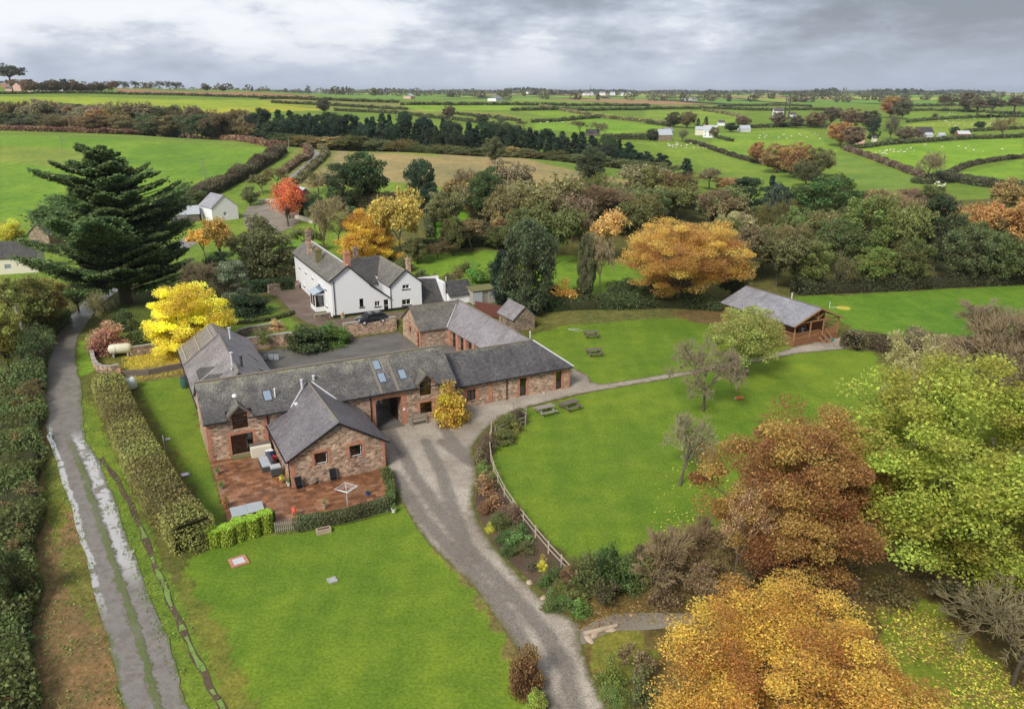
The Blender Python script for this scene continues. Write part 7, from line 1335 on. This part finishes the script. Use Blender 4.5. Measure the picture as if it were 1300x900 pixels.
def trough(): 
    p = G(411, 676, 0); t = thing('stone_trough', 'pale stone trough on the lawn below the patio hedge', 'trough', p, .42); mb = MB(); mb.box(-.55, .55, -.24, .24, 0, .12); mb.box(-.55, .55, -.24, -.16, .12, .38); mb.box(-.55, .55, .16, .24, .12, .38); mb.box(-.55, -.46, -.16, .16, .12, .38); mb.box(.46, .55, -.16, .16, .12, .38); mb.build('basin', 'sandstone', t); mb = MB(); mb.box(-.46, .46, -.16, .16, .3, .34); mb.build('soil', 'soil', t)
trough()
for x, y, lb, s_, m1, m2 in ((303, 713, 'metal drain cover in a brick surround on the lower lawn', 1., 'brick', 'lead'), (422, 737, 'small pale drain cover in the middle of the lower lawn', .5, 'concrete', 'panel_grey'), (235, 603, 'small pale drain cover on the left lawn beside the barn', .6, 'concrete', 'white_paint'), (213, 558, 'tiny grey cover on the left lawn', .4, 'concrete', 'panel_grey')):
    p = G(x, y, 0); t = thing('drain_cover', lb, 'drain cover', p, A+.1); mb = MB(); w = .62*s_; 
    for q in ((-w, w, -w, -w+.22*s_), (-w, w, w-.22*s_, w), (-w, -w+.22*s_, -w+.22*s_, w-.22*s_), (w-.22*s_, w, -w+.22*s_, w-.22*s_)): mb.box(*q, 0, .10)
    mb.build('surround', m1, t); mb = MB(); w2 = w-.23*s_; mb.box(-w2, w2, -w2, w2, .02, .09); mb.build('lid', m2, t)
p = G(210, 575, 0); mb = MB(); mb.tube([(0, 0, 0), (0, 0, 1.8)], .035, 6); tag(mb.build('garden_post', 'lead', loc=p), 'thin pale upright post on the left lawn beside the clipped hedge', 'post')
def tanks():
    p = G(155, 458, .6); t = thing('gas_tank', 'cream horizontal gas tank on legs beside the curved wall', 'tank', (p.x, p.y, tz(p.x, p.y)), A-.15); mb = MB(); mb.tube([(-1.35, 0, 1.0), (-1.2, 0, 1.0), (-.9, 0, 1.0), (.9, 0, 1.0), (1.2, 0, 1.0), (1.35, 0, 1.0)], [.2, .5, .62, .62, .5, .2], 18); mb.build('body', 'tank_cream', t, smooth=True)
    for x in (-.8, .8): mb = MB(); mb.box(x-.1, x+.1, -.4, .4, 0, .5); mb.build('leg', 'concrete', t)
    mb = MB(); mb.tube([(-.5, 0, .97), (-.42, 0, .97)], .64, 18); mb.build('band', 'grey_wood', t)
    p = G(165, 496, 0); t = thing('dome_tank', 'round whitish water tank with a dished top beside the long hedge', 'tank', (p.x, p.y, tz(p.x, p.y))); mb = MB(); mb.lathe((0, 0, 0), [(.6, 0), (.85, .15), (.9, .7), (.8, 1.15), (.5, 1.35), (.25, 1.38)], 18); mb.build('body', 'tank_white', t, smooth=True); mb = MB(); mb.lathe((0, 0, 1.36), [(.26, 0), (.26, .08), (.1, .1)], 12); mb.build('lid', 'moss_stone', t)
    p = G(147, 447, 0); gboxes('orange_box', 'small orange board box beside the cream tank', 'box', (p.x, p.y, tz(p.x, p.y)), A, [('body', 'orange_wood', [(-.4, .4, -.3, .3, 0, .9)]), ('lid', 'rust', [(-.43, .43, -.33, .33, .91, .96)])])
    p = G(235, 493, 0); t = thing('water_butt', 'dark green water butt at the corner of the slated range', 'water butt', (p.x, p.y, tz(p.x, p.y))); mb = MB(); mb.lathe((0, 0, 0), [(.36, 0), (.44, .5), (.44, .9), (.38, 1.3)], 14); mb.build('barrel', 'green_plastic', t); mb = MB(); mb.lathe((0, 0, 1.3), [(.42, 0), (.42, .06), (.1, .1)], 14); mb.build('lid', 'grey_plastic', t)
tanks()
for i, x in enumerate((336, 344, 351)):
    p = G(x, 457, .03); gboxes('wheelie_bin', ['left', 'middle', 'right'][i]+' one of the three grey bins against the yard wall', 'bin', p, A, [('body', 'sheet_roof', [(-.27, .27, -.3, .3, .08, .95)]), ('lid', 'grey_plastic', [(-.3, .3, -.34, .32, .96, 1.03)]), ('wheel', 'rubber', [(-.3, -.24, .2, .36, 0, .16), (.24, .3, .2, .36, 0, .16)])], group='bins in the yard')
def car(loc, rz, label):
    t = thing('parked_car', label, 'car', loc, rz)
    # body: cross sections along the length
    def hull(secs, name, mat, smooth=True, n=8):
        mb = MB(); k0 = 0
        for (x, hw, z0, z1, r) in secs:
            pts = [(hw*.86, z0), (hw, z0+(z1-z0)*.25), (hw*.98, z0+(z1-z0)*.72), (hw*r, z1)]; ring = [(x, y, z) for y, z in pts]+[(x, -y, z) for y, z in reversed(pts)]; mb.v += ring
        m = len(secs)
        for i in range(m-1):
            for j in range(8): mb.f.append((i*8+j, i*8+(j+1) % 8, (i+1)*8+(j+1) % 8, (i+1)*8+j)); mb.m.append(0)
        mb.f.append(tuple(range(7, -1, -1))); mb.f.append(tuple((m-1)*8+j for j in range(8))); mb.m += [0, 0]; return mb.build(name, mat, t, smooth=smooth)
    hull([(-2.2, .6, .42, .72, .9), (-2.1, .82, .3, .86, .9), (-1.6, .89, .24, .95, .9), (-.6, .9, .22, 1.0, .88), (.9, .9, .22, 1.02, .88), (1.9, .87, .26, 1.0, .9), (2.15, .8, .34, .95, .88), (2.2, .7, .42, .8, .9)], 'body', 'car_paint')
    hull([(-1.25, .72, .93, .98, .9), (-.55, .74, .95, 1.42, .84), (.2, .74, .95, 1.5, .82), (1.2, .73, .95, 1.47, .82), (1.85, .70, .93, 1.15, .86), (2.05, .66, .93, 1.0, .9)], 'cabin_glass', 'black_plastic')
    mb = MB(); mb.slab([(-.5, -.6, 1.46), (1.3, -.6, 1.52), (1.3, .6, 1.52), (-.5, .6, 1.46)], .06); mb.build('roof', 'car_paint', t, bevel=.02)
    for x in (-1.35, 1.35):
        for s in (-1, 1):
            w = MB(); w.tube([(x, s*.72, .32), (x, s*.92, .32)], .33, 18); w = w.build('wheel', 'rubber', t); h = MB(); h.tube([(x, s*.9, .32), (x, s*.935, .32)], .2, 12); h.build('rim', 'lead', w)
    for s in (-1, 1): mb = MB(); mb.box(-2.17, -1.98, min(s*.5, s*.76), max(s*.5, s*.76), .62, .76); mb.build('headlight', 'white_paint', t, bevel=.02); mb = MB(); mb.box(2.08, 2.2, min(s*.5, s*.74), max(s*.5, s*.74), .72, .9); mb.build('tail_light', 'red_plastic', t); mb = MB(); mb.box(-.75, -.6, min(s*.88, s*1.03), max(s*.88, s*1.03), .92, 1.05); mb.build('wing_mirror', 'car_paint', t)
p = G(472, 410); car((p.x, p.y, p.z+.05), A+.02, 'dark blue-grey hatchback parked on the terrace before the farmhouse')
p = G(438, 404); planter((p.x-.3, p.y, p.z), .25, .3, 'low white planter at the foot of the farmhouse gable', 'white_paint', fl=(.5, .2, .1))
# shrubs, posts and bits
p = G(938, 507, 0); t = thing('log_slice', 'small orange log lying alone on the big lawn', 'log', (p.x, p.y, tz(p.x, p.y)), .2); mb = MB(); mb.tube([(-.45, 0, .16), (.45, 0, .16)], .2, 10); mb.build('bark', 'orange_wood', t); mb = MB(); mb.tube([(-.47, 0, .16), (-.452, 0, .16)], .16, 10); mb.build('cut_face', 'pale_wood', t)
for x, y, lb, m_, sc_ in ((730, 419, 'pale worn mark on the upper lawn like a sprinkler frame', 'white_paint', 1.), ):
    p = G(x, y); t = thing('lawn_frame', 'pale wire frame lying flat on the upper lawn', 'frame', p, .2); mb = MB(); mb.tube([(-.9, .5, .04), (.2, -.6, .04), (1.0, -.4, .04)], .03, 5); mb.tube([(-.9, .5, .04), (.8, .5, .04)], .03, 5); mb.build('wire', 'lead', t)
p = G(1071, 391); mb = MB(); mb.lathe((0, 0, 0), [(1.1, 0), (.95, .06), (.3, .09)], 12); tag(mb.build('leaf_heap', 'yellow_patch', loc=p), 'flat yellow heap on the far lawn behind the lodge', 'heap'); p = G(1053, 391); mb = MB(); mb.tube([(0, 0, 0), (0, 0, 1.0)], .04, 6); mb.tube([(0, 0, .1), (1.6, .2, .05)], .03, 5); tag(mb.build('goal_post', 'white_paint', loc=p), 'small white post on the far lawn beside the yellow heap', 'post')
u0, v0, z0, fl, wd = lodge
gboxes('patio_table', 'small round-edged table and things on the lodge veranda', 'table', W(u0+4.3, v0+1.2, fl), A, [('top', 'black_plastic', [(-.4, .4, -.4, .4, .68, .73)]), ('leg', 'black_plastic', [(-.05, .05, -.05, .05, 0, .68)])])
for i, (du, dv) in enumerate(((3.3, 1.5), (4.5, 2.1))): t = gboxes('veranda_chair', ['grey chair left of the small table on the lodge veranda', 'grey chair behind the small table on the lodge veranda'][i], 'chair', W(u0+du, v0+dv, fl), A+i, [('seat', 'sheet_roof', [(-.24, .24, -.24, .24, .42, .46)]), ('backrest', 'sheet_roof', [(-.24, .24, .2, .24, .46, .95)]), ('frame', 'grey_plastic', [(-.24, -.2, -.24, -.2, 0, .42), (.2, .24, -.24, -.2, 0, .42), (-.24, -.2, .2, .24, 0, .42), (.2, .24, .2, .24, 0, .42)])], .005)
t = thing('teal_tub', 'small teal tub on the ground right of the lodge steps', 'tub', W(u0+6.5, v0-.5, z0+.03)); mb = MB(); mb.lathe((0, 0, 0), [(.25, 0), (.36, .3), (.39, .32), (.32, .3)], 12); _m = plain('teal_plastic', (.03, .30, .28), .5); mb.build('basin', 'teal_plastic', t)
p = G(928, 838, 0); t = thing('garden_statue', 'small whitish garden ornament half hidden above the golden tree', 'ornament', p); mb = MB(); mb.lathe((0, 0, 0), [(.22, 0), (.22, .12), (.12, .2), (.16, .55), (.1, .8), (.14, .95), (.05, 1.1)], 10); mb.build('figure', 'lead', t)
for i, (x, y) in enumerate(((773, 800), (755, 806), (748, 812), (702, 772), (690, 760), (672, 740))): p = G(x, y, 0); mb = MB(); mb.lathe((0, 0, -.05), [(.3, 0), (.34, .12), (.2, .26), (.05, .28)], 7); o = mb.build('edging_stone', 'sandstone', loc=p); o.scale = (1.5 if i < 3 else .8, .7, .8); o.rotation_euler.z = i; tag(o, 'rough pale edging stone by the drive side of the leafy path' if i < 3 else 'rough pale edging stone along the flower bed side of the drive', 'stone', 'edging stones near the drive' if i < 3 else 'edging stones of the flower bed')
p = G(762, 803, 0); t = thing('fallen_log', 'pale fallen log lying beside the leafy path', 'log', p, .25); mb = MB(); mb.tube([(-1.1, 0, .15), (0, .05, .17), (1.2, .25, .14)], [.14, .17, .12], 8); mb.build('bark', 'sandstone', t)
# poles
def pole(bx, by, top, label, lean=0., arms=True, r=.14):
    p = G(bx, by); h = ZT(p.y, top)-p.z; t = thing('utility_pole', label, 'pole', p, .4); t.rotation_euler.y = lean; mb = MB(); mb.tube([(0, 0, -.3), (0, 0, h)], [r, r*.75], 7); mb.build('mast', 'grey_wood', t)
    if arms: mb = MB(); mb.beam((-.8, 0, h-.5), (.8, 0, h-.5), .1); mb.build('crossarm', 'weathered', t)
    return p, h
pole(262, 234, 200, 'pale utility pole standing in the left pasture near its right hedge', -.05); pole(79, 190, 172, 'dark utility pole in the left pasture beyond the cedar', .02); pole(90, 168, 143, 'pale utility pole against the left wooded strip', -.03); pole(244, 170, 152, 'pale utility pole near the end of the left wooded strip', -.02); pole(367, 190, 176, 'short pale pole at the bend of the far lane', .03)
p, h = pole(38, 446, 388, 'brown leaning pole among the trees at the left edge', -.10, False, .2)
def aerial(px, Y, top, label):
    p = GY(px, Y); h = ZT(Y, top)-p.z; t = thing('radio_mast', label, 'mast', p); mb = MB(); mb.tube([(0, 0, 0), (0, 0, h)], [.9, .3], 4); mb.build('mast', 'grey_plastic', t)
aerial(749, 1900, 108, 'thin mast on the horizon left of the white estate'); aerial(996, 800, 122, 'left of the two tall masts beside the white farmhouse'); aerial(1001, 800, 124, 'right of the two tall masts beside the white farmhouse')

# ------------------------------------------------------------------ other farms and houses
def house(bx, by, wpx, hpx, dep, rz, label, wall='render_white', roof='slate_mid', name='house', cat='house', rh=.45, chim=0, wins=2, gable='x', zoff=0., win_mat='black_paint', wing=None):
    """small house: bx,by = foot of the middle of its front; wpx wide, hpx high to the eaves"""
    p = G(bx, by); d = p.y*cp-(p.z-CH)*sp; w = wpx*d/F; h = hpx*d/F/.97; dd = dep*w; t = thing(name, label, cat, (p.x, p.y, p.z+zoff), rz); r = rh*(dd if gable == 'x' else w)*.9
    mb = MB(); holes = []
    for i in range(wins):
        c = -w/2+w*(i+.5)/max(1, wins); ww = min(.5, w*.06)
        for zz in ([h*.35] if h < 3.6 else [h*.18, h*.62]): holes.append((c-ww, c+ww, zz, zz+min(1.1, h*.25)))
    facade(mb, 'v', 0, -w/2, w/2, -1., h, holes, top=None if gable == 'x' else [(-w/2, h), (w/2, h), (0, h+r)], dep=.2); facade(mb, 'V', dd, -w/2, w/2, -1., h, top=None if gable == 'x' else [(-w/2, h), (w/2, h), (0, h+r)])
    for pl, P in (('u', -w/2), ('U', w/2)): facade(mb, pl, P, 0, dd, -1., h, top=[(0, h), (dd, h), (dd/2, h+r)] if gable == 'x' else None)
    mb.build('wall', wall, t); e = max(.2, w*.02); mb = MB()
    if gable == 'x': rl(mb, (-w/2-e, -e, h-e*.5), (w/2+e, -e, h-e*.5), (w/2+e, dd/2, h+r+.1), (-w/2-e, dd/2, h+r+.1)); rl(mb, (-w/2-e, dd+e, h-e*.5), (-w/2-e, dd/2, h+r+.1), (w/2+e, dd/2, h+r+.1), (w/2+e, dd+e, h-e*.5))
    else: rl(mb, (-w/2-e, -e, h-e*.5), (0, -e, h+r+.1), (0, dd+e, h+r+.1), (-w/2-e, dd+e, h-e*.5)); rl(mb, (w/2+e, -e, h-e*.5), (w/2+e, dd+e, h-e*.5), (0, dd+e, h+r+.1), (0, -e, h+r+.1))
    ro = mb.build('roof', roof, t)
    for H in holes:
        m = MB(); m.box(H[0], H[1], .12, .16, H[2], H[3]); f = m.build('window', 'white_paint', t); m = MB(); m.box(H[0]+.06, H[1]-.06, .10, .118, H[2]+.06, H[3]-.06); m.build('pane', 'skyglass', f)
    for i in range(chim):
        x = (-w/2+.5) if i == 0 else (w/2-.5); y = dd/2; m = MB(); m.box(x-.4, x+.4, y-.4, y+.4, h+r-.8, h+r+1.1) if gable == 'x' else m.box(-.4, .4, dd-.9, dd-.1, h+r-.8, h+r+1.1); c = m.build('chimney', 'brick', ro)
    return t, w, h, dd
house(12, 348, 66, 22, .62, .30, 'white-walled barn with dark sheet roof and open black end at the left edge', 'render_cream', 'slate_dark', 'barn', 'barn', wins=1, zoff=-.2)
house(52, 316, 34, 18, .9, -.35, 'brown stone cottage with slate roof between the white barn and the cedar', 'rubble', 'slate_mid', 'stone_house', 'house', gable='y', wins=0, chim=1, rh=.42)
t, w_, h_, d_ = house(287, 280, 34, 17, 1.1, .75, 'cream outbuilding with grey roof behind the thin amber trees', 'render_white', 'slate_chalet', 'outbuilding', 'outbuilding', gable='y', wins=1)
m = MB(); m.box(w_/2-.04, w_/2+.06, .6, d_*.45, 0, 2.4); m.build('garage_door', 'sheet_roof', t); m = MB(); m.box(w_/2-.04, w_/2+.06, d_*.52, d_*.9, 0, 2.4); m.build('garage_door', 'sheet_roof', t)
house(264, 278, 16, 9, 1., .75, 'small white lean-to left of the cream outbuilding', 'render_white', 'sheet_roof', 'outbuilding', 'outbuilding', wins=0); house(240, 282, 26, 10, .8, .4, 'cluttered grey sheds with pale roofs beyond the cedar', 'weathered', 'sheet_roof', 'farm_shed', 'shed', wins=0); house(228, 290, 18, 8, .8, .1, 'small dark sheds just behind the cedar branches', 'weathered', 'slate_mid', 'farm_shed', 'shed', wins=0)
house(389, 258, 20, 10, 1.4, .55, 'brick garage with grey sheet roof behind the scarlet maple', 'red_brown', 'sheet_roof', 'garage', 'garage', gable='y', wins=0)
for i, (x, y, w, lb) in enumerate(((556, 254, 9, 'white caravan with rounded body behind the paddock, right one'), (549, 253, 7, 'white trailer behind the paddock, middle one'), (524, 250, 8, 'white trailer partly hidden by the dark evergreen'), (572, 256, 6, 'low white crate at the head of the paddock'))):
    p = G(x, y+4); d = p.y/F*cp; t = thing('caravan' if i == 0 else 'trailer', lb, 'caravan' if i == 0 else 'trailer', p, .3*i); W_ = w*p.y/F; H_ = W_*.8 if i < 3 else W_*.4; mb = MB(); mb.box(-W_/2, W_/2, 0, 1.9, .4, .4+H_); mb.build('body', 'white_paint', t, bevel=.15)
    for xx in (-W_*.25, W_*.25): mb = MB(); mb.tube([(xx, -.02, .32), (xx, .2, .32)], .32, 12); mb.build('wheel', 'rubber', t)
    if i == 0: mb = MB(); mb.box(-W_*.3, W_*.3, -.02, .0, .4+H_*.5, .4+H_*.8); mb.build('window', 'black_plastic', t)
# valley farms
house(901, 175, 17, 9, .6, -.25, 'white bungalow with pale roof among the farm trees', 'render_white', 'sheet_roof', wins=3, rh=.6, chim=1); house(890, 172, 14, 7, .6, -.1, 'pale wing behind the white bungalow', 'render_cream', 'sheet_roof', wins=0); house(845, 179, 18, 7, .9, .2, 'grey stone barn left of the white bungalow', 'rubble', 'sheet_roof', 'barn', 'barn', wins=0); house(849, 172, 12, 5, .8, .2, 'second grey roof behind the stone barn', 'rubble', 'slate_chalet', 'barn', 'barn', wins=0)
house(916, 160, 8, 4, .8, 0, 'tiny white house above the dark hedge', 'render_white', 'slate_mid', wins=0); house(946, 168, 14, 4, .7, .1, 'low grey farm shed right of the dark hedge', 'lead', 'sheet_roof', 'farm_shed', 'shed', wins=0); house(753, 173, 16, 4, .6, .1, 'brown farm shed between the pair of bare trees', 'weathered', 'slate_mid', 'farm_shed', 'shed', wins=0)
house(988, 151, 12, 9, .8, -.1, 'white farmhouse beside the twin masts', 'render_white', 'slate_mid', wins=0, chim=1); house(1007, 150, 8, 4, .8, .1, 'low white outbuilding right of the mast farmhouse', 'render_white', 'slate_mid', 'outbuilding', 'outbuilding', wins=0)
house(1085, 183, 12, 11, .9, -.2, 'red brick cottage with pale gabled roof beside the dark fir', 'pink_render', 'sheet_roof', 'brick_house', 'house', gable='y', wins=2, chim=1); house(1093, 183, 8, 11, 1., -.2, 'second gable of the brick cottage pair, touching the fir', 'pink_render', 'sheet_roof', 'brick_house', 'house', gable='y', wins=0); house(1110, 184, 5, 8, 1., 0, 'slim pale stone folly right of the dark fir', 'render_cream', 'slate_mid', 'stone_tower', 'tower', wins=0)
house(1175, 175, 20, 6, .8, .05, 'dark-roofed barn among the low farm buildings of the sheep field', 'weathered', 'slate_dark', 'barn', 'barn', wins=0); house(1180, 176, 9, 4, .8, .05, 'pale grey lean-to in front of the dark-roofed barn', 'lead', 'sheet_roof', 'farm_shed', 'shed', wins=0); house(1196, 176, 8, 4, .8, .05, 'small pale shed left of the dark round bush-tree', 'lead', 'sheet_roof', 'farm_shed', 'shed', wins=0); house(1224, 175, 17, 4.5, .5, .15, 'rusty-fronted sheep shed with pale roof edge', 'rust', 'lead', 'farm_shed', 'shed', wins=0)
# hilltop farm, left
house(58, 117, 24, 6, .5, 0, 'long white barn with grey roof at the hilltop farm', 'render_white', 'sheet_roof', 'barn', 'barn', wins=0); house(40, 117, 14, 6, .6, .1, 'shorter cream barn left of the long white one on the hilltop', 'render_cream', 'sheet_roof', 'barn', 'barn', wins=0); house(22, 116, 10, 6, .8, 0, 'pink-walled farmhouse with a steep gable on the hilltop', 'pink_render', 'slate_mid', wins=0, gable='y', chim=1); house(74, 117, 12, 4, .8, .1, 'small white shed at the right end of the hilltop farm', 'render_white', 'sheet_roof', 'farm_shed', 'shed', wins=0); house(11, 116, 8, 3, .8, .1, 'small pale outbuilding left of the pink farmhouse', 'pink_render', 'slate_mid', 'outbuilding', 'outbuilding', wins=0)
# distant white estate and barns
for i, (x, Y, w, lb) in enumerate(((765, 2600, 40, 0), (778, 2600, 34, 0), (790, 2620, 30, 0), (799, 2600, 28, 0), (745, 2500, 34, 1), (752, 2520, 22, 1), (672, 2900, 30, 2), (680, 2900, 22, 2), (882, 1500, 18, 3), (876, 1510, 10, 3), (634, 1150, 22, 4), (524, 1300, 14, 5), (1052, 4200, 60, 6))):
    p = GY(x, Y); t = thing('distant_house', ['white house of the distant estate on the skyline', 'pale house just left of the distant white estate', 'tiny pale building far left of the distant estate', 'small white farm building between the far yellow trees', 'long low pale sheds among brown trees left of centre', 'small pink farmhouse in the far fields left of centre', 'large white building far off under the blue hill'][lb], 'house', p, .1*i, ['houses of the distant white estate', 'pale houses left of the estate', 'pale buildings far left of the estate', 'farm buildings between the yellow trees', None, None, None][lb]); h = 7 if Y > 2000 else 4; w *= .45 if Y > 2000 else .8; mb = MB(); mb.box(-w/2, w/2, 0, 14, -2, h); mb.build('wall', 'pink_render' if lb == 5 else 'render_white', t); mb = MB(); rl(mb, (-w/2, -.5, h), (w/2, -.5, h), (w/2, 7, h+4), (-w/2, 7, h+4)); mb.build('roof', 'sheet_roof' if i % 2 else 'slate_chalet', t)
# sheep
def sheep_meshes():
    mb = MB(); mb.tube([(-.62, 0, .62), (-.5, 0, .62), (-.2, 0, .64), (.2, 0, .64), (.5, 0, .62), (.6, 0, .64)], [.12, .3, .36, .36, .3, .14], 8); mb.tube([(.55, 0, .7), (.78, 0, .86), (.98, 0, .80)], [.13, .12, .07], 6)
    for x in (-.38, .38):
        for y in (-.16, .16): mb.tube([(x, y, .4), (x, y, 0)], [.07, .05], 5)
    return mb
S0 = None
SH = [(1112+i*3.1+random.uniform(-2, 2), 196-i*.35+random.uniform(-2.5, 3), 0) for i in range(16)]+[(x, y, 0) for x, y in ((1196, 188), (1217, 187), (1226, 190), (1236, 192), (1248, 194), (1272, 191), (1123, 194), (1125, 197), (1174, 185), (1229, 187))]+[(1186+random.uniform(0, 16), 231+random.uniform(0, 9), 1) for i in range(11)]+[(random.uniform(845, 900), 184+random.uniform(-1, 6), 2) for i in range(26)]+[(random.uniform(1200, 1296), 143.5+random.uniform(0, 3)+i*0, 3) for i in range(10)]+[(random.uniform(1180, 1298), random.uniform(151, 161), 4) for i in range(34)]+[(random.uniform(955, 1060), random.uniform(170, 178), 5) for i in range(20)]+[(random.uniform(684, 730), random.uniform(155, 158), 6) for i in range(12)]
SL = ['sheep grazing in the big field below the farm buildings', 'sheep in the tight flock beside the thorn bush at the hedge meeting', 'sheep in the strung-out flock below the grey stone barn', 'sheep in the narrow top field at the right', 'sheep scattered over the upper field right of the beeches', 'sheep in the pasture below the mast farmhouse', 'sheep in the far pasture left of the farm']
for x, y, k in SH:
    p = G(x, y)
    if S0 is None: S0 = sheep_meshes().build('sheep', 'wool', smooth=True); o = S0
    else: o = S0.copy(); COL.objects.link(o)
    o.location = p; o.rotation_euler.z = random.uniform(0, 6.28); o.scale = (.95,)*3; tag(o, SL[k], 'sheep', SL[k].replace('sheep', 'flock', 1))
# blue hill on the horizon
def hill():
    V = []; n = 40
    for i in range(n+1):
        t = i/n; x = (960+200*t-650)/1044*15000; h = 26+62*math.sin(math.pi*t)**1.3*(.8+.2*math.sin(t*9)); V += [(x, 14400, 20), (x, 15000, h*.9+20), (x, 15800, 20)]
    Fq = [];
    for i in range(n): a = i*3; Fq += [(a, a+3, a+4, a+1), (a+1, a+4, a+5, a+2)]
    me = raw_mesh('hills', V, Fq, ['ground'], {'mown': np.ones(len(V)), 'far': np.zeros(len(V))}, True, colattr={'fcol': np.tile([.10, .12, .06, 1], (len(V), 1))}); o = bpy.data.objects.new('hills', me); link(o); tag(o, kind='structure')
hill()

# ------------------------------------------------------------------ air
def haze():
    mb = MB(); mb.box(-17000, 17000, -150, 18900, -25, 110); o = mb.build('haze', 'haze'); tag(o, 'thin grey-blue air over the whole valley, thickening towards the horizon', 'haze', kind='stuff')
m = bpy.data.materials.new('haze'); m.use_nodes = True; t_ = m.node_tree; t_.nodes.clear(); oo = N(t_, 'ShaderNodeOutputMaterial'); pv = N(t_, 'ShaderNodeVolumePrincipled'); pv.inputs['Color'].default_value = (.80, .88, 1, 1); pv.inputs['Density'].default_value = .00006; pv.inputs['Anisotropy'].default_value = .2; t_.links.new(pv.outputs[0], oo.inputs['Volume']); MATS['haze'] = m
haze()
